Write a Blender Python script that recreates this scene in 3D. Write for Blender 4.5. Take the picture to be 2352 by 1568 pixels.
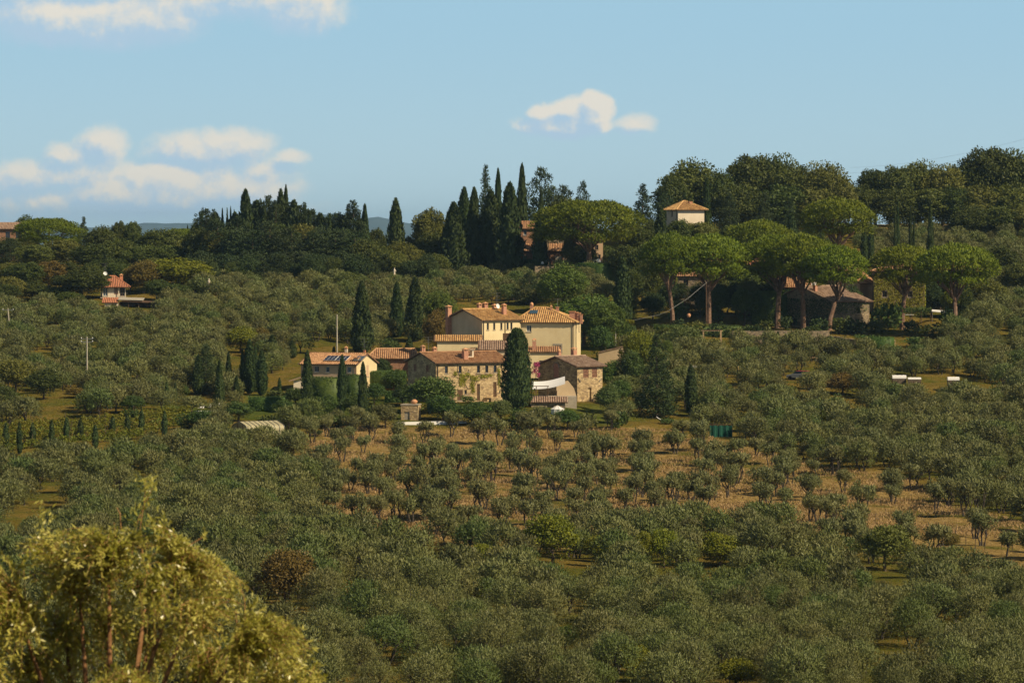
import bpy, math, random
import numpy as np
from mathutils import Vector, Matrix

C = bpy.context.scene
for o in list(bpy.data.objects): bpy.data.objects.remove(o)
R = math.radians
col = C.collection

# ------------------------------------------------------------------ camera, light, exposure
F = 9800.0                      # focal length in units of a picture 2352 wide
CAMZ = 60.0                     # eye height above the datum
PITCH = -math.atan(254 / F)     # the camera looks slightly down; horizon at row 530
cam_d = bpy.data.cameras.new('camera'); cam = bpy.data.objects.new('camera', cam_d); col.objects.link(cam)
cam.location = (0, 0, CAMZ); cam.rotation_euler = (R(90) + PITCH, 0, 0)
cam_d.lens = 150; cam_d.sensor_width = 36; cam_d.clip_start = 1; cam_d.clip_end = 60000
cam_d.dof.use_dof = True; cam_d.dof.focus_distance = 640; cam_d.dof.aperture_fstop = 6.3
C.camera = cam

SUN_AZ, SUN_EL = R(122), R(38)  # azimuth from the view direction, clockwise
S = Vector((math.sin(SUN_AZ) * math.cos(SUN_EL), math.cos(SUN_AZ) * math.cos(SUN_EL), math.sin(SUN_EL)))
sd = bpy.data.lights.new('sun', 'SUN'); sd.energy = 5.0; sd.angle = R(0.5); sd.color = (1.0, 0.84, 0.58)
so = bpy.data.objects.new('sun', sd); so.rotation_euler = S.to_track_quat('Z', 'Y').to_euler(); so.location = (0, 0, 200); col.objects.link(so)

C.view_settings.view_transform = 'Standard'; C.view_settings.look = 'None'
C.view_settings.exposure = 0.08; C.view_settings.gamma = 1; C.view_settings.use_curve_mapping = False
C.cycles.max_bounces = 5; C.cycles.diffuse_bounces = 2; C.cycles.glossy_bounces = 2
C.cycles.transmission_bounces = 3; C.cycles.volume_bounces = 0; C.cycles.transparent_max_bounces = 4
C.cycles.caustics_reflective = False; C.cycles.caustics_refractive = False
C.cycles.use_denoising = True; C.cycles.denoiser = 'OPENIMAGEDENOISE'; C.cycles.denoising_input_passes = 'RGB_ALBEDO_NORMAL'; C.cycles.denoising_prefilter = 'ACCURATE'
C.cycles.use_adaptive_sampling = True; C.cycles.adaptive_threshold = 0.015

# ------------------------------------------------------------------ sky with clouds (by direction)
W = bpy.data.worlds.new('World'); C.world = W; W.use_nodes = True
nt = W.node_tree; N = nt.nodes; LK = nt.links; N.clear()

def node(tree, typ, **kw):
    n = tree.nodes.new(typ)
    for k, v in kw.items():
        if k == 'inp':
            for kk, vv in v.items(): n.inputs[kk].default_value = vv
        else: setattr(n, k, v)
    return n
def math_n(tree, op, a, b=None, c=None, clamp=False):
    n = tree.nodes.new('ShaderNodeMath'); n.operation = op; n.use_clamp = clamp
    for i, x in enumerate((a, b, c)):
        if x is None: continue
        if isinstance(x, (int, float)): n.inputs[i].default_value = x
        else: tree.links.new(x, n.inputs[i])
    return n.outputs[0]
def vmath(tree, op, a, b=None, out=0):
    n = tree.nodes.new('ShaderNodeVectorMath'); n.operation = op
    for i, x in enumerate((a, b)):
        if x is None: continue
        if isinstance(x, (tuple, list)): n.inputs[i].default_value = x
        else: tree.links.new(x, n.inputs[i])
    return n.outputs[out]
def mixc(tree, f, a, b, bt='MIX'):
    n = tree.nodes.new('ShaderNodeMix'); n.data_type = 'RGBA'; n.blend_type = bt
    for sock, x in ((n.inputs[0], f), (n.inputs[6], a), (n.inputs[7], b)):
        if isinstance(x, (int, float)): sock.default_value = x
        elif isinstance(x, tuple): sock.default_value = (*x[:3], 1)
        else: tree.links.new(x, sock)
    return n.outputs[2]
def smooth(tree, x, lo, hi):
    n = tree.nodes.new('ShaderNodeMapRange'); n.interpolation_type = 'SMOOTHSTEP'
    tree.links.new(x, n.inputs[0]); n.inputs[1].default_value = lo; n.inputs[2].default_value = hi
    return n.outputs[0]

sky = node(nt, 'ShaderNodeTexSky', sky_type='NISHITA', sun_disc=False, sun_elevation=SUN_EL, sun_rotation=SUN_AZ,
           altitude=900, air_density=1.0, dust_density=0.25, ozone_density=2.5)
# clouds: (cu, cv, ru, rv, weight) in hundredths of the picture's width seen from the camera, as directions on the sky
PUFFS = [  # big grey-white bank at the top left
 (120, 42, 80, 40, 1.4), (60, 20, 70, 50, .9), (230, 50, 120, 42, 1.2), (330, 40, 110, 42, 1.1), (420, 5, 120, 32, .9), (560, -10, 120, 35, .8), (690, 15, 75, 45, 1.0), (150, -40, 300, 40, 1),
 # the low banks above the left ridge
 (235, 340, 45, 32, .95), (160, 362, 42, 22, .8), (470, 345, 95, 32, .95), (545, 335, 60, 28, .85), (50, 410, 62, 30, .85), (150, 402, 80, 24, .75), (240, 405, 80, 30, .8),
 (380, 420, 80, 34, 1.5), (340, 450, 150, 32, 1.5), (520, 440, 120, 32, 1.1), (120, 462, 60, 20, .8), (490, 395, 60, 28, .8), (600, 395, 60, 26, .7), (665, 362, 32, 13, .7),
 (200, 485, 330, 18, .5), (20, 465, 90, 22, .55),
 # the lone cumulus in the middle and its small companion
 (1262, 262, 40, 26, 1.1), (1320, 256, 56, 32, 1.3), (1365, 262, 34, 40, 1.4), (1296, 288, 100, 26, 1.2), (1368, 238, 30, 26, 1.4), (1215, 286, 30, 15, .6), (1378, 292, 26, 18, .8), (1455, 285, 42, 22, .75)]
def cloud_group():
    g = bpy.data.node_groups.new('cloud_density', 'ShaderNodeTree')
    g.interface.new_socket('P', in_out='INPUT', socket_type='NodeSocketVector')
    g.interface.new_socket('D', in_out='OUTPUT', socket_type='NodeSocketFloat')
    gi = g.nodes.new('NodeGroupInput'); go = g.nodes.new('NodeGroupOutput')
    nz = node(g, 'ShaderNodeTexNoise', inp={'Scale': 0.011, 'Detail': 6, 'Roughness': .62}); g.links.new(gi.outputs[0], nz.inputs['Vector'])
    off = vmath(g, 'MULTIPLY', vmath(g, 'SUBTRACT', nz.outputs['Color'], (.5, .5, .5)), (72, 44, 0))
    P = vmath(g, 'ADD', gi.outputs[0], off)
    acc = None
    for (a, b, c, d, w) in PUFFS:
        if a < 720: c *= 1.25; d *= 1.35
        q = vmath(g, 'MULTIPLY', vmath(g, 'SUBTRACT', P, (a, b, 0)), (1 / (c * 1.3), 1 / (d * 1.3), 0))
        l = vmath(g, 'DOT_PRODUCT', q, q, out=1)
        m = math_n(g, 'MULTIPLY_ADD', l, -w, w)
        acc = m if acc is None else math_n(g, 'SMOOTH_MAX', acc, m, .35)
    nf = node(g, 'ShaderNodeTexNoise', inp={'Scale': 0.03, 'Detail': 5, 'Roughness': .6}); g.links.new(gi.outputs[0], nf.inputs['Vector'])
    dd = math_n(g, 'ADD', acc, math_n(g, 'MULTIPLY_ADD', nf.outputs['Fac'], 0.75, -.30))
    g.links.new(dd, go.inputs[0]); return g
cg = cloud_group()
tc = N.new('ShaderNodeTexCoord'); sep = N.new('ShaderNodeSeparateXYZ'); LK.new(tc.outputs['Generated'], sep.inputs[0])
ysafe = math_n(nt, 'MAXIMUM', sep.outputs['Y'], .05)
pu = math_n(nt, 'MULTIPLY_ADD', math_n(nt, 'DIVIDE', sep.outputs['X'], ysafe), F, 1176)
pv = math_n(nt, 'MULTIPLY_ADD', math_n(nt, 'DIVIDE', sep.outputs['Z'], ysafe), -F, 530)
cmb = N.new('ShaderNodeCombineXYZ'); LK.new(pu, cmb.inputs[0]); LK.new(pv, cmb.inputs[1])
g1 = N.new('ShaderNodeGroup'); g1.node_tree = cg; LK.new(cmb.outputs[0], g1.inputs[0])
shift = vmath(nt, 'ADD', cmb.outputs[0], (20, -26, 0))
g2 = N.new('ShaderNodeGroup'); g2.node_tree = cg; LK.new(shift, g2.inputs[0])
alpha = smooth(nt, g1.outputs[0], -.15, .95)
ahead = smooth(nt, sep.outputs['Y'], .1, .3)
alpha = math_n(nt, 'MULTIPLY', math_n(nt, 'MULTIPLY', alpha, ahead), .9)
lit = smooth(nt, math_n(nt, 'SUBTRACT', g1.outputs[0], g2.outputs[0]), -.30, .50)
ccol = mixc(nt, lit, (4.9, 6.7, 8.3), (9.3, 8.6, 7.4))
skyc = mixc(nt, 1.0, sky.outputs[0], (.98, .76, .58), 'MULTIPLY')
low = smooth(nt, sep.outputs['Z'], .20, .06)
band = mixc(nt, smooth(nt, sep.outputs['Z'], .055, -.005), (3.95, 6.75, 8.7), (5.1, 7.45, 8.5))
skyc = mixc(nt, math_n(nt, 'MULTIPLY', low, .9), skyc, band)
fin = mixc(nt, alpha, skyc, ccol)
bg = N.new('ShaderNodeBackground'); LK.new(fin, bg.inputs[0]); bg.inputs[1].default_value = 0.085
ow = N.new('ShaderNodeOutputWorld'); LK.new(bg.outputs[0], ow.inputs[0])
W.cycles.sampling_method = 'MANUAL'; W.cycles.sample_map_resolution = 512

# ------------------------------------------------------------------ geometry of the view and of the ground
cp, sp = math.cos(PITCH), math.sin(PITCH)
def at(u, v, d):
    "the point at distance d (along +Y) seen at picture place (u, v)"
    a = (u - 1176) / F; b = (784 - v) / F
    t = d / (cp - b * sp)
    return Vector((a * t, d, CAMZ + (sp + b * cp) * t))
def see(p):
    x, y, z = p[0], p[1], p[2] - CAMZ
    t = y * cp + z * sp
    return 1176 + F * x / t, 784 - F * (z * cp - y * sp) / t
def px(d): return d / F         # metres per picture unit at distance d
EXTRA = []                      # flattened terraces (u0,u1,d0,d1,z,soft)
DL = [(-400, 6), (-60, -1.4), (0, -1.75), (12, -3.4), (60, -14), (120, -25), (200, -32), (300, -35.6)]
VL = [(340, 1572), (400, 1400), (450, 1292), (500, 1197), (550, 1107), (600, 1018), (640, 938), (660, 908), (680, 882), (720, 824), (760, 768), (800, 716), (850, 662), (900, 622), (950, 596), (1000, 604), (1200, 650)]
VR = [(340, 1572), (400, 1400), (450, 1292), (500, 1197), (550, 1107), (600, 1018), (640, 950), (660, 915), (680, 880), (720, 812), (760, 748), (800, 695), (850, 625), (900, 562), (950, 522), (1000, 516), (1100, 540), (1200, 570)]
FARZ = [(2000, -52), (4000, -60), (30000, -60)]
def tab(V): 
    t = DL + [(d, at(1176, v, d).z - CAMZ) for d, v in V] + FARZ
    return np.array([p[0] for p in t], float), np.array([p[1] for p in t], float)
def hermite(xs, ys, x):
    m = np.gradient(ys, xs)
    i = np.clip(np.searchsorted(xs, x) - 1, 0, len(xs) - 2)
    h = xs[i + 1] - xs[i]; t = np.clip((x - xs[i]) / h, 0, 1)
    return (2*t**3 - 3*t**2 + 1) * ys[i] + (t**3 - 2*t**2 + t) * h * m[i] + (-2*t**3 + 3*t**2) * ys[i+1] + (t**3 - t**2) * h * m[i+1]
TL, TR = tab(VL), tab(VR)
def gz(x, y):
    "ground height, vectorised"
    x = np.asarray(x, float); y = np.asarray(y, float)
    u = 1176 + F * x / np.maximum(y, 300)
    w = np.clip((u - 1120) / 480, 0, 1); w = w * w * (3 - 2 * w)
    z = hermite(*TL, y) * (1 - w) + hermite(*TR, y) * w
    amp = np.clip((y - 150) / 200, 0, 1) * np.clip((1500 - y) / 400, 0, 1)
    z = z + amp * (0.35 * np.sin(x * .083 + 1.3) * np.sin(y * .061 + .4) + 0.22 * np.sin(x * .21 + y * .13) + .10 * np.sin(x * .53 - y * .37 + 2))
    for (u0, u1, d0, d1, zz, soft) in EXTRA:
        k = np.minimum.reduce([(u - u0) / (soft * 12), (u1 - u) / (soft * 12), (y - d0) / soft, (d1 - y) / soft])
        k = np.clip(k, 0, 1); k = k * k * (3 - 2 * k)
        z = z * (1 - k) + zz * k
    return z + CAMZ
def gzf(x, y): return float(gz(x, y))
_ds = np.arange(335, 1001, 1.0)
def onground(u, v):
    "the first ground point seen at (u, v)"
    a = (u - 1176) / F
    x = a * _ds * 1.0006
    z = gz(x, _ds) - CAMZ
    vv = 784 - F * (z * cp - _ds * sp) / (_ds * cp + z * sp)
    k = np.nonzero(vv <= v)[0]
    d = _ds[k[0]] if len(k) else 960.0
    if v > 1572: d = 338
    p = at(u, v, float(d)); p.z = gzf(p.x, p.y); return p
# ------------------------------------------------------------------ materials
MATS = {}
def new_mat(name):
    m = bpy.data.materials.new(name); m.use_nodes = True; m.node_tree.nodes.clear(); MATS[name] = m
    t = m.node_tree; out = t.nodes.new('ShaderNodeOutputMaterial'); return m, t, out
def foliage(name, ca, cb, trans=.22, rough=.55, spec=.25, var=.35, scale=.9, cc=None):
    m, t, out = new_mat(name)
    geo = t.nodes.new('ShaderNodeNewGeometry'); oi = t.nodes.new('ShaderNodeObjectInfo'); tcn = t.nodes.new('ShaderNodeTexCoord')
    nz = node(t, 'ShaderNodeTexNoise', inp={'Scale': scale, 'Detail': 2}); t.links.new(tcn.outputs['Object'], nz.inputs['Vector'])
    f = math_n(t, 'ADD', math_n(t, 'MULTIPLY', geo.outputs['Random Per Island'], .38), math_n(t, 'MULTIPLY', smooth(t, nz.outputs['Fac'], .3, .7), .62))
    c = mixc(t, f, ca, cb)
    if cc: c = mixc(t, smooth(t, oi.outputs['Random'], .55, 1.0), c, cc)
    v = math_n(t, 'MULTIPLY_ADD', oi.outputs['Random'], var, 1 - var / 2)
    hs = t.nodes.new('ShaderNodeHueSaturation'); t.links.new(c, hs.inputs['Color']); t.links.new(v, hs.inputs['Value'])
    rr = math_n(t, 'FRACT', math_n(t, 'MULTIPLY', oi.outputs['Random'], 7.31))
    t.links.new(math_n(t, 'MULTIPLY_ADD', rr, .03, .485), hs.inputs['Hue'])
    pb = t.nodes.new('ShaderNodeBsdfPrincipled'); t.links.new(hs.outputs[0], pb.inputs['Base Color'])
    pb.inputs['Roughness'].default_value = rough; pb.inputs['Specular IOR Level'].default_value = spec
    tl = t.nodes.new('ShaderNodeBsdfTranslucent'); t.links.new(hs.outputs[0], tl.inputs[0])
    mx = t.nodes.new('ShaderNodeMixShader'); mx.inputs[0].default_value = trans
    t.links.new(pb.outputs[0], mx.inputs[1]); t.links.new(tl.outputs[0], mx.inputs[2]); t.links.new(mx.outputs[0], out.inputs[0])
    return m
def plain(name, c, rough=.8, spec=.3, metal=0, noise=0, nscale=4, c2=None, island=0, bump=0, detail=4):
    m, t, out = new_mat(name)
    pb = t.nodes.new('ShaderNodeBsdfPrincipled'); t.links.new(pb.outputs[0], out.inputs[0])
    pb.inputs['Roughness'].default_value = rough; pb.inputs['Specular IOR Level'].default_value = spec; pb.inputs['Metallic'].default_value = metal
    tcn = t.nodes.new('ShaderNodeTexCoord')
    cs = None
    if c2 is not None:
        nz = node(t, 'ShaderNodeTexNoise', inp={'Scale': nscale, 'Detail': detail, 'Roughness': .65}); t.links.new(tcn.outputs['Object'], nz.inputs['Vector'])
        f = smooth(t, nz.outputs['Fac'], .35, .68)
        if island:
            geo = t.nodes.new('ShaderNodeNewGeometry')
            f = math_n(t, 'ADD', math_n(t, 'MULTIPLY', f, 1 - island), math_n(t, 'MULTIPLY', geo.outputs['Random Per Island'], island))
        cs = mixc(t, f, c, c2); t.links.new(cs, pb.inputs['Base Color'])
        if bump:
            bn = t.nodes.new('ShaderNodeBump'); bn.inputs['Strength'].default_value = bump; bn.inputs['Distance'].default_value = .05
            t.links.new(nz.outputs['Fac'], bn.inputs['Height']); t.links.new(bn.outputs[0], pb.inputs['Normal'])
    else: pb.inputs['Base Color'].default_value = (*c, 1)
    return m
def stone(name, c1, c2, c3, sc=2.2):
    m, t, out = new_mat(name)
    pb = t.nodes.new('ShaderNodeBsdfPrincipled'); t.links.new(pb.outputs[0], out.inputs[0]); pb.inputs['Roughness'].default_value = .9
    pb.inputs['Specular IOR Level'].default_value = .15
    tcn = t.nodes.new('ShaderNodeTexCoord')
    mp = t.nodes.new('ShaderNodeMapping'); mp.inputs['Scale'].default_value = (1, 1, 2.0); t.links.new(tcn.outputs['Object'], mp.inputs[0])
    vo = node(t, 'ShaderNodeTexVoronoi', inp={'Scale': sc}); t.links.new(mp.outputs[0], vo.inputs['Vector'])
    sepc = t.nodes.new('ShaderNodeSeparateColor'); t.links.new(vo.outputs['Color'], sepc.inputs[0])
    c = mixc(t, sepc.outputs[0], c1, c2)
    c = mixc(t, smooth(t, sepc.outputs[1], .62, .95), c, c3)
    big = node(t, 'ShaderNodeTexNoise', inp={'Scale': .35, 'Detail': 3}); t.links.new(tcn.outputs['Object'], big.inputs['Vector'])
    c = mixc(t, math_n(t, 'MULTIPLY', smooth(t, big.outputs['Fac'], .4, .7), .35), c, c3)
    ve = node(t, 'ShaderNodeTexVoronoi', feature='DISTANCE_TO_EDGE', inp={'Scale': sc}); t.links.new(mp.outputs[0], ve.inputs['Vector'])
    edge = smooth(t, ve.outputs['Distance'], .0, .09)
    c = mixc(t, math_n(t, 'MULTIPLY_ADD', edge, .45, .55), (c1[0] * .62, c1[1] * .62, c1[2] * .62), c)
    t.links.new(c, pb.inputs['Base Color'])
    bn = t.nodes.new('ShaderNodeBump'); bn.inputs['Strength'].default_value = .6; bn.inputs['Distance'].default_value = .06
    t.links.new(edge, bn.inputs['Height']); t.links.new(bn.outputs[0], pb.inputs['Normal'])
    return m

M_OLIVE = foliage('olive_leaf', (.104, .116, .028), (.228, .232, .082), trans=.16, var=.6, spec=.3, cc=(.085, .112, .026))
M_OLIVE_DRY = foliage('olive_leaf_slope', (.112, .122, .034), (.236, .238, .092), trans=.16, var=.3, spec=.3)
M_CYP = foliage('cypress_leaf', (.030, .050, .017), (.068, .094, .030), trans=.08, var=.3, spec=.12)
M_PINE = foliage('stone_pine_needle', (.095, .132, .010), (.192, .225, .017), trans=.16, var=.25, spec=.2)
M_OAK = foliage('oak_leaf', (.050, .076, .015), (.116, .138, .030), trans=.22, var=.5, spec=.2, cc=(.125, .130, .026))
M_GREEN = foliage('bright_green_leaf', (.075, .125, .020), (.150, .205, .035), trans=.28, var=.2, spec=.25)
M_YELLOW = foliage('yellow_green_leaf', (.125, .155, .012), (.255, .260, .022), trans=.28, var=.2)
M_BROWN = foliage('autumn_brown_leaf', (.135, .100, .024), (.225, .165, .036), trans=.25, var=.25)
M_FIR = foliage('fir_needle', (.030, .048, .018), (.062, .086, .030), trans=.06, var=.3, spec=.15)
M_HEDGE = foliage('hedge_leaf', (.050, .090, .018), (.100, .150, .030), trans=.2, var=.3)
M_IVY = foliage('ivy_leaf', (.190, .205, .016), (.310, .300, .030), trans=.2, var=.2)
M_VINE = foliage('vine_leaf', (.120, .150, .014), (.230, .225, .022), trans=.28, var=.2)
M_PINKFL = foliage('bougainvillea_flower', (.45, .06, .16), (.60, .12, .24), trans=.3, var=.1)
M_BARK = plain('bark', (.085, .060, .042), c2=(.16, .125, .09), nscale=3, rough=.95, spec=.1)
M_BARKD = plain('olive_bark', (.045, .036, .028), c2=(.10, .085, .07), nscale=4, rough=.95, spec=.1)
M_PBARK = plain('pine_bark', (.16, .095, .065), c2=(.26, .17, .12), nscale=2.5, rough=.95, spec=.1)

# ------------------------------------------------------------------ object helpers
def tag(o, label=None, cat=None, group=None, kind=None):
    if label: o['label'] = label
    if cat: o['category'] = cat
    if group: o['group'] = group
    if kind: o['kind'] = kind
    return o
def empty(name, loc, rz=0, scale=None):
    o = bpy.data.objects.new(name, None); col.objects.link(o); o.location = loc; o.rotation_euler = (0, 0, rz)
    o.empty_display_size = .5
    if scale: o.scale = scale
    return o
def np_mesh(name, verts, faces, mats, midx=None, smooth_=False):
    me = bpy.data.meshes.new(name)
    verts = np.asarray(verts, np.float32).reshape(-1, 3)
    if isinstance(faces, np.ndarray):
        k = faces.shape[1]; nf = len(faces)
        me.vertices.add(len(verts)); me.vertices.foreach_set('co', verts.ravel())
        me.loops.add(nf * k); me.loops.foreach_set('vertex_index', faces.ravel().astype(np.int32))
        me.polygons.add(nf); me.polygons.foreach_set('loop_start', np.arange(0, nf * k, k, dtype=np.int32))
        try: me.polygons.foreach_set('loop_total', np.full(nf, k, np.int32))
        except Exception: pass
        me.update(calc_edges=True)
    else:
        me.from_pydata([tuple(v) for v in verts.tolist()], [], faces); me.update()
    for m in (mats if isinstance(mats, (list, tuple)) else [mats]): me.materials.append(m)
    if midx is not None: me.polygons.foreach_set('material_index', np.asarray(midx, np.int32))
    if smooth_: me.polygons.foreach_set('use_smooth', np.ones(len(me.polygons), bool))
    return me
def link(name, me, parent=None, loc=(0, 0, 0), rz=0):
    o = bpy.data.objects.new(name, me); col.objects.link(o); o.location = loc; o.rotation_euler = (0, 0, rz)
    if parent is not None: o.parent = parent
    return o

class MB:
    "collects shapes, becomes one mesh"
    def __init__(s): s.v = []; s.f = []
    def poly(s, pts, faces):
        n = len(s.v); s.v += [tuple(p) for p in pts]; s.f += [tuple(i + n for i in f) for f in faces]; return s
    def quad(s, a, b, c, d): return s.poly([a, b, c, d], [(0, 1, 2, 3)])
    def box(s, x0, x1, y0, y1, z0, z1):
        p = [(x0, y0, z0), (x1, y0, z0), (x1, y1, z0), (x0, y1, z0), (x0, y0, z1), (x1, y0, z1), (x1, y1, z1), (x0, y1, z1)]
        return s.poly(p, [(0, 3, 2, 1), (4, 5, 6, 7), (0, 1, 5, 4), (1, 2, 6, 5), (2, 3, 7, 6), (3, 0, 4, 7)])
    def obox(s, c, ax, ay, az):
        c, ax, ay, az = map(Vector, (c, ax, ay, az))
        p = [c + i * ax + j * ay + k * az for k in (-1, 1) for (i, j) in ((-1, -1), (1, -1), (1, 1), (-1, 1))]
        return s.poly(p, [(0, 3, 2, 1), (4, 5, 6, 7), (0, 1, 5, 4), (1, 2, 6, 5), (2, 3, 7, 6), (3, 0, 4, 7)])
    def bar(s, a, b, r, n=6, r2=None):
        a, b = Vector(a), Vector(b); return s.tube([a, b], [r, r if r2 is None else r2], n)
    def tube(s, pts, rad, n=6):
        pts = [Vector(p) for p in pts]; base = len(s.v)
        for i, p in enumerate(pts):
            t = (pts[min(i + 1, len(pts) - 1)] - pts[max(i - 1, 0)]).normalized()
            a = t.orthogonal().normalized() if abs(t.z) > .95 else t.cross(Vector((0, 0, 1))).normalized()
            b = t.cross(a)
            for k in range(n):
                q = p + rad[i] * (math.cos(2 * math.pi * k / n) * a + math.sin(2 * math.pi * k / n) * b); s.v.append(tuple(q))
        for i in range(len(pts) - 1):
            for k in range(n):
                k2 = (k + 1) % n; o = base + i * n; s.f.append((o + k, o + k2, o + n + k2, o + n + k))
        s.f.append(tuple(base + k for k in range(n))[::-1]); s.f.append(tuple(base + (len(pts) - 1) * n + k for k in range(n)))
        return s
    def lathe(s, prof, c=(0, 0, 0), n=14):
        base = len(s.v)
        for (r, z) in prof:
            for k in range(n): s.v.append((c[0] + r * math.cos(2 * math.pi * k / n), c[1] + r * math.sin(2 * math.pi * k / n), c[2] + z))
        for i in range(len(prof) - 1):
            for k in range(n):
                k2 = (k + 1) % n; o = base + i * n; s.f.append((o + k, o + k2, o + n + k2, o + n + k))
        return s
    def blob(s, c, r, seed=0, n=10, m=6, amp=.15):
        rg = random.Random(seed); base = len(s.v)
        for i in range(m + 1):
            th = math.pi * i / m
            for k in range(n):
                ph = 2 * math.pi * k / n; q = 1 + amp * rg.uniform(-1, 1)
                s.v.append((c[0] + r[0] * q * math.sin(th) * math.cos(ph), c[1] + r[1] * q * math.sin(th) * math.sin(ph), c[2] + r[2] * q * math.cos(th)))
        for i in range(m):
            for k in range(n):
                k2 = (k + 1) % n; o = base + i * n; s.f.append((o + k, o + n + k, o + n + k2, o + k2))
        return s
    def build(s, name, mat, parent=None, smooth_=False, loc=(0, 0, 0), rz=0):
        me = bpy.data.meshes.new(name); me.from_pydata(s.v, [], s.f); me.update()
        for m in (mat if isinstance(mat, (list, tuple)) else [mat]): me.materials.append(m)
        if smooth_:
            me.polygons.foreach_set('use_smooth', np.ones(len(me.polygons), bool))
        return link(name, me, parent, loc, rz)

# ------------------------------------------------------------------ leaf clouds
def leafmesh(P, L, Nn, ln, wd, fold=0.0):
    "diamond leaves at P along L with normal Nn"
    n = len(P)
    L = L / (np.linalg.norm(L, axis=1, keepdims=True) + 1e-9)
    Wd = np.cross(L, Nn); Wd /= (np.linalg.norm(Wd, axis=1, keepdims=True) + 1e-9)
    ln = np.asarray(ln).reshape(-1, 1); wd = np.asarray(wd).reshape(-1, 1)
    A = P - L * ln * .5; B = P + L * ln * .5; M = P - L * ln * .08
    V = np.stack([A, M + Wd * wd * .5, B, M - Wd * wd * .5], 1).reshape(-1, 3)
    Fc = np.arange(n * 4).reshape(n, 4)
    return V, Fc
def unit(rg, n):
    v = rg.normal(size=(n, 3)); return v / np.linalg.norm(v, axis=1, keepdims=True)
def blob_leaves(rg, blobs, dens, ln, wd, up=.4, shell=(.72, 1.06), outn=.6, under=.5, form=0):
    "leaves round ellipsoid blobs: (cx,cy,cz,rx,ry,rz)"
    Ps, Ls, Ns = [], [], []
    for b in blobs:
        c = np.array(b[:3]); r = np.array(b[3:6])
        n = max(8, int(dens * 4 * math.pi * (r[0] * r[1] * r[2]) ** (2 / 3)))
        d = unit(rg, n)
        low = d[:, 2] < -.25; keep = ~low | (rg.random(n) < under); d = d[keep]; n = len(d)
        q = rg.uniform(shell[0], shell[1], (n, 1))
        Ps.append(c + d * r * q)
        Ls.append(d * .8 + np.array([0, 0, up]) + .75 * unit(rg, n))
        Ns.append(d * outn + unit(rg, n) * (1 - outn) + np.array([0, 0, .15]))
    P = np.concatenate(Ps); n = len(P)
    if form:
        cc = np.array([P[:, 0].mean(), P[:, 1].mean(), np.percentile(P[:, 2], 30)]); q = (P - cc) / (P.std(0) + 1e-6); q /= np.linalg.norm(q, axis=1, keepdims=True); Ns = [np.concatenate(Ns) + q * form]
    return leafmesh(P, np.concatenate(Ls), np.concatenate(Ns), ln * rg.uniform(.65, 1.3, n), wd * rg.uniform(.7, 1.3, n))
# ------------------------------------------------------------------ tree meshes (trunk mesh, crown mesh), real sizes, base at origin
def limbs(mb, rg, root, tips, r0, n=5, wob=.12):
    for tip in tips:
        a = Vector(root); b = Vector(tip); L = (b - a).length; pts, rad = [], []
        for i in range(5):
            t = i / 4; p = a.lerp(b, t); s = math.sin(t * math.pi)
            p += Vector((rg.uniform(-1, 1), rg.uniform(-1, 1), rg.uniform(0, .6))) * wob * L * s
            pts.append(p); rad.append(r0 * (1 - t) ** .8 + .02)
        mb.tube(pts, rad, n)
def olive(seed, w=3.8, h=3.6, sparse=False, leaf=1.0):
    rg = np.random.default_rng(seed); mb = MB()
    nst = rg.integers(2, 4) if sparse else rg.integers(1, 3)
    blobs = []
    for s in range(nst):
        ph = 2 * math.pi * (s / nst) + rg.uniform(0, 1.5)
        off = (.28 if nst > 1 else .05) * rg.uniform(.7, 1.2)
        bx, by = off * math.cos(ph), off * math.sin(ph)
        zf = rg.uniform(.8, 1.2) if sparse else rg.uniform(.6, .9)
        fork = (bx * 2.2, by * 2.2, zf)
        mb.tube([(bx, by, -.5), (bx * 1.3, by * 1.2, .3), fork], [.14, .11, .08], 6)
        k = rg.integers(3, 5) if sparse else rg.integers(3, 6)
        for j in range(k):
            p2 = ph + rg.uniform(-1.3, 1.3) if nst > 1 else 2 * math.pi * j / k + rg.uniform(-.4, .4)
            rr = w * .5 * rg.uniform(.25, .72); zz = h * rg.uniform(.58, .84)
            tip = (rr * math.cos(p2), rr * math.sin(p2), zz)
            limbs(mb, rg, fork, [tip], .06, 4, .16)
            if sparse:
                blobs.append((*tip, *(np.array([.50, .50, .56]) * rg.uniform(.75, 1.3))))
                for q in range(rg.integers(3, 6)):
                    d = unit(rg, 1)[0] * .62
                    blobs.append((tip[0] + d[0], tip[1] + d[1], tip[2] + d[2] * .7 - .1, *(np.array([.36, .36, .46]) * rg.uniform(.6, 1.25))))
    if not sparse:
        n = 24
        for i in range(n):
            th = i * 2.39996 + rg.uniform(-.3, .3); q = math.sqrt((i + .5) / n)
            r = w * .42 * q * rg.uniform(.85, 1.1)
            z = h * (.36 + .44 * math.sqrt(max(0, 1 - q * q)) * rg.uniform(.8, 1.12)) + rg.uniform(-.1, .2)
            s = w * .5 * rg.uniform(.24, .40)
            blobs.append((r * math.cos(th), r * math.sin(th), z, s, s, s * rg.uniform(.9, 1.35)))
        for i in range(9):
            th = rg.uniform(0, 6.28); r = w * .42 * rg.uniform(.8, 1.05); s = w * .5 * rg.uniform(.2, .32)
            blobs.append((r * math.cos(th), r * math.sin(th), h * rg.uniform(.22, .42), s, s, s))
    V, Fc = blob_leaves(rg, blobs, (26 if sparse else 17) / leaf ** 1.4, .34 * leaf, .105 * leaf, up=.7, shell=(.45 if sparse else .74, 1.14), outn=.7, form=.75)
    return (mb, V, Fc)
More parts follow.
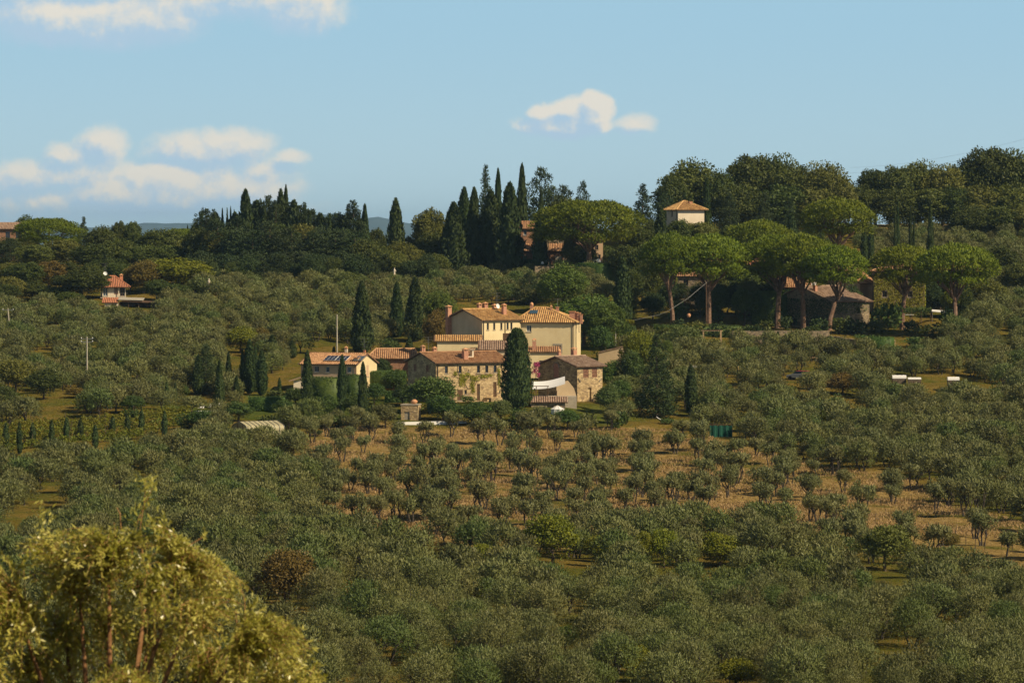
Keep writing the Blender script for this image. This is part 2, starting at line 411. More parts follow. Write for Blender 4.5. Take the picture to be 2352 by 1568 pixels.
def oak(seed, w=12, h=13, dens=9, leaf=.5, low=.12, clump=.2, flat=1.0, gaps=0):
    rg = np.random.default_rng(seed); mb = MB(); blobs = []
    n = 105
    tr = .035 * h
    mb.tube([(0, 0, -1), (rg.uniform(-.2, .2), 0, h * .15), (rg.uniform(-.4, .4), rg.uniform(-.3, .3), h * .42)], [tr, tr * .8, tr * .55], 7)
    for i in range(n):
        d = unit(rg, 1)[0]; d[2] = abs(d[2]) * 1.1 - .28
        q = rg.uniform(.66, 1.12)
        c = np.array([d[0] * w * .40 * q, d[1] * w * .40 * q, h * (low + (1 - low) * .5) + d[2] * h * (1 - low) * .42 * q * flat])
        s = w * clump * rg.uniform(.5, .95)
        blobs.append((*c, s, s, s * .85))
        if i % 9 == 0: limbs(mb, rg, (0, 0, h * .3), [tuple(c)], tr * .4, 4, .06)
    for i in range(6):
        s = w * .26; blobs.append((rg.uniform(-.15, .15) * w, rg.uniform(-.15, .15) * w, h * rg.uniform(.3, .7), s, s, s))
    if gaps: blobs = blobs[:int(len(blobs) * (1 - gaps))]
    V, Fc = blob_leaves(rg, blobs, dens, leaf, leaf * .6, up=.25, shell=(.7, 1.25), outn=.62, under=.6, form=.5)
    return (mb, V, Fc)
def cypress(seed, w=2.6, h=12, pointy=.5, dens=1.0, ragged=.12, waist=.0, low=.02, leaf=.62, tex=.62):
    rg = np.random.default_rng(seed); mb = MB()
    mb.tube([(0, 0, -1), (0, 0, h * .5)], [.08 * w + .04, .04], 6)
    ph = rg.uniform(0, 6.28, 5); lobes = rg.integers(5, 9)
    def prof(t, a):
        base = np.minimum(1, (t / .16 + .001)) ** .55 * (.88 + .12 * t) * (1 - .0 * t)
        top = np.clip((1 - t) / pointy, 0, 1) ** tex
        r = np.minimum(base, 1) * top
        r = r * (1 + .10 * np.sin(lobes * a + ph[0] + 5 * t) + ragged * np.sin(3 * a + ph[1] + 9 * t) * .5 + ragged * .7 * np.sin(23 * t + 2 * a + ph[2]) + .05 * np.sin(51 * t + 5 * a + ph[3]))
        return r
    area = math.pi * w * h; n = int(area * 17 * dens / (leaf / .62) ** 1.6)
    t = rg.uniform(low, 1, n) ** .95; a = rg.uniform(0, 6.2832, n)
    r = prof(t, a) * w * .5 * rg.uniform(.86, 1.07, n)
    P = np.stack([r * np.cos(a), r * np.sin(a), t * h], 1)
    out = np.stack([np.cos(a), np.sin(a), np.zeros(n)], 1)
    L = out * .35 + np.array([0, 0, 1.25]) + .45 * unit(rg, n)
    Nn = out * .6 + .6 * unit(rg, n)
    V, Fc = leafmesh(P, L, Nn, leaf * rg.uniform(.6, 1.3, n), leaf * .36 * rg.uniform(.7, 1.3, n))
    # the dense inside of the column
    m, k = 18, 10; tt = np.linspace(low + .01, .985, m); aa = np.linspace(0, 2 * math.pi, k, endpoint=False)
    T, A = np.meshgrid(tt, aa, indexing='ij'); rr = prof(T, A) * w * .5 * .80
    core = np.stack([rr * np.cos(A), rr * np.sin(A), T * h], -1).reshape(-1, 3)
    cf = [(i * k + j, i * k + (j + 1) % k, (i + 1) * k + (j + 1) % k, (i + 1) * k + j) for i in range(m - 1) for j in range(k)]
    cf = np.array(cf) + len(V)
    return (mb, np.concatenate([V, core]), np.concatenate([Fc, cf]))
def fir(seed, w=6, h=13, tiers=17, ragged=.35, conic=1.0, dens=1.0, base=.06, leaf=.42):
    rg = np.random.default_rng(seed); mb = MB(); mb.tube([(0, 0, -1), (0, 0, h * .96)], [.02 * h, .03], 6)
    Ps, Ls = [], []
    for i in range(tiers):
        t = (i + rg.uniform(0, .6)) / tiers; z = h * (base + (1 - base) * t)
        R0 = w * .5 * (1 - t ** (1.25 / conic)) ** .8 * min(1, .72 + t * 2)
        nb = max(4, int(13 * (1 - t * .6)))
        for j in range(nb):
            a = rg.uniform(0, 6.28); Lb = R0 * rg.uniform(1 - ragged, 1.08) + .15
            m = int(46 * dens * (Lb / 2.5) + 10)
            s = rg.uniform(.12, 1, m) ** .7; spread = .20 * Lb * (1.15 - s)
            lat = rg.normal(size=m) * spread; rise = .22 * s * Lb - .30 * s * s * Lb
            P = np.stack([s * Lb * math.cos(a) - lat * math.sin(a), s * Lb * math.sin(a) + lat * math.cos(a), z + rise + rg.normal(size=m) * .10 * (1.3 - s) * Lb ** .5], 1)
            Ps.append(P); d = np.array([math.cos(a), math.sin(a), .25]); Ls.append(np.tile(d, (m, 1)) + .6 * unit(rg, m))
    P = np.concatenate(Ps); L = np.concatenate(Ls); n = len(P)
    V, Fc = leafmesh(P, L, unit(rg, n) * .7 + np.array([0, 0, .6]), leaf * rg.uniform(.6, 1.4, n), leaf * .5 * rg.uniform(.7, 1.2, n))
    m, k = 10, 9; tt = np.linspace(base, .93, m); aa = np.linspace(0, 2 * math.pi, k, endpoint=False)
    T, A = np.meshgrid(tt, aa, indexing='ij'); rr = w * .5 * (1 - ((T - base) / (1 - base)) ** (1.25 / conic)) ** .8 * np.minimum(1, .72 + T * 2) * .58
    core = np.stack([rr * np.cos(A), rr * np.sin(A), T * h], -1).reshape(-1, 3)
    cf = np.array([(i * k + j, i * k + (j + 1) % k, (i + 1) * k + (j + 1) % k, (i + 1) * k + j) for i in range(m - 1) for j in range(k)]) + len(V)
    return (mb, np.concatenate([V, core]), np.concatenate([Fc, cf]))
def conifer(seed, w=7, h=12, conic=.8, n=95, leaf=.42):
    rg = np.random.default_rng(seed); mb = MB(); mb.tube([(0, 0, -1), (0, 0, h * .9)], [.02 * h, .04], 6); blobs = []
    bend = rg.uniform(-.06, .06) * w
    for i in range(n):
        t = (i + rg.uniform(0, 1)) / n; t = t ** 1.15; a = rg.uniform(0, 6.28); R_ = w * .5 * (1 - t) ** conic * min(1, .6 + 3 * t) * rg.uniform(.55, 1.08)
        s = w * rg.uniform(.055, .115) * (1.15 - .75 * t) + .12
        blobs.append((R_ * math.cos(a) + bend * t, R_ * math.sin(a), h * (.06 + .92 * t), s * 1.15, s * 1.15, s * .8))
    for i in range(7): t = i / 7; q = w * .28 * (1 - t) ** conic + .1; blobs.append((bend * t, 0, h * (.1 + .85 * t), q, q, h * .09))
    V, Fc = blob_leaves(rg, blobs, 15, leaf, leaf * .34, up=.55, shell=(.7, 1.35), outn=.6, under=.8)
    return (mb, V, Fc)
def stone_pine(seed, w=9, h=13, depth=.42, lean=0, multi=False, leaf=.40):
    "umbrella crown; depth = crown height as share of h"
    rg = np.random.default_rng(seed); mb = MB(); blobs = []
    zc = h * (1 - depth); top = h
    fx = lean * h * .3
    forkz = zc * .8
    mb.tube([(0, 0, -1), (fx * .15, 0, forkz * .35), (fx * .6, 0, forkz * .75), (fx, 0, forkz)], [.035 * h * .8, .03 * h * .8, .026 * h * .8, .024 * h * .8], 8)
    n = 80
    for i in range(n):
        th = i * 2.39996; q = math.sqrt((i + .5) / n) * .97
        r = w * .5 * q * rg.uniform(.93, 1.03) * .88
        dome = (max(0, 1 - q * q)) ** .5
        z = zc + h * depth * (.26 + .60 * dome) + rg.uniform(-.3, .15)
        s = w * .5 * rg.uniform(.13, .21)
        blobs.append((r * math.cos(th) + fx * .6, r * math.sin(th), z, s * 1.1, s * 1.1, s * .95))
        if i % 5 == 0: limbs(mb, rg, (fx, 0, forkz * rg.uniform(.85, 1)), [(r * .85 * math.cos(th) + fx * .6, r * .85 * math.sin(th), z - .5)], .010 * h, 4, .07)
    for i in range(34):
        th = rg.uniform(0, 6.28); q = math.sqrt(rg.uniform(.1, 1)); r = w * .5 * q * .85; s = w * .5 * rg.uniform(.12, .2)
        blobs.append((r * math.cos(th) + fx * .6, r * math.sin(th), zc + h * depth * rg.uniform(.10, .34), s * 1.2, s * 1.2, s * .7))
    V, Fc = blob_leaves(rg, blobs, 21, leaf, leaf * .34, up=.9, shell=(.75, 1.12), outn=.6, under=.35, form=.4)
    return (mb, V, Fc)
def bush(seed, w=2, h=1.6, dens=16, leaf=.28):
    rg = np.random.default_rng(seed); mb = MB(); mb.tube([(0, 0, -.3), (0, 0, h * .5)], [.06, .03], 5)
    blobs = [(0, 0, h * .5, w * .36, w * .36, h * .42)]
    for i in range(12):
        a = rg.uniform(0, 6.28); r = w * .5 * rg.uniform(.3, .7); s = w * rg.uniform(.13, .24)
        blobs.append((r * math.cos(a), r * math.sin(a), h * rg.uniform(.25, .8), s, s, s))
    V, Fc = blob_leaves(rg, blobs, dens, leaf, leaf * .55, up=.4, shell=(.8, 1.12), under=1)
    return (mb, V, Fc)

PROTO = {}
def proto(key, fn, bark, leafmat, name=('trunk', 'crown'), **kw):
    mb, V, Fc = fn(**kw)
    tm = bpy.data.meshes.new(key + '_trunk'); tm.from_pydata(mb.v, [], mb.f); tm.update(); tm.materials.append(bark)
    cm = np_mesh(key + '_crown', V, Fc, leafmat)
    h = float(V[:, 2].max()); w = float(np.percentile(V[:, 0], 99.3) - np.percentile(V[:, 0], .7))
    PROTO[key] = (tm, cm, h, w)
def plant(key, name, p, h=None, w=None, rz=0.0, mat=None, **tg):
    tm, cm, h0, w0 = PROTO[key]
    sz = (h / h0) if h else 1; sx = (w / w0) if w else sz
    root = empty(name, p, rz, (sx, sx, sz))
    link('trunk', tm, root); c = link('crown', cm, root)
    if mat is not None:
        c.material_slots[0].link = 'OBJECT'; c.material_slots[0].material = mat
    tag(root, **tg); return root
OLF = ['olive%d' % i for i in range(6)]; OLS = ['oliveopen%d' % i for i in range(5)]
for i in range(6): proto('olive%d' % i, olive, M_BARKD, M_OLIVE, seed=10 + i, w=[3.8, 3.5, 4.1, 3.7, 4.0, 3.4][i], h=[3.5, 3.7, 3.6, 3.2, 3.9, 3.4][i])
for i in range(5): proto('oliveopen%d' % i, olive, M_BARKD, M_OLIVE_DRY, seed=30 + i, w=[3.4, 3.0, 3.7, 3.2, 2.8][i], h=[3.5, 3.7, 3.4, 3.9, 3.2][i], sparse=True)
for i in range(3): proto('olivenear%d' % i, olive, M_BARKD, M_OLIVE, seed=50 + i, w=[3.9, 4.2, 3.7][i], h=[3.7, 3.9, 3.5][i], leaf=.60)
for i in range(5): proto('oak%d' % i, oak, M_BARK, M_OAK, seed=60 + i, w=[12, 11, 13, 10, 12][i], h=[13, 14, 12, 13, 12][i], dens=9.5, leaf=.46, clump=[.10, .12, .105, .125, .11][i])
for i in range(2): proto('round%d' % i, oak, M_BARK, M_GREEN, seed=70 + i, w=7, h=7, dens=14, leaf=.34, low=.05, clump=.12)
for i in range(4): proto('cyp%d' % i, cypress, M_BARK, M_CYP, seed=80 + i, w=[2.6, 3.0, 2.8, 3.4][i], h=[12, 12, 11, 12][i], pointy=[.52, .88, .62, .75][i], ragged=[.10, .16, .13, .2][i])
proto('cypfat', cypress, M_BARK, M_CYP, seed=90, w=4.9, h=12, pointy=.88, ragged=.07, leaf=.5, tex=.36)
for i in range(2): proto('cypthin%d' % i, cypress, M_BARK, M_CYP, seed=91 + i, w=.85, h=4.6, pointy=.4, ragged=.12, leaf=.34)
for i in range(4): proto('fir%d' % i, conifer, M_BARK, M_FIR, seed=95 + i, w=[6, 7.5, 8, 5][i], h=[13, 12, 12, 13][i], conic=[.85, .6, .45, .7][i])
for i in range(4): proto('pine%d' % i, stone_pine, M_PBARK, M_PINE, seed=100 + i, w=[10, 11, 9.5, 12][i], h=[14, 13.5, 14, 12][i], depth=[.46, .48, .50, .60][i], lean=[.15, -.05, .3, 0][i])
for i in range(3): proto('bush%d' % i, bush, M_BARK, M_HEDGE, seed=110 + i, w=[2, 2.6, 1.8][i], h=[1.5, 1.8, 1.8][i])
HAZE = True
# ------------------------------------------------------------------ places (picture polygons of ground points)
def inpoly(poly, u, v):
    r = False; n = len(poly)
    for i in range(n):
        x1, y1 = poly[i]; x2, y2 = poly[(i + 1) % n]
        if (y1 > v) != (y2 > v) and u < (x2 - x1) * (v - y1) / (y2 - y1) + x1: r = not r
    return r
def inpoly_np(poly, u, v):
    r = np.zeros(u.shape, bool); n = len(poly)
    for i in range(n):
        x1, y1 = poly[i]; x2, y2 = poly[(i + 1) % n]
        if y1 == y2: continue
        c = ((y1 > v) != (y2 > v)) & (u < (x2 - x1) * (v - y1) / (y2 - y1) + x1); r ^= c
    return r
SLOPE = [(655, 1015), (740, 985), (880, 978), (1050, 982), (1300, 985), (1500, 985), (1640, 1005), (1760, 1040), (1900, 1075), (2060, 1090), (2180, 1150), (2400, 1215), (2400, 1350), (2260, 1335), (2130, 1300), (1950, 1275), (1780, 1230), (1600, 1225), (1450, 1250), (1300, 1262), (1120, 1250), (960, 1262), (850, 1240), (760, 1175), (690, 1100)]
CLEAR = [[(2000, 1330), (2060, 1330), (2090, 1380), (2010, 1390)], [(1900, 1390), (2010, 1400), (2030, 1440), (1930, 1450)], [(1590, 1345), (1700, 1350), (1690, 1380), (1600, 1378)], [(1290, 1380), (1350, 1385), (1350, 1410), (1290, 1405)], [(440, 690), (520, 700), (520, 712), (440, 705)], [(730, 1180), (800, 1190), (850, 1245), (790, 1240), (720, 1210)], [(770, 1360), (860, 1345), (850, 1420), (780, 1470), (760, 1430)], [(880, 1535), (1040, 1530), (1060, 1600), (860, 1600)], [(0, 1190), (110, 1150), (200, 1185), (120, 1225), (0, 1245)], [(2000, 1500), (2120, 1500), (2130, 1600), (1990, 1600)], [(1060, 1240), (1190, 1245), (1180, 1275), (1060, 1262)]]
VINEYARD = [(-10, 985), (120, 972), (260, 955), (400, 948), (500, 945), (500, 960), (470, 1010), (430, 1035), (385, 1052), (250, 1072), (100, 1088), (-10, 1094)]
LAWN = [(372, 925), (400, 930), (470, 925), (520, 935), (520, 950), (370, 960)]
VILLAGE = [(560, 962), (560, 905), (600, 890), (655, 860), (655, 800), (700, 790), (800, 790), (800, 815), (960, 790), (1000, 700), (1400, 700), (1440, 800), (1425, 960), (1320, 985), (1150, 985), (960, 990), (700, 975), (640, 985)]
GREENH = [(500, 950), (660, 950), (665, 1036), (540, 1040)]
FORESTL = [(-20, 400), (-20, 712), (215, 718), (235, 752), (372, 752), (375, 690), (450, 690), (460, 655), (1020, 655), (1020, 400)]
RIDGEC = [(1010, 400), (1010, 632), (1180, 640), (1400, 640), (1440, 400)]
PINES = [(1400, 400), (1400, 790), (1500, 795), (1620, 815), (1700, 808), (1820, 812), (1960, 815), (2060, 828), (2160, 812), (2190, 770), (2260, 700), (2290, 640), (2330, 600), (2140, 610), (1960, 590), (1960, 548), (2400, 548), (2400, 400)]
PARK = [(1805, 855), (1880, 855), (1880, 915), (1800, 915)]
TENTS = [(2045, 867), (2212, 867), (2290, 890), (2290, 945), (2230, 925), (2130, 922), (2040, 922)]
GLADES = [(587, 622, 714, 738), (855, 900, 700, 738), (1560, 2010, 830, 850), (1640, 1740, 822, 846), (1650, 1700, 870, 930), (880, 960, 745, 765), (1230, 1290, 640, 660)]
SHRUBS = [(1269, 1296, 118), (1373, 1292, 64), (1486, 1302, 58), (1525, 1304, 72), (1106, 1304, 58), (1023, 1275, 92), (1298, 1492, 64), (1464, 1566, 92), (1654, 1302, 108), (2033, 1312, 112), (2185, 1264, 38), (1936, 908, 72), (654, 1400, 128), (1690, 1580, 120), (1508, 960, 110), (1587, 955, 40), (553, 812, 82), (35, 908, 92), (100, 918, 82), (179, 914, 52), (304, 952, 56), (573, 905, 60), (473, 905, 70), (1836, 873, 50), (1655, 1006, 54), (1790, 775, 10)]
def blocked(u, v):
    for (su, sv, sw) in SHRUBS:
        if abs(u - su) < sw * .5 and sv - 12 < v < sv + 52 + .02 * (sv - 800): return True
    for P in (VINEYARD, LAWN, VILLAGE, GREENH, FORESTL, RIDGEC, PINES, PARK, TENTS):
        if inpoly(P, u, v): return True
    return any(inpoly(P, u, v) for P in CLEAR)

EXTRA += [(1370, 2130, 742, 764, None, 5), (640, 1440, 646, 668, None, 5)]
EXTRA[0] = (1390, 2140, 748, 772, at(1176, 757, 757).z - CAMZ, 5)
EXTRA[1] = (640, 1440, 644, 668, at(1176, 926, 646).z - CAMZ, 5)
EXTRA += [(1010, 1420, 868, 935, at(1176, 618, 872).z - CAMZ, 4)]

# ------------------------------------------------------------------ ground sheet
ds = np.concatenate([np.linspace(-400, 0, 9)[:-1], np.linspace(0, 330, 56)[:-1], np.arange(330, 1010, 1.6), np.arange(1010, 1500, 14), np.geomspace(1500, 21000, 26)])
us = np.concatenate([np.linspace(-5000, -500, 30)[:-1], np.linspace(-500, 2850, 420), np.linspace(2850, 7400, 30)[1:]])
D, U = np.meshgrid(ds, us, indexing='ij')
X = (U - 1176) / F * np.maximum(D, 300)
Z = gz(X, D)
Vg = np.stack([X, D, Z], -1).reshape(-1, 3)
nr, nc = D.shape
ii, jj = np.meshgrid(np.arange(nr - 1), np.arange(nc - 1), indexing='ij'); q = (ii * nc + jj).ravel()
Fg = np.stack([q, q + 1, q + nc + 1, q + nc], 1)

m, t, out = new_mat('grassy_soil')
att = t.nodes.new('ShaderNodeAttribute'); att.attribute_name = 'zone'; sc_ = t.nodes.new('ShaderNodeSeparateColor'); t.links.new(att.outputs['Color'], sc_.inputs[0])
tcn = t.nodes.new('ShaderNodeTexCoord')
n1 = node(t, 'ShaderNodeTexNoise', inp={'Scale': .10, 'Detail': 6, 'Roughness': .68}); t.links.new(tcn.outputs['Object'], n1.inputs['Vector'])
n2 = node(t, 'ShaderNodeTexNoise', inp={'Scale': 1.6, 'Detail': 5, 'Roughness': .7, 'Distortion': .8}); t.links.new(tcn.outputs['Object'], n2.inputs['Vector'])
n3 = node(t, 'ShaderNodeTexNoise', inp={'Scale': .35, 'Detail': 5, 'Roughness': .7}); t.links.new(tcn.outputs['Object'], n3.inputs['Vector'])
dry = mixc(t, smooth(t, n2.outputs['Fac'], .35, .68), (.200, .130, .040), (.47, .325, .125))
dry = mixc(t, smooth(t, n3.outputs['Fac'], .56, .74), dry, (.50, .37, .19))
grn = mixc(t, smooth(t, n2.outputs['Fac'], .35, .65), (.070, .080, .014), (.150, .140, .026))
och = mixc(t, smooth(t, n2.outputs['Fac'], .35, .65), (.150, .105, .020), (.24, .175, .045))
mixg = mixc(t, smooth(t, n1.outputs['Fac'], .42, .60), och, grn)
drym = math_n(t, 'MULTIPLY', sc_.outputs[0], math_n(t, 'SUBTRACT', 1.0, math_n(t, 'MULTIPLY', smooth(t, n1.outputs['Fac'], .47, .60), .85)))
cc = mixc(t, drym, mixg, dry)
cc = mixc(t, sc_.outputs[1], cc, mixc(t, smooth(t, n3.outputs['Fac'], .4, .6), (.080, .105, .02), (.14, .145, .03)))
cc = mixc(t, sc_.outputs[2], cc, mixc(t, smooth(t, n3.outputs['Fac'], .4, .6), (.36, .25, .09), (.44, .33, .13)))
pb = t.nodes.new('ShaderNodeBsdfPrincipled'); pb.inputs['Roughness'].default_value = 1; pb.inputs['Specular IOR Level'].default_value = 0
t.links.new(cc, pb.inputs['Base Color']); t.links.new(pb.outputs[0], out.inputs[0])
bn = t.nodes.new('ShaderNodeBump'); bn.inputs['Strength'].default_value = 1; bn.inputs['Distance'].default_value = .5
t.links.new(n2.outputs['Fac'], bn.inputs['Height']); t.links.new(bn.outputs[0], pb.inputs['Normal'])
me = np_mesh('ground', Vg, Fg, m, smooth_=True)
# zones: red = dry slope, green = mown lawn, blue = golden grass
zz = Z - CAMZ; tt_ = np.maximum(D * cp + zz * sp, 1); PU = 1176 + F * X / tt_; PV = 784 - F * (zz * cp - D * sp) / tt_
wob = 14 * np.sin(PU * .023) + 9 * np.sin(PU * .061 + PV * .05) + 6 * np.sin(PV * .11)
live = (D > 320) & (D < 1010)
red = inpoly_np(SLOPE, PU + wob, PV + wob * .4) & live
grn_ = (inpoly_np(LAWN, PU, PV) | inpoly_np([(1250, 930), (1440, 935), (1460, 965), (1380, 975), (1250, 965)], PU, PV) | inpoly_np([(560, 905), (860, 900), (960, 965), (560, 965)], PU, PV) | inpoly_np([(1070, 920), (1160, 920), (1170, 945), (1060, 945)], PU, PV)) & live
blu = ((D > 935) & (D < 985) & (PU > 1980) & (PU < 2420)) | (inpoly_np([(1530, 728), (1700, 722), (1960, 752), (1960, 768), (1700, 745), (1530, 744)], PU, PV) & live & (np.sin(PU * .05 + PV * .2) > -.1)) | (inpoly_np([(1590, 815), (1680, 818), (1780, 845), (1700, 852), (1600, 838)], PU, PV) & live)
zc = np.stack([red, grn_, blu, np.ones_like(red)], -1).astype(np.float32)
z0 = zc.copy()
for _ in range(2):
    zc[1:-1, 1:-1] = (zc[1:-1, 1:-1] * 2 + zc[:-2, 1:-1] + zc[2:, 1:-1] + zc[1:-1, :-2] + zc[1:-1, 2:]) / 6
ca = me.color_attributes.new('zone', 'FLOAT_COLOR', 'POINT'); ca.data.foreach_set('color', zc.reshape(-1, 4).ravel())
g = link('ground', me); tag(g, kind='structure')

# ------------------------------------------------------------------ far blue hills
def far_hills():
    us_ = np.linspace(-2500, 4800, 300); vh = []
    k = [(-2500, 525), (-200, 527), (250, 522), (330, 513), (440, 512), (560, 508), (700, 500), (770, 488), (820, 503), (870, 499), (905, 505), (950, 515), (1050, 520), (1500, 526), (4800, 527)]
    v0 = np.interp(us_, [a for a, b in k], [b for a, b in k]) - 1.5 * np.sin(us_ * .06) * np.sin(us_ * .023)
    d0, d1, d2 = 16500.0, 19500.0, 20800.0
    rows = []
    for d, s in ((d0, 0), (17500., .35), (18500., .75), (d1, 1), (d2, .3)):
        zt = (530 - v0) / F * d1
        rows.append(np.stack([(us_ - 1176) / F * d, np.full_like(us_, d), CAMZ - 58 + (zt + 58) * s], 1))
    V = np.concatenate(rows); n = len(us_)
    i, j = np.meshgrid(np.arange(len(rows) - 1), np.arange(n - 1), indexing='ij'); q = (i * n + j).ravel()
    o = link('hills', np_mesh('hills', V, np.stack([q, q + 1, q + n + 1, q + n], 1), plain('far_hazed_woods', (.04, .07, .07), c2=(.06, .09, .08), nscale=.002, rough=1, spec=0), smooth_=True))  # bluish base colour carries part of the air's haze
    tag(o, kind='structure')
far_hills()

# ------------------------------------------------------------------ air
def haze():
    m, t, out = new_mat('pale_air')
    pv = t.nodes.new('ShaderNodeVolumePrincipled'); pv.inputs['Color'].default_value = (.42, .68, 1, 1); pv.inputs['Density'].default_value = 3.6e-5
    pv.inputs['Anisotropy'].default_value = .0
    t.links.new(pv.outputs[0], out.inputs['Volume'])
    x = 17000; mb = MB(); mb.box(-x, x, -450, 24000, CAMZ - 64, CAMZ + 90)
    o = mb.build('haze', m); tag(o, kind='stuff')
if HAZE: haze()

# ------------------------------------------------------------------ dry grass tufts on the open slope
def tufts():
    rg = np.random.default_rng(5); n = 62000
    d = rg.uniform(480, 640, n * 4); u = rg.uniform(600, 2420, n * 4); x = (u - 1176) / F * d
    z = gz(x, d) - CAMZ; tq = d * cp + z * sp; pu, pv = 1176 + F * x / tq, 784 - F * (z * cp - d * sp) / tq
    wob = 14 * np.sin(pu * .023) + 9 * np.sin(pu * .061 + pv * .05)
    f = np.sin(x * .35 + d * .2) + np.sin(x * .13 - d * .31 + 2) + rg.normal(size=len(x)) * .7
    k = inpoly_np(SLOPE, pu + wob, pv) & (f > -.1); x, d, z = x[k][:n], d[k][:n], z[k][:n] + CAMZ; m = len(x)
    P = np.stack([x, d, z + .16], 1); L = np.array([0, 0, 1.0]) + .7 * unit(rg, m); L[:, 2] = np.abs(L[:, 2])
    V, Fc = leafmesh(P, L, unit(rg, m) * np.array([1, 1, .2]), rg.uniform(.2, .55, m), rg.uniform(.05, .16, m))
    o = link('dry_grass', np_mesh('dry_grass', V, Fc, foliage('dry_grass_blade', (.25, .170, .065), (.52, .38, .18), trans=.15, spec=.1, cc=None)))
    tag(o, kind='stuff', label='tufts of dry tan grass covering the open slope below the stone farmhouse', cat='grass')
tufts()
# ------------------------------------------------------------------ olive groves
rnd = random.Random(3)
def scatter():
    pts = []
    v = 640.0
    rowi = 0
    d = 320.0
    while d < 935:
        x0 = -0.155 * d; x1 = .155 * d
        grow = 1 + .04 * min(1, max(0, (600 - d) / 240)); sp_ = (3.7 + .35 * math.sin(d * .02)) * grow
        x = x0 + (rowi % 2) * sp_ * .5
        while x < x1:
            px_, py_ = x + rnd.gauss(0, .85), d + rnd.gauss(0, .9); z = gzf(px_, py_)
            u, vv = see((px_, py_, z))
            if blocked(u, vv) or any(a < u < b and c < vv < e for a, b, c, e in GLADES): x += sp_; continue
            sl = inpoly(SLOPE, u, vv)
            g_ = math.sin(px_ * .11 + 1) * math.sin(py_ * .085) + .5 * math.sin(px_ * .05 - py_ * .06)
            if sl and (rnd.random() < (.72 if u > 1700 else .62)): x += sp_; continue
            if not sl and rnd.random() < (.36 if g_ > .5 else .11): x += sp_; continue
            pts.append((px_, py_, z, u, vv, sl)); x += sp_
        d += 4.7 * grow; rowi += 1
    return pts
PTS = scatter()
FGTREE = [(0, 1230), (60, 1170), (320, 1170), (480, 1270), (560, 1420), (700, 1470), (740, 1560), (760, 1700), (-100, 1700), (-100, 1230)]
# how large each shows: nearest first; those under the near tree's crown do not count
def shown(p):
    x, y, z, u, v, sl = p
    if u < -25 or u > 2377 or v > 1700: return -1
    if inpoly(FGTREE, u, v - 25): return -1
    return 3.6 / y * (1.35 if sl else 1.0)
order = sorted(range(len(PTS)), key=lambda i: -shown(PTS[i]))
NIND = 296
IND = [PTS[i] for i in order[:NIND]]; REST = [PTS[i] for i in order[NIND:] if PTS[i][3] > -160 and PTS[i][3] < 2510]
print('olives', len(PTS), 'rest', len(REST))
OLIVES = []
def add_olive(p):
    x, y, z, u, v, sl = p
    near = y < 430
    key = rnd.choice(OLS) if sl else (rnd.choice(['olivenear0', 'olivenear1', 'olivenear2']) if near else rnd.choice(OLF))
    g_ = 1 + .04 * min(1, max(0, (600 - y) / 240))
    s = g_ * (rnd.uniform(.74, 1.28) if not sl else rnd.uniform(.80, 1.18))
    o = plant(key, 'olive_tree', (x, y, z), rz=rnd.uniform(0, 6.28), cat='tree'); o.scale = (s, s, s * rnd.uniform(.88, 1.14))
    OLIVES.append((o, u, v, sl, s, y)); return o
for p in IND: add_olive(p)
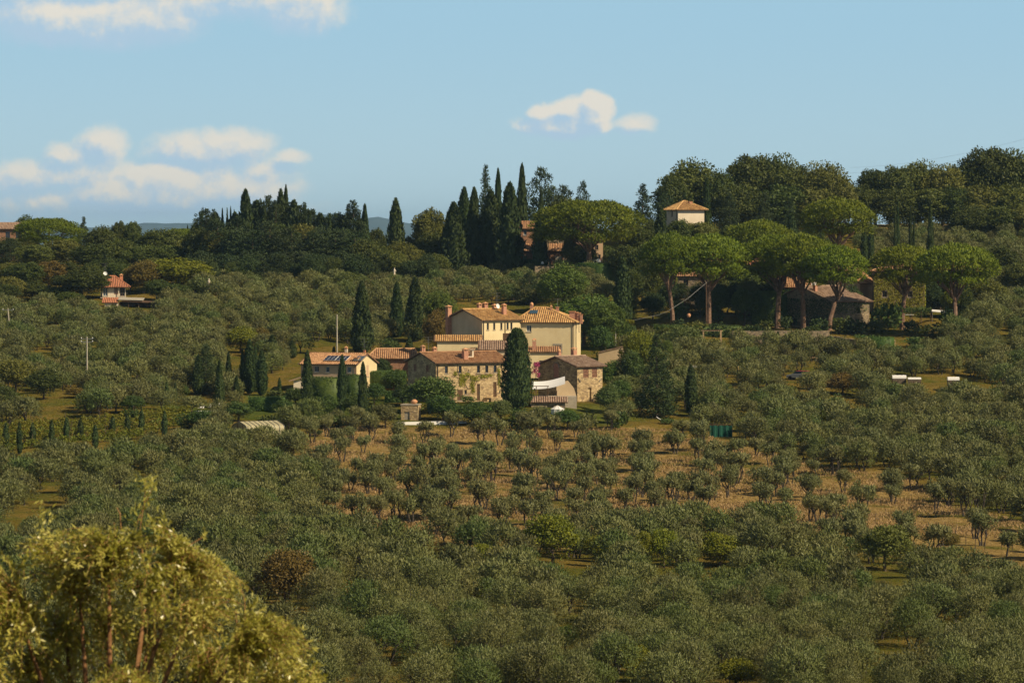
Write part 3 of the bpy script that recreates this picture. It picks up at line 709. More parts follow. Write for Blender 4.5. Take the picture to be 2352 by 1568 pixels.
def grove():
    rg = random.Random(8); n = len(REST)
    me = bpy.data.meshes.new('olive_grove'); me.vertices.add(n)
    me.vertices.foreach_set('co', np.array([(p[0], p[1], p[2]) for p in REST], np.float32).ravel())
    kinds = OLF + OLS
    va = me.attributes.new('kind_index', 'INT', 'POINT'); va.data.foreach_set('value', [rg.choice(range(6, 11)) if p[5] else rg.choice(range(6)) for p in REST])
    ra = me.attributes.new('turn', 'FLOAT', 'POINT'); ra.data.foreach_set('value', [rg.uniform(0, 6.28) for _ in REST])
    sa = me.attributes.new('size', 'FLOAT', 'POINT'); sa.data.foreach_set('value', [(1 + .04 * min(1, max(0, (600 - p[1]) / 240))) * (rg.uniform(.78, 1.12) if p[5] else rg.uniform(.66, 1.24)) for p in REST])
    o = link('olive_grove', me); tag(o, label='dense mass of silvery olive trees filling the hillside groves', cat='olive grove', kind='stuff')
    ng = bpy.data.node_groups.new('olive_grove_nodes', 'GeometryNodeTree')
    ng.interface.new_socket('Geometry', in_out='INPUT', socket_type='NodeSocketGeometry'); ng.interface.new_socket('Geometry', in_out='OUTPUT', socket_type='NodeSocketGeometry')
    gi = ng.nodes.new('NodeGroupInput'); go = ng.nodes.new('NodeGroupOutput'); jn = ng.nodes.new('GeometryNodeJoinGeometry')
    def named(nm, ty):
        a = ng.nodes.new('GeometryNodeInputNamedAttribute'); a.data_type = ty; a.inputs[0].default_value = nm
        return [s for s in a.outputs if s.enabled and s.name == 'Attribute'][0]
    kind, turn, size = named('kind_index', 'INT'), named('turn', 'FLOAT'), named('size', 'FLOAT')
    cx = ng.nodes.new('ShaderNodeCombineXYZ'); ng.links.new(turn, cx.inputs[2])
    for i, k in enumerate(kinds):
        src = next((o2 for o2, *_ in OLIVES if o2.children and o2.children[0].data in PROTO[k][:2]), None)
        if src is None: continue
        j = ng.nodes.new('GeometryNodeJoinGeometry')
        for ch in src.children:
            oi = ng.nodes.new('GeometryNodeObjectInfo'); oi.transform_space = 'ORIGINAL'; oi.inputs[0].default_value = ch
            ng.links.new(oi.outputs['Geometry'], j.inputs[0])
        cmpn = ng.nodes.new('FunctionNodeCompare'); cmpn.data_type = 'INT'; cmpn.operation = 'EQUAL'
        ng.links.new(kind, [s for s in cmpn.inputs if s.enabled][0]); [s for s in cmpn.inputs if s.enabled][1].default_value = i
        ip = ng.nodes.new('GeometryNodeInstanceOnPoints')
        ng.links.new(gi.outputs[0], ip.inputs['Points']); ng.links.new(cmpn.outputs[0], ip.inputs['Selection']); ng.links.new(j.outputs[0], ip.inputs['Instance'])
        ng.links.new(cx.outputs[0], ip.inputs['Rotation']); ng.links.new(size, ip.inputs['Scale'])
        ng.links.new(ip.outputs[0], jn.inputs[0])
    ng.links.new(jn.outputs[0], go.inputs[0])
    mod = o.modifiers.new('grove', 'NODES'); mod.node_group = ng
# one of each kind must stand among the single trees so that the grove can repeat it
for k in OLF + OLS:
    if not any(PROTO[k][0] is ch.data for o2, *_ in OLIVES for ch in o2.children):
        i = next(i for i, p in enumerate(REST) if (p[5] == (k in OLS)))
        p = REST.pop(i); x, y, z, u, v, sl = p
        o = plant(k, 'olive_tree', (x, y, z), rz=1.0, cat='tree'); OLIVES.append((o, u, v, sl, 1.0, y))
grove()
# ------------------------------------------------------------------ all the other trees, each with its place
AUTO = []        # things whose label is composed later from the nearest landmark
tr = random.Random(21)
def T(key, u, vtop, w=None, vb=None, d=None, name='tree', label=None, sp='tree', mat=None, group=None, dz=0):
    if d is None: p = onground(u, vb); d = p.y
    else:
        q = at(u, 600, d); p = Vector((q.x, d, gzf(q.x, d)))
    h = at(u, vtop, d).z - p.z
    o = plant(key, name, (p.x, p.y, p.z + dz), h=h, w=(w * px(d) if w else None), rz=tr.uniform(0, 6.28), mat=mat, label=label, cat='tree', group=group)
    if label is None: AUTO.append((o, sp, u, (vtop * 2 + see(p)[1]) / 3))
    return o
def cy(u, vtop, w, vb=None, d=None, label=None, k=None, **kw):
    k = k or ('cyp%d' % tr.randrange(4)); w = w * 1.06; return T(k, u, vtop, w, vb, d, name='cypress', label=label, sp='dark cypress', **kw)
# the row of young cypresses along the vineyard
row = [(14, 1025, 969), (45, 1044, 967), (75, 1021, 969), (119, 1029, 962), (153, 1013, 956), (185, 1013, 958), (219, 1031, 974), (259, 999, 953), (293, 1003, 948), (325, 996, 938), (378, 1014, 941)]
ordn = ['first', 'second', 'third', 'fourth', 'fifth', 'sixth', 'seventh', 'eighth', 'ninth', 'tenth', 'eleventh', 'twelfth']
for i, (u, vb, vt) in enumerate(row):
    cy(u, vt, 14.5, vb=vb, k='cypthin%d' % (i % 2), label='%s slim young cypress from the left in the row along the vineyard' % ordn[i], group='young cypresses along the vineyard')
for i, (u, vb, vt, w) in enumerate([(329, 925, 888, 9), (364, 926, 877, 9), (383, 932, 875, 10), (403, 922, 875, 8)]):
    cy(u, vt, w, vb=vb, k='cypthin%d' % (i % 2), label='%s thin cypress from the left standing by the round lawn' % ordn[i], group='thin cypresses by the lawn')
L_ = [(456, 812, 30, 907, 'shaggy dark cypress in front of a broad conifer left of the lawn pool', 'cyp3'),
 (504, 824, 23, 940, 'pointed cypress standing just right of the white pool terrace', 'cyp1'), (525, 806, 18, 905, 'slender cypress right of the pointed pool cypress', 'cyp1'),
 (543, 860, 16, 922, 'shortest cypress between the pool and the cypress clump', 'cyp1'), (557, 797, 15, 905, 'thin left edge cypress of the tall clump', 'cyp3'),
 (573, 777, 30, 905, 'tallest cypress of the clump left of the solar panel house', 'cyp0'), (587, 789, 14, 900, 'thin cypress squeezed into the back of the clump', 'cyp3'),
 (601, 803, 27, 908, 'right hand cypress of the clump, with a blunt top', 'cyp0'), (625, 767, 28, 826, 'short blunt cypress up the slope behind the clump', 'cyp2'),
 (671, 780, 22, 824, 'small round topped cypress among olives left of the solar roof', 'cyp2'), (642, 866, 9, 905, 'very thin small cypress below the solar panel house', 'cypthin0'),
 (706, 802, 27, 948, 'columnar cypress hiding the left end of the solar panel house', 'cyp0'), (786, 812, 23, 950, 'columnar cypress in front of the middle of the solar roof', 'cyp0'),
 (834, 828, 23, 975, 'columnar cypress in front of the sunlit gable end', 'cyp0'), (831, 642, 48, 815, 'huge tall cypress behind the solar panel house', 'cyp1'),
 (909, 776, 26, 852, 'stubby cypress left of the stone farmhouse before the brick barn', 'cyp2'), (940, 770, 20, 822, 'short cypress touching the farmhouse roof corner from behind', 'cyp2'),
 (767, 794, 8, 816, 'tiny cypress tip above the solar roof', 'cypthin1'), (911, 645, 33, 775, 'tall narrow cypress, left one of the pair left of the villa', 'cyp1'),
 (953, 632, 46, 785, 'tall broad cypress, right one of the pair left of the villa', 'cyp1'), (978, 605, 14, 662, 'small thin cypress on the terrace edge above the pair', 'cyp3'),
 (1187, 750, 68, 940, 'fat round topped cypress in front of the stone farmhouse', 'cypfat'), (1587, 835, 28, 955, 'lone cypress at the right edge of the village lawns', 'cyp0'),
 (1430, 585, 42, 765, 'tall slim cypress by the pole wrapped in creeper', 'cyp0')]
for u, vt, w, vb, lb, k in L_: cy(u, vt, w, vb=vb, label=lb, k=k)
T('fir1', 473, 787, 62, vb=905, name='conifer', label='broad dark conifer behind the shaggy cypress near the lawn')
T('fir0', 1508, 762, 92, vb=960, name='conifer', mat=M_CYP, label='large dark ragged conifer right of the stone barn')
# cypresses of the wood on the left ridge
for u, vt, w, d, lb, k in [(564, 430, 44, 890, 'massive blunt cypress rising from the left ridge wood', 'cyp2'), (657, 420, 20, 905, 'highest pointed cypress of the left ridge wood', 'cyp1'), (645, 431, 33, 900, 'broad cypress joined to the highest pointed one', 'cyp0'),
  (511, 475, 12, 893, 'leftmost of the thin dark spires on the ridge', 'cyp1'), (522, 474, 10, 894, 'second of the thin dark spires on the ridge', 'cyp1'), (530, 471, 10, 893, 'third and highest of the thin dark spires on the ridge', 'cyp1'), (538, 478, 9, 894, 'rightmost of the thin dark spires on the ridge', 'cyp1'),
  (606, 458, 20, 890, 'dark pointed cypress between the massive blunt one and the highest pair', 'cyp3'), (712, 480, 20, 888, 'dark cypress tip right of the highest pair', 'cyp3'), (757, 490, 16, 888, 'small dark cypress tip left of the big ridge conifer', 'cyp1'), (838, 465, 26, 890, 'pointed cypress right of the big ridge conifer', 'cyp1'), (909, 452, 40, 880, 'lone rounded cypress on the skyline between two woods', 'cyp0'), (182, 524, 15, 930, 'small dark cypress on the far left skyline', 'cyp1'), (431, 515, 9, 945, 'tiny cypress tip on the left skyline', 'cyp1')]:
    cy(u, vt, w, d=d, label=lb, k=k)
# the group by the brick house on the middle ridge
for u, vt, w, d, lb, k in [(1042, 460, 52, 868, 'leftmost cypress of the hilltop group, leaning on a pale trunk', 'cyp1'), (1066, 425, 36, 880, 'second broad cypress of the hilltop group', 'cyp2'), (1089, 426, 32, 874, 'dark narrow cypress in the left half of the hilltop group', 'cyp1'), (1127, 431, 48, 874, 'wide dark cypress in the middle of the hilltop group', 'cyp2'),
  (1144, 382, 21, 890, 'tall thin cypress behind the hilltop group', 'cyp1'), (1171, 414, 52, 868, 'broad cypress just left of the brick house tower', 'cyp1'), (1199, 371, 26, 892, 'highest of all cypresses, pointed, right of the hilltop group', 'cyp1'), (1243, 427, 15, 874, 'thin cypress tip right above the brick house', 'cyp3'), (1240, 470, 30, 866, 'dark cypress standing between the two tiled lean-to roofs', 'cyp3'),
  (1449, 474, 12, 905, 'tiny pointed cypress left of the bluish fir', 'cyp1'), (1623, 405, 22, 895, 'tall cypress right behind the cream hip roofed house', 'cyp1'), (1572, 436, 20, 898, 'cypress tip behind the left half of the hip roofed house', 'cyp1'), (1518, 471, 36, 862, 'dark cypress left of the cream hip roofed house', 'cyp2'),
  (1817, 489, 30, 880, 'pale green cypress left of the high umbrella pine', 'cyp2'), (1985, 505, 16, 850, 'left one of two dark cypresses right of the high umbrella pine', 'cyp0'), (2000, 505, 16, 856, 'right one of two dark cypresses right of the high umbrella pine', 'cyp0'),
  (2056, 470, 8, 862, 'left stem of the first thin pair on the right ridge', 'cyp1'), (2062, 456, 9, 864, 'right stem of the first thin pair on the right ridge', 'cyp1'), (2091, 469, 10, 866, 'taller stem of the second thin pair on the right ridge', 'cyp1'), (2099, 490, 7, 864, 'shorter stem of the second thin pair on the right ridge', 'cyp1'), (2137, 467, 16, 866, 'rightmost thin cypress before the golden grass', 'cyp1'),
  (1787, 760, 14, 735, 'small slim cypress among the olives below the park wall', 'cyp1')]:
    cy(u, vt, w * (1.25 if 1000 < u < 1260 else 1), d=d, label=lb, k=k)
# conifers
for u, vt, w, d, k, lb in [(473, 474, 62, 898, 'fir1', 'rounded dark conifer at the left end of the ridge wood'), (598, 454, 36, 895, 'fir1', None), (618, 446, 30, 900, 'fir0', None), (690, 466, 52, 895, 'fir1', None), (733, 486, 34, 900, 'fir1', None), (771, 486, 34, 900, 'fir1', None),
  (812, 457, 58, 888, 'fir0', 'big pointed conifer with spiky edge on the ridge wood'), (193, 496, 26, 955, 'fir0', 'small lone conifer on the far left skyline'), (23, 545, 50, 905, 'fir1', None), (1115, 375, 38, 895, 'fir0', 'airy pale fir rising behind the hilltop cypresses'), (1240, 379, 66, 900, 'fir2', 'broad dark conifer right of the highest cypress'),
  (1340, 411, 34, 905, 'fir2', 'squat conifer on the skyline above the big umbrella pine'), (1290, 421, 60, 905, 'fir2', None), (1476, 420, 50, 905, 'fir0', 'bluish fir alone on the skyline left of the hip roofed house'), (1532, 440, 50, 900, 'fir2', None), (585, 460, 44, 898, 'fir2', None), (632, 458, 50, 896, 'fir1', None), (672, 462, 40, 896, 'fir3', None), (705, 478, 50, 893, 'fir2', None), (752, 492, 50, 893, 'fir1', None), (788, 488, 46, 890, 'fir1', None), (545, 492, 44, 886, 'fir1', None), (500, 500, 50, 884, 'fir2', None), (620, 505, 60, 875, 'fir2', None), (670, 520, 60, 872, 'fir2', None), (720, 525, 60, 872, 'fir1', None), (580, 525, 60, 872, 'fir2', None), (770, 530, 60, 870, 'fir2', None), (815, 530, 60, 870, 'fir2', None), (1676, 438, 38, 890, 'fir1', None), (1756, 438, 36, 890, 'fir1', None), (1814, 455, 28, 888, 'fir1', None),
  (1216, 618, 40, 815, 'fir1', 'dark conifer left of the bright tree above the villa'), (60, 640, 50, 850, 'fir1', None), (340, 560, 40, 900, 'fir1', None)]:
    T(k, u, vt, w * (2.1 if (lb is None and 430 < u < 860) else 1.5), d=d, name='conifer', label=lb, sp='dark conifer')
# umbrella pines
for u, vt, w, d, k, lb in [(1353, 455, 212, 860, 'pine3', 'largest umbrella pine, bright green dome beside the brick house'), (1546, 526, 116, 757, 'pine0', 'left umbrella pine of the pair above the small brick hut'), (1628, 530, 150, 760, 'pine1', 'right umbrella pine of the pair above the small brick hut'),
  (1745, 498, 132, 800, 'pine1', 'umbrella pine behind the two middle ones, dome only'), (1786, 532, 168, 766, 'pine1', 'umbrella pine with forked trunk left of the leaning one'), (1845, 530, 132, 760, 'pine2', 'umbrella pine with leaning trunk in front of the tiled roofs'), (1904, 557, 130, 752, 'pine2', 'low umbrella pine with bent trunk in front of the long tiled roof'),
  (1922, 447, 148, 830, 'pine0', 'highest umbrella pine standing below the oak ridge'), (2072, 555, 134, 757, 'pine0', 'umbrella pine left in front of the ivy covered tower'), (2195, 552, 158, 741, 'pine1', 'umbrella pine right of the ivy covered tower'), (110, 498, 136, 930, 'pine3', 'dome of an umbrella pine on the far left ridge'), (415, 523, 80, 940, 'pine3', 'low green pine dome on the left skyline')]:
    T(k, u, vt, w * 1.12, d=d, name='umbrella_pine', label=lb, sp='umbrella pine')
# dark undergrowth trees behind the pine trunks
for u in range(1500, 2260, 38):
    if 1990 < u < 2130: continue
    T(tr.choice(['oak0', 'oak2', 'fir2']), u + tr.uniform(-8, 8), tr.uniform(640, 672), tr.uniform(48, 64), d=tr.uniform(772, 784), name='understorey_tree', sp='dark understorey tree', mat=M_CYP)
for u in range(440, 985, 34):
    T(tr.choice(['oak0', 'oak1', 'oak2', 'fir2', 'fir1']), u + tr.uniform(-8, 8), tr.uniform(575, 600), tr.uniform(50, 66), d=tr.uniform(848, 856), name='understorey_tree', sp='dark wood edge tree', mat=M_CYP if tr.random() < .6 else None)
# big broadleaves of the ridges
def oak_(u, vt, w, d, lb=None, mat=None, k=None, nm='oak_tree', sp='dark broadleaf tree'): return T(k or 'oak%d' % tr.randrange(5), u, vt, w, d=d, name=nm, label=lb, sp=sp, mat=mat)
for a in [(1590, 358, 165, 925), (1655, 385, 100, 920), (1722, 350, 120, 930), (1782, 347, 120, 935), (1830, 368, 120, 925), (1885, 366, 125, 925), (1925, 400, 80, 920), (1545, 395, 80, 915), (1700, 420, 120, 905), (1790, 420, 140, 905), (1870, 430, 130, 905),
  (590, 456, 52, 893), (612, 448, 44, 892), (634, 458, 46, 891), (676, 455, 50, 892), (700, 462, 48, 892), (720, 478, 46, 892), (492, 478, 50, 895), (540, 484, 46, 893), (800, 466, 50, 888), (780, 484, 44, 889), (755, 488, 44, 890), (737, 486, 44, 891), (825, 482, 44, 888), (462, 482, 50, 896), (20, 632, 84, 822), (75, 645, 80, 824), (125, 655, 76, 822), (10, 650, 80, 812), (160, 668, 60, 812), (360, 640, 60, 824), (400, 650, 70, 822), (300, 620, 50, 840), (450, 650, 60, 830), (60, 600, 80, 845), (210, 600, 60, 850), (270, 600, 60, 852), (380, 600, 60, 850), (1563, 500, 74, 868), (1608, 507, 74, 868), (1320, 540, 60, 867), (1345, 560, 50, 866), (20, 543, 60, 918), (62, 540, 50, 925), (2010, 385, 90, 945), (2045, 376, 100, 940), (2110, 362, 120, 945), (2165, 372, 100, 940), (2215, 362, 110, 945), (2272, 332, 130, 945), (2335, 336, 130, 945), (1985, 420, 80, 930), (2060, 430, 110, 925), (2130, 430, 120, 925), (2190, 425, 120, 925), (2250, 420, 130, 925), (2320, 420, 140, 925), (2395, 400, 130, 930), (2450, 380, 140, 935),
  (2230, 470, 90, 905), (2300, 470, 100, 905), (2360, 470, 100, 905), (55, 490, 62, 955), (234, 514, 74, 945), (273, 505, 38, 950), (304, 506, 42, 950), (377, 522, 110, 935), (350, 527, 70, 945),
  (78, 560, 90, 895), (143, 548, 90, 900), (208, 556, 95, 890), (265, 545, 110, 895), (325, 560, 100, 890), (385, 560, 90, 890), (430, 545, 80, 895), (250, 590, 90, 868), (350, 590, 60, 866), (20, 600, 80, 865), (150, 600, 70, 866), (47, 605, 80, 855),
  (700, 475, 40, 890), (455, 520, 70, 888), (500, 525, 80, 885), (550, 520, 80, 880), (600, 500, 80, 885), (650, 510, 90, 880), (700, 510, 80, 885), (750, 515, 90, 880), (790, 520, 70, 878), (470, 575, 80, 860), (520, 580, 80, 858), (580, 570, 90, 860), (640, 573, 60, 856), (690, 575, 80, 858), (740, 580, 80, 856), (790, 575, 80, 858), (847, 544, 90, 865), (886, 565, 80, 858), (925, 550, 90, 868),
  (450, 500, 60, 903), (495, 485, 60, 905), (530, 500, 60, 903), (545, 490, 60, 900), (585, 475, 60, 905), (625, 478, 60, 905), (675, 480, 60, 905), (705, 484, 60, 905), (740, 500, 60, 905), (775, 500, 50, 905), (825, 500, 60, 900), (865, 520, 50, 895), (960, 560, 70, 880), (940, 540, 50, 900), (1010, 520, 60, 905), (1000, 580, 60, 862), (1280, 440, 80, 900), (1320, 450, 90, 895), (1230, 500, 50, 885), (1380, 560, 70, 880), (1440, 500, 70, 885), (1475, 520, 70, 870), (1440, 560, 80, 840), (1475, 560, 75, 800), (1500, 590, 70, 790), (1530, 570, 60, 800), (1570, 505, 70, 870), (1620, 510, 70, 872), (1690, 515, 80, 870), (1860, 520, 70, 868), (1700, 600, 80, 790), (1660, 610, 70, 790), (1780, 600, 90, 795), (1900, 540, 50, 850), (2160, 620, 90, 790), (2230, 610, 90, 795), (2300, 560, 80, 840), (2340, 600, 80, 810), (2280, 640, 70, 790), (2010, 610, 60, 810), (1960, 600, 60, 812), (1500, 500, 50, 880), (1720, 640, 60, 772), (1450, 610, 60, 772)]:
    oak_(*a[:4], k=(tr.choice(['fir0', 'fir3', 'fir0', 'cyp2']) if (440 < a[0] < 860 and a[1] < 508) else None), mat=(M_FIR if 440 < a[0] < 830 and tr.random() < .7 else None))
for u, vt, w, d, lb, mat in [(987, 472, 70, 898, 'brownish leafy tree on the skyline left of the hilltop cypresses', M_OAK), (415, 589, 118, 838, 'large yellow green tree right of the red roofed house', M_YELLOW), (330, 594, 72, 835, 'orange brown tree beside the red roofed house', M_BROWN), (112, 597, 66, 850, 'reddish brown tree in the left wood', M_BROWN), (186, 618, 116, 822, 'dense round green tree just left of the red roofed house', M_OAK),
  (990, 530, 90, 875, 'wide olive green tree left of the hilltop cypresses', M_OAK), (1343, 672, 128, 735, 'large soft green tree just right of the villa', M_GREEN), (1388, 690, 84, 728, 'rounded green tree at the right edge of the villa trees', M_GREEN), (1294, 598, 98, 800, 'bright green round tree above the villa roof', M_GREEN),
  (1007, 661, 76, 765, 'bright green round tree left behind the villa', M_GREEN), (1004, 706, 54, 735, 'brownish tree by the villa chimney', M_BROWN), (2100, 372, 70, 950, 'ridge oak with orange tinted crown', M_YELLOW), (2200, 650, 60, 775, 'yellow green tree right of the ivy tower', M_YELLOW), (1425, 700, 60, 760, 'dark green tree below the tall slim cypress', M_OAK)]:
    oak_(u, vt, w * 1.15, d, lb, mat, nm='leafy_tree')
for u, vt, w, vb, lb, mat in [(1096, 766, 118, 850, 'low wide green tree in front of the villa annex roof', M_GREEN), (987, 861, 112, 950, 'round green tree hiding the left part of the farmhouse front', M_HEDGE), (1018, 905, 80, 968, 'green tree below the round one in front of the farmhouse', M_HEDGE), (1084, 921, 92, 978, 'leafy green tree below the farmhouse door', M_HEDGE),
  (1303, 938, 64, 988, 'dark green bushy tree below the white garden tent', M_HEDGE), (1466, 755, 84, 870, 'yellowish tree right of the small tiled ridge', M_YELLOW), (1531, 779, 26, 832, 'narrow bright green shrub right of the big conifer', M_GREEN), (1402, 824, 54, 905, 'green tree right of the stone barn wall', M_GREEN), (1425, 870, 50, 935, 'leafy shrub lower right of the stone barn', M_HEDGE),
  (553, 747, 82, 812, 'dark yellow green tree above the cypress clump', M_YELLOW), (600, 750, 36, 802, 'autumn tinted tree above the cypress clump', M_BROWN), (896, 774, 62, 856, 'dark leafy tree in front of the brick barn wall', M_HEDGE), (860, 877, 48, 932, 'leafy green tree right of the three columnar cypresses', M_HEDGE), (678, 888, 48, 935, 'dark leafy tree under the left end of the solar house', M_HEDGE),
  (548, 919, 66, 968, 'green garden tree above the greenhouse', M_HEDGE), (480, 940, 100, 988, 'wide green shrub mass right of the vineyard', M_HEDGE), (418, 882, 34, 914, 'green bush behind the thin lawn cypresses', M_HEDGE), (35, 820, 92, 908, 'dark oak at the far left edge of the groves', M_OAK), (100, 842, 82, 918, 'dark oak next to the far left one', M_OAK), (12, 880, 62, 948, 'dark oak cut by the left edge of the photo', M_OAK),
  (179, 888, 52, 914, 'orange dry bush below the second power pole', M_BROWN), (304, 906, 56, 952, 'glossy green bush left of the lawn', M_HEDGE), (1269, 1176, 118, 1296, 'large yellow green tree standing out in the lower olive grove', M_YELLOW), (1373, 1226, 64, 1292, 'yellow green shrub at the right foot of the large one', M_YELLOW), (1486, 1216, 58, 1302, 'yellow green shrub, left one of a touching pair', M_YELLOW), (1525, 1210, 72, 1304, 'yellow green shrub, right one of a touching pair', M_YELLOW),
  (1106, 1245, 58, 1304, 'small yellow green shrub left of the large one', M_YELLOW), (1023, 1241, 92, 1275, 'low brownish shrub hedge at the foot of the dry slope', M_BROWN), (1298, 1432, 64, 1492, 'bright green shrub near the bottom of the photo', M_GREEN), (1464, 1476, 92, 1566, 'green shrub mass at the bottom right of the centre', M_YELLOW), (1654, 1218, 108, 1302, 'wide yellow green shrub right of the touching pair', M_YELLOW), (2033, 1200, 112, 1312, 'big olive green bush at the lower edge of the dry slope', M_OAK),
  (2185, 1222, 38, 1264, 'small rust coloured shrub on the dry slope', M_BROWN), (1936, 853, 72, 908, 'leafless purplish shrub below the parked red and grey car', M_BROWN), (654, 1255, 128, 1400, 'orange brown tree right of the near blurred tree', M_BROWN), (1690, 1510, 120, 1580, 'yellow green bush at the bottom edge of the photo', M_YELLOW), (2040, 1010, 30, 1040, 'pale shrub among the dense right grove', M_OLIVE), (905, 846, 60, 900, 'dark leafy tree left of the farmhouse gable', M_HEDGE), (880, 820, 40, 880, 'shady tree under the brick barn', M_CYP), (925, 880, 50, 935, 'dark laurel like tree by the clipped farmhouse hedge', M_CYP), (745, 905, 66, 962, 'broad green garden tree between the left columnar cypresses', M_HEDGE), (810, 900, 50, 960, 'green garden tree between the right columnar cypresses', M_HEDGE), (650, 915, 50, 968, 'dark garden tree above the greenhouse right end', M_HEDGE), (885, 925, 60, 985, 'silvery green tree left of the stone shed', M_OLIVE), (1150, 915, 50, 975, 'grey green tree left foot of the fat cypress', M_OLIVE), (1240, 930, 50, 985, 'grey green tree right foot of the fat cypress', M_OLIVE), (1395, 880, 56, 950, 'grey green tree at the right foot of the barn', M_OLIVE), (1455, 800, 60, 905, 'dense mixed green tree left of the large conifer', M_HEDGE), (1445, 740, 50, 800, 'dark evergreen tree by the creeper pole foot', M_HEDGE), (1380, 745, 60, 830, 'dark green tree right of the villa corner', M_HEDGE), (1650, 655, 50, 745, 'dark green tree behind the grey olive of the park', M_HEDGE), (1710, 660, 60, 750, 'dark leafy tree left of the forked trunk pine', M_HEDGE), (1096, 815, 40, 842, 'small green shrub on the annex terrace', M_HEDGE)]:
    T('round%d' % tr.randrange(2), u, vt, w, vb=vb, name='leafy_tree', label=lb, mat=mat)
for u, vt, w, vb, lb in [(1075, 907, 35, 927, 'clipped round bush by the farmhouse steps'), (1338, 888, 30, 912, 'round bush left of the barn foot arch'), (1371, 890, 32, 916, 'round bush right of the barn foot arch'), (1192, 931, 36, 968, 'feathery cane plant below the fat cypress'), (1532, 958, 30, 975, 'low bush beside the big conifer foot'), (640, 955, 40, 978, 'dark bush behind the greenhouse'), (690, 945, 50, 978, 'dark green bush at the foot of the leftmost columnar cypress'),
  (745, 950, 50, 980, 'green bush between the two left columnar cypresses'), (730, 985, 22, 1000, 'small pale leaved bush below the garden'), (810, 950, 40, 978, 'green bush at the foot of the middle columnar cypress'), (1640, 700, 40, 740, 'leafy bush in front of the small brick hut'), (1560, 690, 40, 735, 'round bush behind the left pine trunk'), (1790, 730, 46, 752, 'dark round shrub on the park lawn'), (1835, 715, 30, 738, 'light green round shrub between two pine trunks'), (2040, 690, 70, 757, 'dark grey green bush right of the long tiled roof house'),
  (1995, 765, 60, 795, 'clipped bush on the retaining wall'), (1710, 745, 50, 772, 'low shrub on the park bank'), (2110, 770, 60, 800, 'dark shrub below the walled terrace'), (2185, 700, 50, 770, 'grey green bush right of the walled terrace')]:
    T('bush%d' % tr.randrange(3), u, vt, w, vb=vb, name='bush', label=lb, sp='bush').__setitem__('category', 'bush')
for (u, vt, w, vb) in [(30, 680, 60, 728), (90, 690, 60, 738), (150, 700, 60, 745), (200, 695, 50, 742), (385, 700, 50, 748), (1665, 668, 74, 718), (1570, 745, 90, 815), (1640, 775, 80, 830), (1500, 765, 50, 800), (840, 640, 50, 700), (880, 655, 50, 722), (745, 690, 40, 768), (500, 640, 60, 690), (590, 640, 60, 690), (1767, 748, 64, 815), (1705, 772, 62, 818), (1838, 763, 70, 820), (1905, 770, 62, 824), (1935, 768, 55, 830), (2051, 790, 60, 834), (2107, 786, 54, 834), (2207, 723, 62, 792), (2240, 737, 62, 795), (2274, 690, 70, 765), (2150, 780, 56, 822), (1980, 800, 50, 835), (1655, 870, 60, 930), (440, 905, 84, 948), (690, 760, 60, 812), (740, 850, 40, 872)]:
    o = T('olive%d' % tr.randrange(6), u, vt, w, vb=vb, name='olive_tree', sp='silvery olive tree')
for i, u in enumerate([1520, 1560, 1595, 1650, 1680, 1730, 1755, 1800, 1865, 1885, 1940, 1965, 2020, 2095, 2130, 2175, 2225]):
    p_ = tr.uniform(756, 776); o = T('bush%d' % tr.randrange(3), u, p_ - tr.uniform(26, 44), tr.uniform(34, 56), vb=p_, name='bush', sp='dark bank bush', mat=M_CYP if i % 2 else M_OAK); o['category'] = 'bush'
for i, (u, v, w, h) in enumerate([(430, 985, 50, 40), (470, 990, 50, 42), (510, 985, 46, 44), (300, 965, 40, 30), (620, 985, 44, 36), (680, 985, 44, 34), (590, 900, 40, 30), (640, 925, 50, 34), (720, 985, 40, 34), (770, 985, 46, 36), (860, 965, 50, 40), (560, 1015, 50, 34), (1120, 990, 46, 40), (1190, 995, 40, 36), (1345, 985, 44, 40), (1420, 985, 46, 44)]):
    o = T('bush%d' % tr.randrange(3), u, v - h, w, vb=v, name='bush', sp='garden bush', mat=[M_HEDGE, M_OAK, M_OLIVE][i % 3]); o['category'] = 'bush'
def hedge(u0, v0, u1, v1, vt, th=1.2, label=None, mat=M_HEDGE, leaf=.22):
    a, b = onground(u0, v0), onground(u1, v1); h = (v0 + v1 - 2 * vt) / 2 * px(a.y)
    rg = np.random.default_rng(int(u0)); Lv = b - a; L = Lv.length; m = int(L * (h * 2 + th * 2) * 26)
    ex = Lv.normalized(); ey = Vector((-ex.y, ex.x, 0))
    s = rg.uniform(0, 1, m); q = rg.uniform(0, 2 * h + th, m)
    y = np.where(q < h, -th / 2, np.where(q < h + th, q - h - th / 2, th / 2)); z = np.where(q < h, q, np.where(q < h + th, h, 2 * h + th - q))
    no = np.where((q < h)[:, None], [0, -1, 0], np.where((q < h + th)[:, None], [0, 0, 1], [0, 1, 0])).astype(float)
    P = np.stack([s * L, y, z], 1) + rg.normal(size=(m, 3)) * .07
    V, Fc = leafmesh(P, unit(rg, m) + np.array([0, 0, .4]), no * .8 + .6 * unit(rg, m), leaf * rg.uniform(.6, 1.3, m), leaf * .6 * rg.uniform(.7, 1.3, m))
    core = MB().box(.05, L - .05, -th / 2 + .1, th / 2 - .1, -.8, h - .1)
    V = np.concatenate([V, np.array(core.v)]); Fc = np.concatenate([Fc, np.array(core.f) + len(V) - 8])
    V[:, 2] += np.clip(V[:, 0] / L, 0, 1) * Lv.z
    o = link('hedge', np_mesh('hedge', V, Fc, mat), None, a, math.atan2(ex.y, ex.x)); tag(o, label=label, cat='hedge'); return o
hedge(720, 934, 778, 934, 868, 3, 'tall rough hedge between the two left columnar cypresses')
hedge(797, 934, 824, 934, 862, 3, 'tall rough hedge between the two right columnar cypresses')
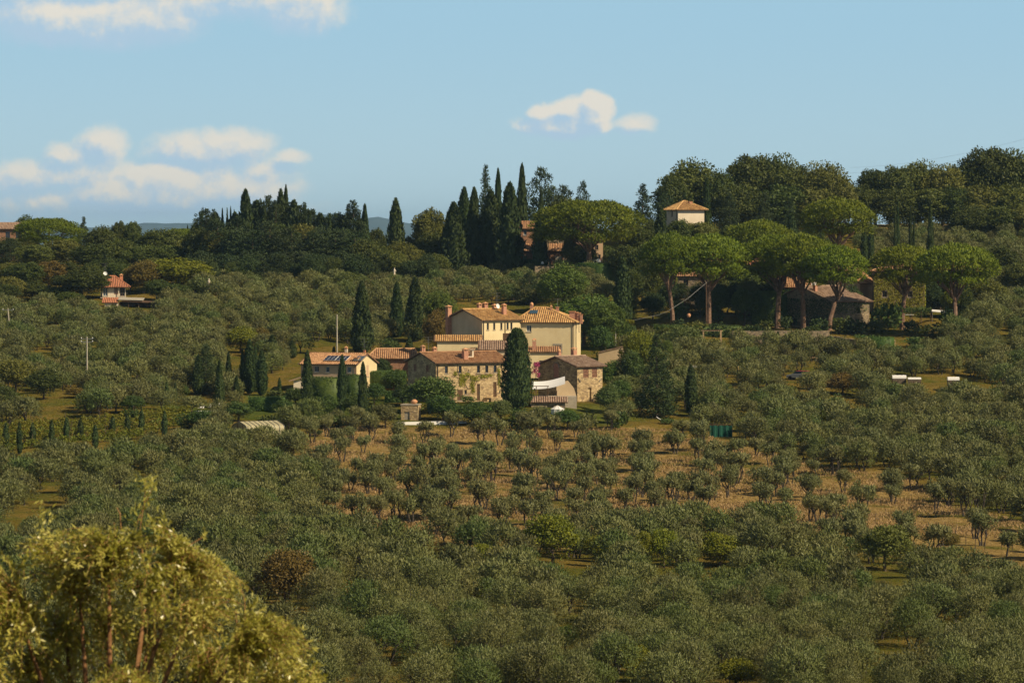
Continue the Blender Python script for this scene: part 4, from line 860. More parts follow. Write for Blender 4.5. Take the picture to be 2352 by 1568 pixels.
hedge(571, 944, 655, 944, 912, 1.4, 'clipped dark hedge with sunlit top above the greenhouse')
hedge(883, 925, 936, 925, 899, 1.5, 'clipped dark hedge left of the farmhouse')
hedge(846, 892, 930, 892, 853, 3, 'thick garden hedge below the brick barn')
hedge(1140, 620, 1238, 622, 597, 3, 'dark clipped hedge below the brick house')
hedge(1342, 650, 1402, 650, 606, 5, 'large boxy hedge below the parked cars on the hilltop')
hedge(1975, 800, 2050, 800, 775, 2, 'trimmed hedge on top of the retaining wall right of the park')
hedge(1725, 740, 1840, 736, 668, 2, 'dark wall of foliage in front of the ivy house')
hedge(1500, 772, 1700, 775, 748, 2, 'long dark hedge on the bank below the park')

# the vineyard: rows of vines on posts, one thing each
def vines():
    k = 0
    for (u0, v0, u1, v1) in [(-10, 992, 440, 953), (-10, 1004, 440, 966), (-10, 1016, 420, 978), (-10, 1029, 385, 992), (-10, 1042, 330, 1006)]:
        a, b = onground(u0, v0), onground(u1, v1); rg = np.random.default_rng(k); L = (b - a).length
        root = empty('vine_row', a); m = int(L * 100); s = rg.uniform(0, 1, m)
        x = a.x + s * (b.x - a.x); y = a.y + s * (b.y - a.y); z = gz(x, y)
        hh = rg.uniform(0, 1, m) ** .8 * (.95 + .2 * np.sin(s * 60) + .15 * np.sin(s * 161)) + .25
        P = np.stack([x - a.x, y - a.y + rg.normal(size=m) * .28, z - a.z + hh], 1)
        V, Fc = leafmesh(P, unit(rg, m), unit(rg, m) + np.array([.4, -.3, .5]), .26 * rg.uniform(.6, 1.3, m), .22 * rg.uniform(.6, 1.3, m))
        link('foliage', np_mesh('vine_foliage', V, Fc, M_VINE), root)
        mb = MB()
        for i in range(int(L / 6)):
            s_ = i * 6 / L; X_, Y_ = a.x + s_ * (b.x - a.x), a.y + s_ * (b.y - a.y); mb.bar((X_ - a.x, Y_ - a.y, gzf(X_, Y_) - a.z - .2), (X_ - a.x, Y_ - a.y, gzf(X_, Y_) - a.z + 2.0), .04, 5)
        mb.build('posts', M_BARK, root)
        tag(root, label='%s row of yellow green vines counted from the top of the vineyard' % ordn[k], cat='vine row', group='rows of vines'); k += 1
vines()
# ------------------------------------------------------------------ building materials
M_TILE = plain('terracotta_tile', (.30, .150, .075), c2=(.62, .37, .20), nscale=1.2, island=.62, rough=.9, spec=.1)
M_TILEO = plain('ochre_tile', (.36, .19, .075), c2=(.74, .47, .20), nscale=1.0, island=.6, rough=.9, spec=.1)
M_TILEG = plain('weathered_tile', (.24, .155, .105), c2=(.50, .36, .27), nscale=1.2, island=.6, rough=.95, spec=.1)
M_TILER = plain('red_tile', (.42, .16, .085), c2=(.62, .28, .16), nscale=1.2, island=.5, rough=.9, spec=.1)
M_SLAB = plain('tile_bed', (.16, .085, .05), c2=(.24, .14, .09), nscale=2)
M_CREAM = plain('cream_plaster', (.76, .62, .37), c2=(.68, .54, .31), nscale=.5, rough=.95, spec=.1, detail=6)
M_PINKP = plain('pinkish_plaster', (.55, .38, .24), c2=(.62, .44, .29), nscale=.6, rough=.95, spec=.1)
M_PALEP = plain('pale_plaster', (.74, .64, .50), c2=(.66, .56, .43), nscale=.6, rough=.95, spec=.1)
M_TAUPE = plain('taupe_and_shade_plaster', (.58, .44, .28), c2=(.66, .51, .33), nscale=.5, rough=.95, spec=.1)
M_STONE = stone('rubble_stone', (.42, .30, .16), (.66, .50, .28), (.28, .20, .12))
M_STONED = stone('dark_and_shaded_rubble', (.26, .20, .13), (.40, .31, .20), (.16, .13, .10))
M_BRICK = stone('old_brick', (.34, .17, .10), (.46, .27, .16), (.24, .13, .09), 5)
M_BRICKP = plain('chimney_brick', (.40, .19, .12), c2=(.55, .30, .20), nscale=6, rough=.9)
M_GLASS = plain('window_glass', (.015, .02, .03), rough=.08, spec=.6)
M_BLUEGL = plain('bluish_glass', (.05, .09, .13), rough=.15, spec=.5)
M_DARK = plain('dark_opening', (.012, .010, .008), rough=1, spec=0)
M_WOOD = plain('brown_wood', (.10, .055, .03), c2=(.16, .095, .05), nscale=5)
M_WOODL = plain('pale_wood', (.36, .24, .13), c2=(.48, .34, .2), nscale=3)
M_TRIM = plain('grey_stone_trim', (.36, .31, .24), c2=(.46, .40, .31), nscale=3)
M_WHITE = plain('white_paint', (.80, .78, .74), rough=.6)
M_CANVAS = plain('white_canvas', (.82, .80, .78), rough=.8, spec=.1)
M_METAL = plain('grey_metal', (.22, .22, .22), rough=.5, metal=.6)
M_PIPE = plain('copper_pipe', (.10, .065, .045), rough=.6)
M_SOLAR = plain('solar_cell', (.012, .02, .055), rough=.12, spec=.7)
M_TERRA = plain('terracotta_pot', (.55, .26, .13), c2=(.62, .34, .18), nscale=3)
M_POLY = plain('greenhouse_film', (.46, .41, .25), c2=(.36, .32, .2), nscale=.8, rough=.5)
M_CONC = plain('weathered_concrete', (.38, .34, .27), c2=(.48, .43, .34), nscale=3)
M_NET = plain('green_net', (.006, .07, .045), rough=.8)
M_BLUEP = plain('blue_plastic', (.10, .24, .30), rough=.5)

def tiles(mb, O, ex, es, rows_x, S, tw=.34, tl=.46):
    "half round tiles on a slope: O eave origin, ex along the eave, es up the slope, rows_x(s)->(x0,x1)"
    O, ex, es = Vector(O), Vector(ex).normalized(), Vector(es).normalized(); nn = ex.cross(es).normalized()
    rg = random.Random(int(abs(O.x * 7 + S * 31)) + 1)
    nr = max(1, int(S / tl)); tl = S / nr
    for r in range(nr):
        s0 = r * tl; x0, x1 = rows_x(s0 + tl * .5); k0 = math.ceil(x0 / tw); k1 = int(x1 / tw)
        for k in range(k0, k1 + 1):
            x = k * tw + rg.uniform(-.015, .015); h0 = .105 + rg.uniform(-.01, .02); w = tw * .36
            pts = []
            for s_, hh in ((s0 - .05 + rg.uniform(-.02, .02), h0 + .035), (s0 + tl, h0)):
                for xx, q in ((-w, 0.01), (-w * .6, hh * .8), (0, hh), (w * .6, hh * .8), (w, 0.01)):
                    pts.append(O + ex * (x + xx) + es * s_ + nn * q)
            mb.poly(pts, [(0, 1, 6, 5), (1, 2, 7, 6), (2, 3, 8, 7), (3, 4, 9, 8), (0, 4, 3, 2, 1)])
def slab(mb, O, ex, es, x0, x1, X0, X1, S, th=.14):
    "the bed under the tiles: trapezoid x0..x1 at the eave, X0..X1 at the top"
    O, ex, es = Vector(O), Vector(ex).normalized(), Vector(es).normalized(); nn = ex.cross(es).normalized()
    p = [O + ex * x0, O + ex * x1, O + ex * X1 + es * S, O + ex * X0 + es * S]
    mb.poly([q - nn * th for q in p] + p, [(3, 2, 1, 0), (4, 5, 6, 7), (0, 1, 5, 4), (1, 2, 6, 5), (2, 3, 7, 6), (3, 0, 4, 7)])
def gable_roof(parent, L, Wd, ze, rise, over=.55, og=.45, mat=M_TILE, ridge=True):
    "ridge along x at y = Wd/2"
    k = rise / (Wd / 2); zo = ze - over * k; sl = math.hypot(Wd / 2 + over, rise + over * k)
    sb, tb = MB(), MB()
    for (oy, sg) in ((-over, 1), (Wd + over, -1)):
        O = Vector((0 if sg > 0 else L, oy, zo)); ex = Vector((sg, 0, 0)); es = Vector((0, sg * (Wd / 2 + over), rise + over * k)).normalized()
        slab(sb, O, ex, es, -og, L + og, -og, L + og, sl)
        tiles(tb, O, ex, es, lambda s: (-og + .1, L + og - .1), sl, tw=.34)
    if ridge: tb.tube([(-og, Wd / 2, ze + rise + .04), (L + og, Wd / 2, ze + rise + .04)], [.13, .13], 6)
    r = tb.build('roof', mat, parent); sb.build('roof_bed', M_SLAB, r); return r
def hip_roof(parent, L, Wd, ze, rise, over=.6, mat=M_TILE, rl=None, lhip=True, rhip=True):
    "hips at both ends; rl = ridge from x=a to x=b"
    a, b = rl if rl else (Wd / 2, L - Wd / 2)
    k = rise / (Wd / 2); zo = ze - over * k; run = Wd / 2 + over; zr = ze + rise; sl = math.hypot(run, zr - zo)
    sb, tb = MB(), MB(); X0, X1 = -over, L + over
    for (oy, sg) in ((-over, 1), (Wd + over, -1)):
        O = Vector((0, oy, zo)) if sg > 0 else Vector((L, oy, zo)); ex = Vector((sg, 0, 0)); es = Vector((0, sg * run, zr - zo)).normalized()
        if sg > 0: f = lambda s: (X0 + (a - X0) * s / sl + .12, X1 + (b - X1) * s / sl - .12); e = (X0, X1, a, b)
        else: f = lambda s: (-over + (L - b + over) * s / sl + .12, L + over - (L + over - (L - a)) * s / sl - .12); e = (-over, L + over, L - b, L - a)
        slab(sb, O, ex, es, e[0], e[1], e[2], e[3], sl); tiles(tb, O, ex, es, f, sl)
    for end in (0, 1):
        xo = X1 if end else X0; xi = b if end else a; rn = abs(xo - xi); s2 = math.hypot(rn, zr - zo)
        O = Vector((xo, -over if end else Wd + over, zo)); ex = Vector((0, 1 if end else -1, 0)); es = Vector((xi - xo, 0, zr - zo)).normalized(); full = Wd + 2 * over
        slab(sb, O, ex, es, 0, full, full / 2, full / 2, s2); tiles(tb, O, ex, es, lambda s: (full / 2 * s / s2 + .12, full - full / 2 * s / s2 - .12), s2)
    tb.tube([(a, Wd / 2, zr + .05), (b, Wd / 2, zr + .05)], [.13, .13], 6)
    for (px_, py_, q) in ((X0, -over, a), (X0, Wd + over, a), (X1, -over, b), (X1, Wd + over, b)): tb.tube([(px_, py_, zo + .1), (q, Wd / 2, zr + .06)], [.12, .12], 6)
    r = tb.build('roof', mat, parent); sb.build('roof_bed', M_SLAB, r); return r
def shed_roof(parent, x0, x1, y0, y1, z0, z1, mat=M_TILE, over=.3, name='roof'):
    "one slope rising from y0 to y1"
    sb, tb = MB(), MB(); es = Vector((0, y1 - y0, z1 - z0)); S_ = es.length; es.normalize(); O = Vector((0, y0, z0))
    slab(sb, O, (1, 0, 0), es, x0 - over, x1 + over, x0 - over, x1 + over, S_); tiles(tb, O, (1, 0, 0), es, lambda s: (x0 - over + .1, x1 + over - .1), S_)
    r = tb.build(name, mat, parent); sb.build(name + '_bed', M_SLAB, r); return r

class Wall:
    "a wall plane with real openings; plane origin o, direction e, outward normal n, in the building's own frame"
    def __init__(s, parent, o, e, n, L, z0, z1, ops=(), gable=None, mat=None, th=.3, name='wall'):
        o, e, n = Vector(o), Vector(e).normalized(), Vector(n).normalized(); up = Vector((0, 0, 1)); mb = MB()
        xs = sorted({0, L} | {v for q in ops for v in (q[0], q[1])}); zs = sorted({z0, z1} | {v for q in ops for v in (q[2], q[3])})
        P = lambda x, z, dpt=0: o + e * x + up * z - n * dpt
        for i in range(len(xs) - 1):
            for j in range(len(zs) - 1):
                cx, cz = (xs[i] + xs[i + 1]) / 2, (zs[j] + zs[j + 1]) / 2
                if any(q[0] < cx < q[1] and q[2] < cz < q[3] for q in ops): continue
                mb.quad(P(xs[i], zs[j]), P(xs[i + 1], zs[j]), P(xs[i + 1], zs[j + 1]), P(xs[i], zs[j + 1]))
        for (a, b, c, d, *_) in ops:
            for (p, q) in (((a, c), (a, d)), ((a, d), (b, d)), ((b, d), (b, c)), ((b, c), (a, c))):
                mb.quad(P(*p), P(*q), P(q[0], q[1], th), P(p[0], p[1], th))
            mb.quad(P(a, c, th), P(b, c, th), P(b, d, th), P(a, d, th))
        if gable: mb.poly([P(0, z1), P(L, z1), P(gable[0], z1 + gable[1])], [(0, 1, 2)])
        s.obj = mb.build(name, mat, parent)
        for q in ops:
            a, b, c, d = q[:4]; kind = q[4] if len(q) > 4 else 'dark'; W_, H_ = b - a, d - c; fr = MB(); c0 = P(a, c)
            def bx(m_, x0, x1, zz0, zz1, d0, d1):
                pts = [P(a + x, c + z, dd) for z in (zz0, zz1) for (x, dd) in ((x0, d0), (x1, d0), (x1, d1), (x0, d1))]
                m_.poly(pts, [(0, 3, 2, 1), (4, 5, 6, 7), (0, 1, 5, 4), (1, 2, 6, 5), (2, 3, 7, 6), (3, 0, 4, 7)])
            if kind in ('dark', 'blue', 'white'):
                t_ = .06
                for (x0, x1, y0, y1) in ((0.004, t_, .004, H_ - .004), (W_ - t_, W_ - .004, .004, H_ - .004), (t_, W_ - t_, .004, t_), (t_, W_ - t_, H_ - t_, H_ - .004)): bx(fr, x0, x1, y0, y1, .14, .2)
                if W_ > .7: bx(fr, W_ / 2 - .03, W_ / 2 + .03, t_, H_ - t_, .145, .195)
                w = fr.build('window', M_WOOD if kind == 'dark' else M_WHITE, parent); g_ = MB(); bx(g_, t_, W_ - t_, t_, H_ - t_, .17, .18); g_.build('pane', M_GLASS if kind != 'blue' else M_BLUEGL, w)
                sl_ = MB(); bx(sl_, -.08, W_ + .08, -.1, -.003, -.09, .12); sl_.build('sill', M_TRIM, w)
            elif kind == 'shutter':
                for k in range(2):
                    bx(fr, .01 + k * W_ / 2, W_ / 2 - .01 + k * W_ / 2, .01, H_ - .01, .06, .10)
                    for i in range(int(H_ / .14)): bx(fr, .05 + k * W_ / 2, W_ / 2 - .05 + k * W_ / 2, .05 + i * .14, .12 + i * .14, .03, .058)
                w = fr.build('window', q[5] if len(q) > 5 else M_WOOD, parent); w.name = 'shutters'
                sl_ = MB(); bx(sl_, -.08, W_ + .08, -.1, -.003, -.09, .03); sl_.build('sill', M_TRIM, w)
            elif kind == 'door':
                bx(fr, .01, W_ - .01, .01, H_ - .01, .16, .22)
                for k in range(4): bx(fr, .05 + k * W_ / 4.2, W_ / 4.2 + k * W_ / 4.2, .06, H_ - .06, .13, .158)
                w = fr.build('door', q[5] if len(q) > 5 else M_WOOD, parent); hn = MB(); bx(hn, W_ * .8, W_ * .8 + .05, H_ * .42, H_ * .5, .09, .128); hn.build('handle', M_METAL, w)
            elif kind == 'lattice':
                nx, nz_ = max(3, int(W_ / .24)), max(4, int(H_ / .20))
                for i in range(nz_):
                    for k in range(nx):
                        x = (k + (.5 if i % 2 else 0)) * W_ / nx
                        if x + .11 < W_: bx(fr, x + .01, x + .12, i * H_ / nz_ + .01, i * H_ / nz_ + .09, .02, .16)
                    bx(fr, .004, W_ - .004, i * H_ / nz_ + .092, i * H_ / nz_ + .13, .03, .15)
                w = fr.build('brick_lattice', M_BRICKP, parent)
            elif kind == 'open': pass
def shell(parent, L, Wd, z0, z1, mat, front=(), left=(), right=(), gable=None, rgable=None, back=True, lmat=None):
    g = (Wd / 2, gable) if gable else None; g2 = (Wd / 2, rgable if rgable is not None else gable) if (gable or rgable) else None
    Wall(parent, (0, 0, 0), (1, 0, 0), (0, -1, 0), L, z0, z1, front, None, mat)
    Wall(parent, (0, Wd, 0), (0, -1, 0), (-1, 0, 0), Wd, z0, z1, left, g, lmat or mat)
    Wall(parent, (L, 0, 0), (0, 1, 0), (1, 0, 0), Wd, z0, z1, right, g2, mat)
    Wall(parent, (L, Wd, 0), (-1, 0, 0), (0, 1, 0), L, z0, z1, (), None, mat)
def chimney(parent, x, y, z0, z1, w=.55, kind='cap', mat=M_BRICKP):
    mb = MB(); mb.box(x - w / 2, x + w / 2, y - w / 2, y + w / 2, z0, z1)
    c = mb.build('chimney', mat, parent); cb = MB()
    if kind == 'cap':
        for sx in (-1, 1):
            for sy in (-1, 1): cb.box(x + sx * w * .38 - .06, x + sx * w * .38 + .06, y + sy * w * .38 - .06, y + sy * w * .38 + .06, z1 + .002, z1 + .22)
        k = w * .68; cb.poly([(x - k, y - k, z1 + .222), (x + k, y - k, z1 + .222), (x + k, y + k, z1 + .222), (x - k, y + k, z1 + .222), (x, y, z1 + .5)], [(3, 2, 1, 0), (0, 1, 4), (1, 2, 4), (2, 3, 4), (3, 0, 4)])
        cb.build('chimney_cap', M_TERRA, c)
    elif kind == 'round': cb.lathe([(w * .45, 0), (w * .6, .1), (w * .6, .3), (w * .3, .5), (.01, .55)], (x, y, z1)); cb.build('chimney_cap', M_TERRA, c, True)
    elif kind == 'flat': cb.box(x - w * .65, x + w * .65, y - w * .65, y + w * .65, z1 + .002, z1 + .1); cb.build('chimney_cap', M_TERRA, c)
def antenna(parent, x, y, z0, h, dish=False, arms=3):
    mb = MB(); mb.bar((x, y, z0), (x, y, z0 + h), .03, 5)
    for i in range(arms):
        zz = z0 + h * (.98 - i * .16); mb.bar((x - .7 + i * .1, y, zz), (x + .7 - i * .1, y, zz), .018, 4)
        for k in range(5): mb.bar((x - .6 + k * .3, y - .25, zz), (x - .6 + k * .3, y + .25, zz), .01, 3)
    a = mb.build('antenna', M_METAL, parent)
    if dish: 
        dm = MB(); n = 12; dm.lathe([(0.01, 0), (.22, .03), (.36, .09), (.42, .14), (.40, .15)], (0, 0, 0), n); do = dm.build('dish', M_WHITE, a, True, loc=(x, y - .15, z0 + h * .35)); do.rotation_euler = (R(75), 0, R(10))
def pipe(parent, pts, r=.06): return MB().tube(pts, [r] * len(pts), 6).build('downpipe', M_PIPE, parent)
def house(name, u, v, d, th, label, cat='house', z=None):
    "root at the near corner: seen at u, base at row v, distance d; front turned th to the right"
    p = at(u, v, d); r = empty(name, p, th); r['label'] = label; r['category'] = cat; return r
def ivy(parent, pts_fn, n, seed=1, mat=M_IVY, leaf=.22, name='ivy'):
    rg = np.random.default_rng(seed); P, Nn = pts_fn(rg, n)
    V, Fc = leafmesh(P, unit(rg, len(P)) + np.array([0, 0, -.3]), Nn + .5 * unit(rg, len(P)), leaf * rg.uniform(.6, 1.4, len(P)), leaf * .8 * rg.uniform(.6, 1.3, len(P)))
    return link(name, np_mesh(name, V, Fc, mat), parent)
Z1 = (871.8, 653.8, .2409)       # zoom windows used to read places off the photograph
Z5 = (392.3, 679.9, .2597); Z2 = (0, 435.9, .2597); Z4 = (1002.5, 348.7, .2224); Z5b = (1438.4, 331.3, .2224); Z7 = (1438.4, 523.1, .2224); Z8 = (1828.8, 523.1, .2224)
def zu(Zw, x): return Zw[0] + x * Zw[2]
def zv(Zw, y): return Zw[1] + y * Zw[2]

# ------------------------------------------------------------------ the stone farmhouse
def farmhouse():
    d = 648; th = R(30); m = Z1[2] * px(d); base = 1118
    h = house('stone_farmhouse', zu(Z1, 538), zv(Z1, base), d, th, 'long stone farmhouse with vine on its sunny front, left of and behind the fat cypress')
    fx = lambda x: (x - 538) * m / math.cos(th); fz = lambda y: (base - y) * m; gx = lambda x: (x - 258) * m / math.sin(th)
    L, Wd = fx(1225), 280 * m / math.sin(th); ze = fz(737)
    def op(x, w, y0, y1, kind='dark', *a): return (fx(x) - w * m / 2 / math.cos(th), fx(x) + w * m / 2 / math.cos(th), fz(y1), fz(y0), kind, *a)
    front = [op(x, 28, 780, 846) for i, x in enumerate((637, 767, 942, 1021, 1101))]
    front += [op(766, 52, 1006, 1108, 'shutter'), op(820, 22, 1008, 1050), op(941, 28, 955, 1112, 'door'), op(1099, 32, 937, 1082, 'door'), op(845, 9, 815, 832)]
    left = [(gx(x) - .45, gx(x) + .45, fz(835), fz(768), 'lattice') for x in (330, 452)]
    shell(h, L, Wd, -3, ze, M_STONE, front=front, left=left, gable=1.32)
    gable_roof(h, L, Wd, ze + .05, 1.32, mat=M_TILE)
    chimney(h, fx(845), 1.0, ze, ze + 1.6, .75); chimney(h, fx(580), Wd * .62, ze + .8, ze + 2.0, .6); chimney(h, fx(690), Wd * .62, ze + .8, ze + 1.75, .55)
    mb = MB(); x0, x1 = fx(868), fx(945)
    for xx in (x0, x1 - .25): mb.box(xx, xx + .25, 1.6, 2.3, ze + .2, ze + 1.75)
    mb.box(x0, x1, 1.62, 2.28, ze + .2, ze + .75); mb.box(x0 - .15, x1 + .15, 1.4, 2.5, ze + 1.752, ze + 1.85); dm = mb.build('dormer', M_PALEP, h)
    for i in range(7): MB().tube([(x0 + i * .26, 1.35, ze + 1.9), (x0 + i * .26, 2.5, ze + 1.9)], [.08, .08], 5).build('ridge_tile', M_TILE, dm)
    pipe(h, [(.25, -.12, ze - .15), (.25, -.12, 0)]); antenna(h, fx(600), Wd * .5, ze + 1.3, 2.4)
    st = MB(); s0, s1 = fx(990), fx(1200)
    st.box(s0, s1, -2.4, -.003, -1, fz(1085)); st.box(s0 - .5, s0 - .003, -2.0, -.4, -1, fz(1085) - .25); st.box(s0 - 1, s0 - .503, -2.0, -.4, -1, fz(1085) - .5); st.build('steps', M_STONE, h)
    def vine(rg, n):
        cl = [(720, 850, 18, 26), (790, 900, 38, 55), (840, 860, 28, 22), (900, 900, 42, 26), (985, 880, 48, 16), (880, 960, 22, 40), (890, 1010, 16, 30), (1135, 860, 14, 60), (1140, 940, 14, 50), (1050, 870, 30, 12), (770, 940, 16, 36)]
        P = []
        for (a, b, c, e) in cl:
            k = int(n * c * e / 9000); g = rg.normal(size=(k, 2)) * .5
            P.append(np.stack([fx(a + g[:, 0] * c), -.06 - rg.uniform(0, .12, k), fz(b + g[:, 1] * e)], 1))
        P = np.concatenate(P); return P, np.tile([0, -1., .2], (len(P), 1))
    ivy(h, vine, 1500, 3, leaf=.17)
    br = MB()
    for pts in ([(700, 890), (760, 850), (830, 820)], [(840, 1000), (800, 930), (770, 860), (740, 820)], [(800, 930), (860, 880), (930, 860), (1040, 868)], [(840, 1000), (900, 980), (930, 920)], [(745, 740), (740, 830), (765, 880)]):
        br.tube([(fx(a), -.05, fz(b)) for a, b in pts], [.035] * len(pts), 4)
    br.build('vine_stem', M_BARK, h)
farmhouse()
# ------------------------------------------------------------------ the villa
def villa():
    d = 686; th = R(-7); m = Z1[2] * px(d); base = 650
    # root at the near right corner; main block runs back to the left
    h = house('villa', zu(Z1, 1860), zv(Z1, base), d, th, 'tall cream villa with hipped tile roof and a lower gabled wing, behind the farmhouse')
    L = 570 * m / math.cos(th); fx = lambda x: (x - 1860) * m / math.cos(th) + L; fz = lambda y: (base - y) * m; ze = fz(352)
    off = empty('main_block', (-L, 0, 0)); off.parent = h
    Wd = 9.2
    def op(x, w, y0, y1, kind='dark', *a): return (fx(x) - w * m / 2, fx(x) + w * m / 2, fz(y1), fz(y0), kind, *a)
    front = [op(1425, 46, 388, 448, 'blue'), op(1700, 62, 578, 652, 'shutter', M_TRIM)]
    right = [(1.5, 2.7, fz(455), fz(380), 'shutter'), (1.5, 2.7, fz(600), fz(500), 'shutter'), (6, 7.2, fz(455), fz(380), 'shutter')]
    shell(off, L, Wd, -4, ze, M_CREAM, front=front, right=right)
    hip_roof(off, L, Wd, ze + .05, 2.15, over=.42, mat=M_TILEO, rl=(2.8, 4.6))
    pipe(off, [(L - .25, -.12, ze - .2), (L - .25, -.12, -1)]); pipe(off, [(L + .12, 1.0, ze - .2), (L + .12, 1.0, -1)])
    tf = MB(); a, b = fx(1700) - .75, fx(1700) + .75
    tf.box(a, b, -.06, -.003, fz(575), fz(560)); tf.box(a, a + .2, -.05, -.003, fz(652), fz(576)); tf.box(b - .2, b, -.05, -.003, fz(652), fz(576)); tf.build('door_frame', M_TRIM, off)
    MB().box(fx(1525), fx(1585), -.1, -.003, fz(592), fz(585)).build('sill', M_TRIM, off)
    for args in ((fx(1415), Wd * .55, ze + 1.6, fz(205), .5, 'round'), (fx(1665), Wd * .5, ze + 1.0, fz(222), .45, 'flat'), (fx(1612), Wd * .4, ze + .8, fz(225), .3, 'cap'), (fx(1815), 3.4, ze + .2, fz(262), .85, 'flat'), (fx(1880), 3.2, ze - .2, fz(275), .5, 'flat'), (fx(1905), 3.0, ze - .4, fz(290), .4, 'flat'), (fx(1845), 3.5, ze, fz(270), .7, 'flat')): chimney(off, *args)
    sk = MB(); xs = fx(1452); k = 2.15 / (Wd / 2); y = 2.7; z = ze + y * k
    sk.obox((xs, y, z + .24), (.65, 0, 0), (0, .55, .55 * k), (0, -.03, .04)); sk.build('skylight', M_BLUEGL, off)
    antenna(off, fx(1665), Wd * .5 + .3, fz(222), 1.4, arms=2)
    # lower wing with the blind gable
    thw = R(35); p = at(zu(Z1, 980), zv(Z1, base), 682.5); w = empty('wing', (0, 0, 0)); w.parent = h
    inv = Matrix.Translation(h.location) @ Matrix.Rotation(th, 4, 'Z'); w.location = inv.inverted() @ p; w.rotation_euler = (0, 0, thw - th)
    m2 = Z1[2] * px(682.5); gx = lambda x: (x - 980) * m2 / math.cos(thw); ze2 = fz(332); Lw = gx(1345); Ww = 342 * m2 / math.sin(thw)
    fr = [(gx(x) - .2, gx(x) + .2, fz(432), fz(368), 'dark') for x in (1032, 1093, 1161, 1221, 1257)]
    shell(w, Lw, Ww, -4, ze2, M_CREAM, front=fr, gable=1.5, lmat=M_TAUPE)  # left gable darker: its shade is put into the plaster colour
    gable_roof(w, Lw, Ww, ze2 + .05, 1.5, mat=M_TILEO, over=.5)
    chimney(w, -.35, Ww - .9, -3, ze2 + 1.7, .75, 'cap'); chimney(w, gx(965) + 4, Ww * .62, ze2 + 1, ze2 + 2.1, .6); chimney(w, gx(985) + 4.6, Ww * .6, ze2 + 1, ze2 + 2.2, .65); chimney(w, gx(1128) + 3.5, Ww * .6, ze2 + 1, ze2 + 1.9, .6)
    chimney(w, gx(1258), 2.1, ze2 + .2, ze2 + 2.0, .6); pipe(w, [(.2, -.1, ze2 - .1), (.2, -.1, -1)]); pipe(w, [(gx(1225), -.3, ze2 - .1), (gx(1195), -.1, ze2 - .5), (gx(1195), -.1, -1)])
    antenna(w, gx(1268), 4.4, ze2 + .8, 3.4, dish=True)
villa()
def annex():
    def A(name, x0, x1, ye, yr, d, label, mat, wallmat, wall_h, dep=3.2, chim=None, th=0):
        m = Z1[2] * px(d); h = house(name, zu(Z1, x0), zv(Z1, ye + wall_h), d, th, label, 'outbuilding'); L = (x1 - x0) * m / math.cos(th)
        ze = wall_h * m; rise = max(.3, (ye - yr) * m - (zv(Z1, ye) - 530) / d * dep * px(d) * 0 ) * .9
        Wall(h, (.25, .3, 0), (1, 0, 0), (0, -1, 0), L - .5, -2.5, ze - .05, [(L * .3, L * .3 + .7, ze - 1.5 if ze > 1.8 else .05, ze - .5 if ze > 1.8 else .3, 'dark')] if ze > 1.2 else (), None, wallmat)
        Wall(h, (.25, dep, 0), (0, -1, 0), (-1, 0, 0), dep - .3, -2.5, ze - .05, (), None, wallmat); Wall(h, (L - .25, .3, 0), (0, 1, 0), (1, 0, 0), dep - .3, -2.5, ze - .05, (), None, wallmat)
        shed_roof(h, 0, L, 0, dep, ze, ze + rise, mat)
        if chim: chimney(h, (chim - x0) * m, dep * .4, ze, ze + rise + .9, .6)
        return h
    A('tiled_annex', 535, 965, 538, 478, 679, 'sunlit tiled lean-to roof under the blind gable of the villa', M_TILEO, M_CREAM, 60, 3.0)
    A('tiled_annex', 955, 1205, 620, 528, 674, 'brown tiled low roof below the narrow windows of the villa wing', M_TILEG, M_TAUPE, 90, 4.5)
    A('tiled_annex', 1420, 1712, 640, 590, 676, 'low tiled annex with chimney below the front wall of the villa', M_TILE, M_CREAM, 100, 4, 1475)
    m = Z1[2] * px(680); h = house('roof_terrace_box', zu(Z1, 1175), zv(Z1, 540), 678, 0, 'small brown parapet box between the villa wing and the fat cypress', 'parapet')
    MB().box(0, 80 * m, 0, 2, -.5, 75 * m).build('wall', M_WOOD, h)
annex()
